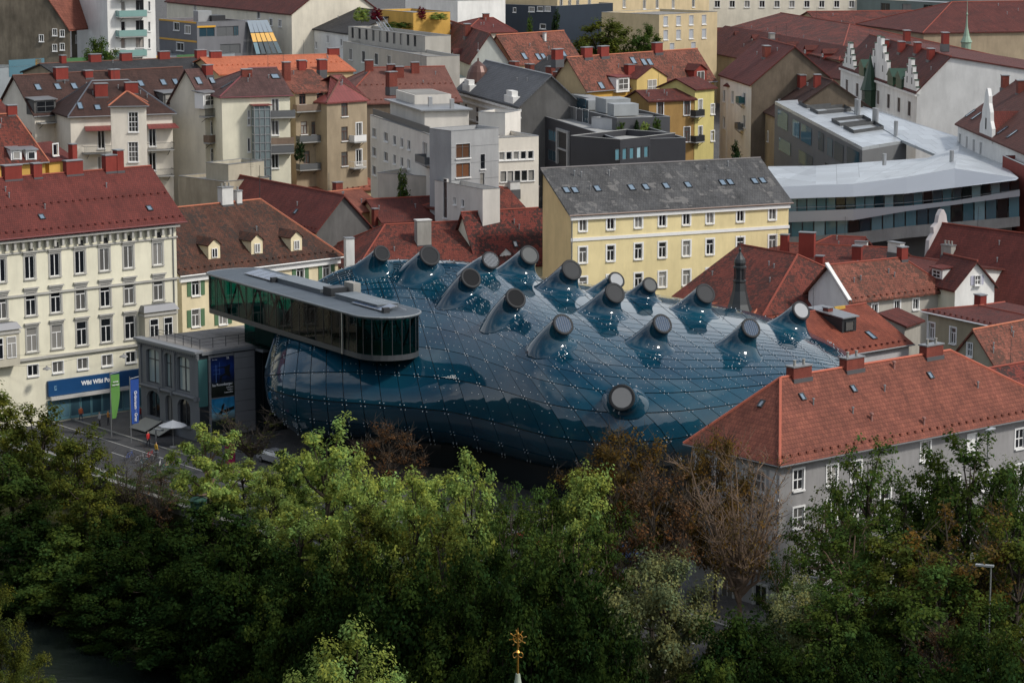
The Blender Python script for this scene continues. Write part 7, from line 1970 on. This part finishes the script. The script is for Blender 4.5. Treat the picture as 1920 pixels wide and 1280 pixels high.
TREES = [
 # left, river bank
 (-25, 705, 13, 200, 'yel', 'tall olive tree cut by the left edge, below the cream building'),
 (78, 742, 12, 165, 'yel', 'olive-green tree in front of the cream building wall, left of the shop'),
 (150, 792, 14, 150, 'yel', 'olive tree just below the blue shop sign'),
 (18, 850, 17, 210, 'green', 'dark green tree low at the left edge above the river'),
 (185, 905, 15, 150, 'yel', 'leaning olive tree left of the bare saplings by the quay'),
 (243, 838, 8, 120, 'bare', 'thin bare tree nearest the flag banners'),
 (296, 868, 8, 100, 'bare', 'thin reddish bare tree beside the parked bicycles'),
 (392, 783, 8.6, 165, 'layer', 'bright green layered tree in front of the posters'),
 (470, 768, -9.5, 150, 'bare', 'spreading brown bare tree in front of the iron house cladding'),
 (505, 872, 7, 100, 'lime', 'slim bright green tree right of the layered tree'),
 (535, 855, 4, 90, 'green', 'small fresh green tree beside the quay road'),
 (330, 940, 6, 90, 'loose', 'small loose tree by the quay wall'),
 # centre
 (612, 782, 9, 200, 'lime', 'tallest pale spring-green tree in front of the museum left half'),
 (680, 842, 11, 130, 'lime', 'pale green tree just right of the tallest one'),
 (730, 792, -9, 140, 'brown', 'rusty brown budding tree below the viewing gallery end'),
 (775, 868, 12, 150, 'lime', 'spring-green tree left of the belly of the museum'),
 (882, 838, 10, 165, 'lime', 'pointed spring-green tree under the museum belly'),
 (560, 935, 13, 170, 'lime', 'yellow-green tree below the tallest pale tree'),
 (690, 930, 15, 190, 'yel', 'yellow-green tree on the bank at the centre left'),
 (830, 945, 15, 200, 'yel', 'broad olive tree on the bank below the pointed tree'),
 (960, 905, 10, 140, 'loose', 'airy green tree right of the pointed spring-green tree'),
 (1022, 900, 6, 130, 'green', 'mid-green tree below the museum front lobe'),
 (1100, 862, 4, 160, 'lime', 'light green feathery tree under the round eye nozzle'),
 (1075, 960, 9, 190, 'loose', 'loose green tree by the road bend'),
 (1150, 815, -7, 200, 'rust', 'russet budding tree against the museum, left of the pair'),
 (1248, 798, -8, 215, 'rust', 'russet budding tree against the red hipped roof'),
 (1225, 870, 0, 200, 'brown', 'brown leafy tree left of the big bare vase tree'),
 (1392, 826, -1, 235, 'vase', 'big bare vase-shaped tree in front of the grey building corner'),
 (1345, 815, -9, 150, 'rust', 'orange-brown bare crown at the red hip corner'),
 (1245, 1038, 11, 260, 'willow', 'silvery grey-green willow at the bottom right of centre'),
 (1500, 1085, 4, 190, 'willow', 'fresh green willow by the street corner'),
 # right
 (1632, 815, -17, 200, 'loose', 'loose green tree before the grey facade'),
 (1822, 822, -17, 265, 'green', 'dense round green tree before the grey facade'),
 (1905, 850, -18, 130, 'green', 'green tree at the right edge below the dark tiles'),
 (1600, 962, -5, 260, 'loose', 'yellow-tipped tree in front of the street corner'),
 (1800, 945, -6, 280, 'rust', 'olive-brown tree at lower right beside the lamp post'),
 (1910, 955, -8, 220, 'yel', 'olive tree cut by the right edge'),
 (1560, 1110, 4, 220, 'green', 'dark green tree at the bottom right, left of the arch'),
 (1690, 1100, -1, 200, 'loose', 'half-shaded green tree beside the arch'),
 (1765, 1165, 3, 150, 'brown', 'brown-leaved small tree right of the arch'),
 (1850, 1120, 2, 190, 'green', 'green tree at the bottom right corner'),
 (1930, 1130, 3, 190, 'yel', 'olive tree at the very bottom right corner'),
 (1700, 905, -14, 190, 'green', 'green tree between the loose one and the dense round one'),
 (1545, 925, -10, 180, 'loose', 'loose green tree just right of the grey building corner'),
 (1690, 985, -4, 250, 'yel', 'olive tree behind the arch'),
 (1600, 1060, 1, 230, 'loose', 'shaded green tree left of the arch lamp'),
 (1760, 1040, -2, 240, 'green', 'dark green tree behind the brown-leaved one'),
 (1470, 1020, -3, 120, 'loose', 'small loose tree at the street corner'),
 (740, 890, 4, 170, 'lime', 'spring-green tree filling the gap below the rusty tree'),
 (645, 880, 2, 150, 'lime', 'spring-green tree behind the tallest pale one'),
 (830, 880, 5, 150, 'lime', 'spring-green tree just left of the pointed one'),
 (930, 930, 3, 150, 'green', 'mid-green tree in front of the dark museum base'),
 (1040, 930, 1, 160, 'lime', 'light green tree left of the feathery one'),
 (1150, 940, 3, 170, 'loose', 'green tree between feathery tree and brown tree'),
 (1005, 1000, 12, 190, 'green', 'dark green tree on the bank above the spire'),
 (300, 872, 4, 140, 'loose', 'airy green tree hiding the road left of the layered tree'),
 (455, 862, 3, 120, 'lime', 'airy spring-green tree right of the layered tree'),
 (250, 945, 9, 130, 'yel', 'olive tree by the quay wall at left'),
 (560, 850, -1, 130, 'lime', 'upright spring-green tree in front of the museum left end'),
 (1755, 850, -17, 170, 'green', 'upright green tree between the two tall ones before the grey facade'),
 (1885, 880, -15, 180, 'loose', 'loose green tree near the right edge before the grey facade'),
 (1590, 870, -15, 150, 'loose', 'airy green tree left of the loose one before the grey facade'),
 # near bank, this side of the river
 (632, 1152, 61, 360, 'near', 'bright tree top rising from the bottom edge left of the golden spire'),
 (760, 1248, 63, 240, 'near', 'low bright tree top at the bottom edge near the spire'),
 (-15, 1095, 61, 190, 'near', 'olive tree rising at the bottom left corner'),
 (60, 1215, 62, 150, 'near', 'small olive tree top at the bottom left'),
]
for t_ in TREES: tree(*t_[:5], t_[5], var=(1 if t_[0] < 100 else 0) if t_[4] == 'near' else None)
bush_r = random.Random(5)
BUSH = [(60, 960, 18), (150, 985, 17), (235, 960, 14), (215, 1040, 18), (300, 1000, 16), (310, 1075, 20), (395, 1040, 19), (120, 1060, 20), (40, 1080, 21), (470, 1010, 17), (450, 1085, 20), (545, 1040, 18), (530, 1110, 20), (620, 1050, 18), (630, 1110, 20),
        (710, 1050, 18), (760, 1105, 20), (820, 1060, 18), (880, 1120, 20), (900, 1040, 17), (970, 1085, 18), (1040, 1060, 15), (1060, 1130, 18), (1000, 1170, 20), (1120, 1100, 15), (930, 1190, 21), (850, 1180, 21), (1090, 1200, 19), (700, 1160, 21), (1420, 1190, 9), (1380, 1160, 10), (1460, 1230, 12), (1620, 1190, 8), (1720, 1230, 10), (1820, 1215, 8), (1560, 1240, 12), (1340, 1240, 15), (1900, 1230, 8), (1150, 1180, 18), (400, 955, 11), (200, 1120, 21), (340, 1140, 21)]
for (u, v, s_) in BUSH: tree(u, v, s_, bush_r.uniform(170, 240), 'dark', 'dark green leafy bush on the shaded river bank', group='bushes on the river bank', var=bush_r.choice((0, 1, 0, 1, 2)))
# town trees
tree(190, 66, 0, 84, 'slim', 'round green tree below the balcony tower', d=478)
tree(757, 330, 0, 62, 'cone', 'conical green tree in the courtyard of the white modern block', d=360)
tree(1135, 24, 0, 125, 'slim', 'big pale green tree in front of the sand apartments', d=505); tree(1208, 42, 0, 70, 'slim', 'dark loose tree right of the big pale tree behind the roofs', d=508)
tree(1043, 14, 0, 40, 'fir', 'dark fir beside the navy block', d=520); tree(992, 38, 0, 34, 'cone', 'small bright conical tree left of the fir', d=515)
tree(1380, 262, 0, 55, 'fir', 'dark pine in front of the tall white house', d=408)
# planted terraces
def potted(u, v, d, w, h, kind, label, mat=None):
    p = aty(u, v, d); t = thing('potted_tree', label, 'plant', p)
    tm, cm, H = TV[kind][0]; br = 2.8 if kind == 'cone' else 4.8
    t.scale = (w / 2 / br, w / 2 / br, h / H); link('trunk', tm, t); c_ = link('crown', cm, t)
    if mat: c_.material_slots[0].link = 'OBJECT'; c_.material_slots[0].material = LM[mat]
for k, (u, v, w, h, kd, mt, lb_) in enumerate(((1163, 252, 1.6, 2.0, 'dark', 'green', 'small palm-like potted plant, leftmost on the planted terrace'), (1194, 254, 1.2, 2.2, 'cone', 'fir', 'dark cypress-shaped potted shrub on the planted terrace'), (1209, 254, 1.7, 1.9, 'dark', 'lime', 'bright potted bush beside the cypress shrub on the terrace'), (1231, 252, 1.5, 2.4, 'dark', 'green', 'rightmost ball tree on the planted terrace'), (1222, 258, 1.2, .8, 'dark', 'lime', 'low yellow flowering plant on the terrace'))):
    potted(u, v, 399, w, h, kd, lb_, mt)
for (u, v, w, h, mt, lb_) in ((678, 42, 3.5, 2.6, 'lime', 'yellow-green bush on the roof garden left end'), (706, 40, 2.6, 2.4, 'red', 'dark purple bush on the roof garden'), (745, 54, 6.0, 1.2, 'green', 'clipped green hedge on the roof garden'), (790, 38, 2.0, 2.4, 'red', 'crimson maple at the roof garden corner'), (822, 38, 4.0, 1.3, 'lime', 'low bright green planting on the flat roof')):
    potted(u, v, 508, w, h, 'dark', lb_, mt)
potted(958, 350, 366, 5.0, 1.6, 'dark', 'white flowering shrub below the ribbon windows', 'white'); potted(562, 305, 383, 1.8, 3.0, 'dark', 'dark potted tree on the tenement terrace', 'fir')

# ------------------------------------------------------------------ golden spire on the near bank
sp = aty(971, 1176, 122); gz = ground(sp.x, sp.y)
GOLD = plain('gilding', (.50, .26, .055), .35, .9, .5, .2, 5)
gs = thing('golden_spire', 'golden weather-vane wheel and finial on a slim pale spire at the bottom edge', 'spire', (sp.x, sp.y, gz))
hz = sp.z - gz
MB().lathe([(1.6, 0), (1.6, hz - 9), (1.9, hz - 8.9), (1.9, hz - 8.6), (1.2, hz - 7.6), (.5, hz - 4.5), (.22, hz - 3.0), (.10, hz - 2.25)], 12).build('spire_roof', plain('patina', (.30, .34, .27), .6, 0, .4, .25, 1.5), gs)
MB().lathe([(.05, hz - 2.3), (.05, hz - 1.25), (.12, hz - 1.2), (.05, hz - 1.1), (.035, hz - .5), (.06, hz - .3), (.03, hz - .2), (.008, hz)], 8).build('rod', GOLD, gs)
wh = MB(); cz = hz - .52
for k in range(16):
    a0, a1 = k * math.pi / 8, (k + 1) * math.pi / 8; wh.tube((.22 * math.cos(a0), 0, cz + .22 * math.sin(a0)), (.22 * math.cos(a1), 0, cz + .22 * math.sin(a1)), .025, .025, 5)
wh.build('wheel', GOLD, gs)
for k in range(8):
    a0 = k * math.pi / 4 + .2; MB().tube((0, 0, cz), (.38 * math.cos(a0), 0, cz + .38 * math.sin(a0)), .02, .012, 5).tube((.36 * math.cos(a0), 0, cz + .36 * math.sin(a0)), (.42 * math.cos(a0), 0, cz + .42 * math.sin(a0)), .035, .03, 5).build('spoke', GOLD, gs)
for sx in (-1, 1):
    sc = MB(); pp = []
    for k in range(13): a0 = k / 12 * 4.4; rr_ = .17 - k * .009; pp.append((sx * (.13 + rr_ * math.sin(a0) * .8), 0, hz - 1.45 + .18 + rr_ * math.cos(a0) - .1))
    tube_path(sc, pp, .025); sc.build('scroll', GOLD, gs)

# ------------------------------------------------------------------ street things
def banner(u, vtop, vbot, d, w, col, label, lines, name='banner_flag', curl=0.0):
    p = aty(u, vtop, d); b = aty(u, vbot, d)
    t = thing(name, label, 'flag', (p.x, p.y, 0), R(40))
    MB().tube((0, 0, 0), (0, 0, p.z), .06, .05, 8).build('pole', STEEL, t); MB().tube((0, 0, p.z - .25), (w + .1, 0, p.z - .12), .035, .035, 6).build('arm', STEEL, t)
    m = MB(); n, k = 14, 4; z0, z1 = b.z, p.z - .35
    for i in range(n + 1):
        f = i / n
        for j in range(k + 1):
            g_ = j / k; ww = w * (1 - curl * max(0, f - .45) ** 1.2)
            m.v.append((.08 + ww * g_, .10 * math.sin(f * 5 + g_ * 2.2) * f, z1 + (z0 - z1) * f))
    for i in range(n):
        for j in range(k): q_ = i * (k + 1) + j; m.f.append((q_, q_ + k + 1, q_ + k + 2, q_ + 1))
    cl_ = m.build('cloth', plain('cloth_' + name + str(u), col, .8), t, smooth=True)
    for (s, size, xx, zz, rot) in lines:
        me = text_mesh(s, size, .008); me.materials.append(LET); o = link('lettering', me, cl_); o.location = (xx, -.13, zz); o.rotation_euler = (math.pi / 2, rot, 0)
    return t
zt = aty(211, 700, 292).z
banner(206, 697, 785, 287, 1.1, (.10, .26, .055), 'green banner flag on a pole in front of the blue shop sign', [('NATUR', .2, .62, 6.1, 0), ('UND STADT', .16, .62, 5.75, 0)], curl=.9)
banner(243, 706, 795, 284, 1.05, (.012, .06, .28), 'blue banner flag on a pole beside the iron house', [('Grünraum · Graz', .48, .6, 4.0, math.pi / 2)], curl=.15)
# awnings, parasol, advert pillar, pillar box
AWN = plain('awning_canvas', (.30, .30, .27), .85)
for k, (xa, xb) in enumerate(((bays[0][0] - .2, bays[0][1] + .5), (bays[1][0] - .1, bays[2][0] - .3))):
    aw = thing('awning', ['pale canvas awning at the far left arch of the iron house', 'pale canvas awning below the middle arches of the iron house'][k], 'awning', IH.root.location, IH.ang)
    MB().prism([(xa, 0), (xb, 0), (xb, -2.2), (xa, -2.2)], 0, .04, lambda a, c, h: (a, c - .05, 1.15 + h + c * -.0 + c * .42 + .0)).build('canvas', AWN, aw)
    for x in (xa, xb): MB().tube((x, -.03, 1.1), (x, -2.2, .25), .03, .03, 5).build('arm', DARKMETAL, aw)
pp = at(325, 838, 0)
pa_ = thing('parasol', 'grey-white cafe parasol in front of the iron house', 'parasol', (pp.x, pp.y, 0))
MB().lathe([(.04, 0), (.04, 2.9)], 8).build('pole', STEEL, pa_); MB().lathe([(1.55, 2.35), (1.55, 2.4), (.1, 2.95), (.02, 3.0)], 8).build('canopy', plain('parasol_cloth', (.32, .34, .37), .8), pa_); MB().lathe([(.4, 0), (.4, .08), (.1, .12)], 10).build('foot', CONCRETE, pa_)
pp = at(372, 1005, 0)
ad_ = thing('advert_pillar', 'round green advertising pillar beside the layered tree trunk', 'pillar', (pp.x, pp.y, 0))
MB().lathe([(.75, 0), (.75, .5), (.68, .55), (.68, 3.3), (.85, 3.35), (.85, 3.5), (.3, 3.9), (.05, 4.2)], 16).build('drum', plain('pillar_green', (.02, .07, .05), .5), ad_); MB().lathe([(.70, .7), (.70, 1.9)], 16).build('poster', plain('poster_paper', (.45, .47, .42), .7), ad_)
pp = at(432, 868, 0)
pb_ = thing('info_column', 'magenta information column in front of the museum', 'column', (pp.x, pp.y, 0))
MB().box(-.5, .5, -.3, .3, 0, 2.1).build('body', plain('magenta', (.42, .012, .10), .5), pb_); MB().box(-.42, .42, -.315, -.302, .8, 1.9).build('sign_face', plain('magenta_dark', (.25, .01, .07), .5), pb_)
# planters with pink flowers
for k, u in enumerate((438, 452, 468)):
    pp = at(u, 897 + k * 2, 0); pl_ = thing('flower_planter', ['long planter with pink flowers, left one by the road', 'long planter with pink flowers, middle one by the road', 'long planter with pink flowers, right one by the road'][k], 'planter', (pp.x, pp.y, 0), math.atan2(TD.y, TD.x))
    MB().box(-.7, .7, -.25, .25, 0, .5).build('box', CONCRETE, pl_)
    cm = leaves_mesh('flowers', [(x * .2, 0, .65) for x in range(-3, 4)], [.28] * 7, 16, .16, leafmat('petal%d' % k, (.42, .06, .26)), 40 + k); link('flowers', cm, pl_, kind='stuff')
# street lamps
def lamp(u, v, d, label, rz=0):
    p = aty(u, v, d); g = ground(p.x, p.y); h = p.z - g
    t = thing('street_lamp', label, 'lamp', (p.x, p.y, g), rz)
    MB().lathe([(.11, 0), (.09, 1.0), (.06, h)], 8).build('pole', STEEL, t); MB().box(-.2, 1.1, -.18, .18, h, h + .12).build('head', plain('lamp_head', (.42, .44, .45), .4, .4), t)
    MB().box(.1, 1.0, -.13, .13, h - .03, h - .002).build('lens', plain('lamp_lens', (.5, .5, .48), .3), t)
lamp(1718, 1132, td(1718, -4), 'flat-headed street lamp above the arch', 2.8); lamp(1530, 1084, td(1530, -6), 'flat-headed street lamp in the foliage left of the arch', 2.8); lamp(1858, 1062, td(1858, -4), 'tall grey lamp post at lower right', 2.8); lamp(292, 805, td(292, -9), 'grey lamp post in front of the cafe parasol', -.7)
lamp(1853, 808, td(1853, -22), 'lamp post before the grey facade at right', 1.0)
# hanging lamps over the side street
for k, (u, v) in enumerate(((88, 690), (232, 667))):
    p = aty(u, v, 292); t = thing('hanging_lamp', ['hanging street lamp above the shop sign left end', 'hanging street lamp above the shop sign right end'][k], 'lamp', p)
    MB().lathe([(.5, -.12), (.42, 0), (.1, .16), (.04, .3)], 12).build('shade', plain('lamp_grey', (.22, .22, .22), .5), t); MB().lathe([(.14, -.25), (.14, -.121)], 8).build('lens', plain('lamp_lens', 0), t)
    w1, w2 = Vector((-16, -6, 1.0)), Vector((9, 9, 1.2)); MB().tube((0, 0, .3), w1, .015, .015, 4).build('wire', DARKMETAL, t); MB().tube((0, 0, .3), w2, .015, .015, 4).build('wire', DARKMETAL, t)
# arch
pp = at(1712, 1240, 0); rzz = R(40)
ac = thing('brick_arch', 'small stone arch with red tiled top among the trees at lower right', 'arch', (pp.x, pp.y, 0), R(-20))
am = MB(); n = 14
for k in range(n):
    a0, a1 = math.pi * k / n, math.pi * (k + 1) / n
    i0, i1 = (1.0 * math.cos(a0), 1.0 * math.sin(a0)), (1.0 * math.cos(a1), 1.0 * math.sin(a1)); o0, o1 = (1.55 * math.cos(a0), 1.55 * math.sin(a0)), (1.55 * math.cos(a1), 1.55 * math.sin(a1))
    am.prism([i0, o0, o1, i1], -.35, .35, lambda a, c, h: (a, h, c + 1.3))
for sx in (-1, 1): am.box(sx * 1.275 - .275, sx * 1.275 + .275, -.349, .349, 0, 1.298)
am.build('arch_ring', plaster('arch_stone', (.34, .31, .27), .4), ac)
tm_ = MB()
for k in range(3, 11):
    a0, a1 = math.pi * k / n, math.pi * (k + 1) / n
    tm_.prism([(1.56 * math.cos(a0), 1.56 * math.sin(a0)), (1.75 * math.cos(a0), 1.75 * math.sin(a0)), (1.75 * math.cos(a1), 1.75 * math.sin(a1)), (1.56 * math.cos(a1), 1.56 * math.sin(a1))], -.45, .45, lambda a, c, h: (a, h, c + 1.3))
tm_.build('tiled_top', T_RED, ac)
# cars
def car(u, v, rz, col, label, s_=1.0):
    p = at(u, v, 0); t = thing('parked_car', label, 'car', (p.x, p.y, .016), rz)
    paint = plain('car_paint_%d' % u, col, .25, .3, .6, .03)
    pr = [(-2.15, .35), (-2.2, .75), (-2.0, .95), (-1.35, 1.02), (-.75, 1.45), (.75, 1.48), (1.55, 1.02), (2.05, .92), (2.2, .7), (2.18, .35)]
    low = [(x, z) for x, z in pr if True]
    m = MB(); n = len(pr)
    for y, sc in ((-.88, 1), (-.80, 1.0), (.80, 1.0), (.88, 1)):
        for x, z in pr: m.v.append((x, y * (1 if z < 1.05 else .80), z if abs(y) < .85 else min(z, z * .97 + .01)))
    for r_ in range(3):
        for k in range(n): j = (k + 1) % n; m.f.append((r_ * n + k, r_ * n + j, (r_ + 1) * n + j, (r_ + 1) * n + k))
    m.f.append(tuple(range(n - 1, -1, -1))); m.f.append(tuple(range(3 * n, 4 * n)))
    body = m.build('body', paint, t)
    gl = plain('car_glass', (.015, .018, .02), .05)
    for sy in (-1, 1): MB().poly([(-1.2, sy * .80, 1.04), (1.4, sy * .80, 1.04), (.72, sy * .725, 1.42), (-.72, sy * .725, 1.40)][::(1 if sy < 0 else -1)]).build('side_window', gl, t)
    MB().poly([(1.56, -.66, 1.045), (1.56, .66, 1.045), (.82, .62, 1.47), (.82, -.62, 1.47)]).build('windscreen', gl, t); MB().poly([(-1.37, .66, 1.05), (-1.37, -.66, 1.05), (-.80, -.62, 1.45), (-.80, .62, 1.45)]).build('rear_window', gl, t)
    for x in (-1.35, 1.35):
        for sy in (-1, 1):
            w = MB().tube((x, sy * .70, .32), (x, sy * .90, .32), .32, .32, 16).build('wheel', plain('tyre', (.02, .02, .02), .8), t); MB().tube((x, sy * .90, .32), (x, sy * .915, .32), .19, .19, 12).build('rim', STEEL, w)
    for sy in (-1, 1):
        MB().box(-2.215, -2.12, sy * .68 - .14, sy * .68 + .14, .72, .86).build('tail_light', plain('tail_red', (.45, .01, .01), .3), t); MB().box(2.1, 2.2, sy * .62 - .18, sy * .62 + .18, .68, .82).build('headlight', plain('headlamp', (.6, .6, .6), .2), t)
rs = math.atan2(TD.y, TD.x)
car(425, 955, rs + math.pi, (.012, .012, .014), 'black car with red tail light on the quay road'); car(1385, 1212, rs, (.015, .016, .018), 'dark car parked by the corner of the grey building')
car(985, 1030, rs + math.pi, (.25, .02, .02), 'red car behind the loose tree at the centre'); car(1075, 1010, rs, (.5, .5, .5), 'pale car on the road below the museum')
car(515, 868, rs, (.55, .56, .57), 'white van-like car parked beside the museum front'); car(1160, 1050, rs, (.03, .08, .25), 'blue car near the road bend')
# bicycles
def bike_meshes():
    f = MB()
    for a, b in (((-.5, 0, .34), (-.1, 0, .3)), ((-.1, 0, .3), (.38, 0, .75)), ((-.1, 0, .3), (-.22, 0, .85)), ((-.22, 0, .78), (.36, 0, .8)), ((-.5, 0, .34), (-.2, 0, .78)), ((.52, 0, .34), (.36, 0, .95))): f.tube(a, b, .025, .025, 5)
    w = MB()
    for k in range(14):
        a0, a1 = k * 2 * math.pi / 14, (k + 1) * 2 * math.pi / 14; w.tube((.33 * math.cos(a0), 0, .33 * math.sin(a0)), (.33 * math.cos(a1), 0, .33 * math.sin(a1)), .025, .025, 4)
    for k in range(5): a0 = k * math.pi / 5; w.tube((.33 * math.cos(a0), 0, .33 * math.sin(a0)), (-.33 * math.cos(a0), 0, -.33 * math.sin(a0)), .006, .006, 3)
    return f, w.data('wheel', plain('tyre', 0)), MB().box(-.32, -.1, -.07, .07, .86, .93).data('saddle', DARKMETAL), MB().tube((.33, -.28, 1.0), (.33, .28, 1.0), .02, .02, 5).data('handlebar', STEEL)
bf, bw_, bs_, bh_ = bike_meshes()
BCOL = [(.3, .3, .32), (.02, .1, .12), (.35, .03, .03), (.03, .03, .03), (.5, .5, .5), (.1, .25, .1), (.45, .2, .03), (.05, .08, .25)]
BP = [(262, 868), (270, 873), (281, 861), (291, 866), (300, 878), (310, 884), (318, 876), (243, 862)]
BN = ['grey', 'teal', 'red', 'black', 'silver', 'green', 'orange', 'dark blue']
for k, (u, v) in enumerate(BP):
    p = at(u, v, 0); t = thing('bicycle', BN[k] + ' bicycle parked on the forecourt near the cafe parasol', 'bicycle', (p.x, p.y, .01), R(20 + 17 * (k % 5)), group='bicycles parked on the forecourt')
    link('frame', bf.data('frame', plain('bike_paint_%d' % k, BCOL[k], .4)), t)
    for x in (-.5, .52): link('wheel', bw_, t, (x, 0, .34))
    link('saddle', bs_, t); link('handlebar', bh_, t)
# people: one skinned body each
def person(u, v, top, legs, label, rz=0.0, stride=.12, z=0.0):
    p = at(u, v, z)
    me = bpy.data.meshes.new('body')
    V = [(0, 0, .95), (0, .01, 1.2), (0, 0, 1.42), (0, -.01, 1.54), (0, -.02, 1.66), (.19, 0, 1.42), (.25, .03, 1.14), (.24, -.08, .90), (.235, -.12, .81), (-.19, 0, 1.42), (-.25, -.03, 1.14), (-.24, -.12, .90), (-.235, -.16, .81),
         (.10, 0, .90), (.11, -stride * .7, .50), (.11, -stride, .10), (.11, -stride - .14, .05), (-.10, 0, .90), (-.11, stride * .5, .50), (-.11, stride * 1.2, .10), (-.11, stride * 1.2 - .14, .05), (0, -.01, 1.76)]
    E = [(0, 1), (1, 2), (2, 3), (3, 4), (4, 21), (2, 5), (5, 6), (6, 7), (7, 8), (2, 9), (9, 10), (10, 11), (11, 12), (0, 13), (13, 14), (14, 15), (15, 16), (0, 17), (17, 18), (18, 19), (19, 20)]
    rad = [.15, .14, .15, .055, .10, .075, .05, .04, .035, .075, .05, .04, .035, .095, .065, .045, .035, .095, .065, .045, .035, .06]
    me.from_pydata(V, E, [])
    o = bpy.data.objects.new('person', me); C.objects.link(o)
    md = o.modifiers.new('skin', 'SKIN'); sl = me.skin_vertices[0].data
    for i, r_ in enumerate(rad): sl[i].radius = (r_, r_ * .85); sl[i].use_root = i == 0
    o.modifiers.new('sub', 'SUBSURF').levels = 1
    dg = bpy.context.evaluated_depsgraph_get(); m2 = bpy.data.meshes.new_from_object(o.evaluated_get(dg)); bpy.data.objects.remove(o)
    mt = [plain('skin', (.42, .26, .19), .6), plain('cloth_%d_%d' % (u, v), top, .8), plain('trousers_%d_%d' % (u, v), legs, .8), plain('hair_dark', (.03, .02, .015), .7)]
    m2.materials.clear()
    for x in mt: m2.materials.append(x)
    for f in m2.polygons:
        z_ = f.center.z; y_ = f.center.y; f.use_smooth = True
        f.material_index = (3 if z_ > 1.72 or (z_ > 1.6 and y_ > .03) else 0) if z_ > 1.52 else (0 if abs(f.center.x) > .19 and z_ < .9 and z_ > .7 else (1 if z_ > .93 else 2))
    link('person', m2, None, (p.x, p.y, z), rz, label=label, category='person')
person(152, 790, (.45, .10, .03), (.03, .04, .08), 'person in orange top standing by the shop windows', .6); person(203, 797, (.5, .22, .04), (.04, .04, .05), 'person in orange jacket walking near the green banner', 2.0); person(187, 800, (.4, .4, .4), (.03, .03, .04), 'person in grey top at the shop front', -1.0)
person(278, 838, (.45, .02, .02), (.02, .02, .03), 'person in red top next to the cafe parasol', 1.0); person(263, 790, (.4, .05, .04), (.03, .04, .08), 'person in red beside the blue banner', 0.3); person(293, 858, (.5, .3, .03), (.03, .03, .03), 'person in yellow vest by the parked bicycles', 2.2)
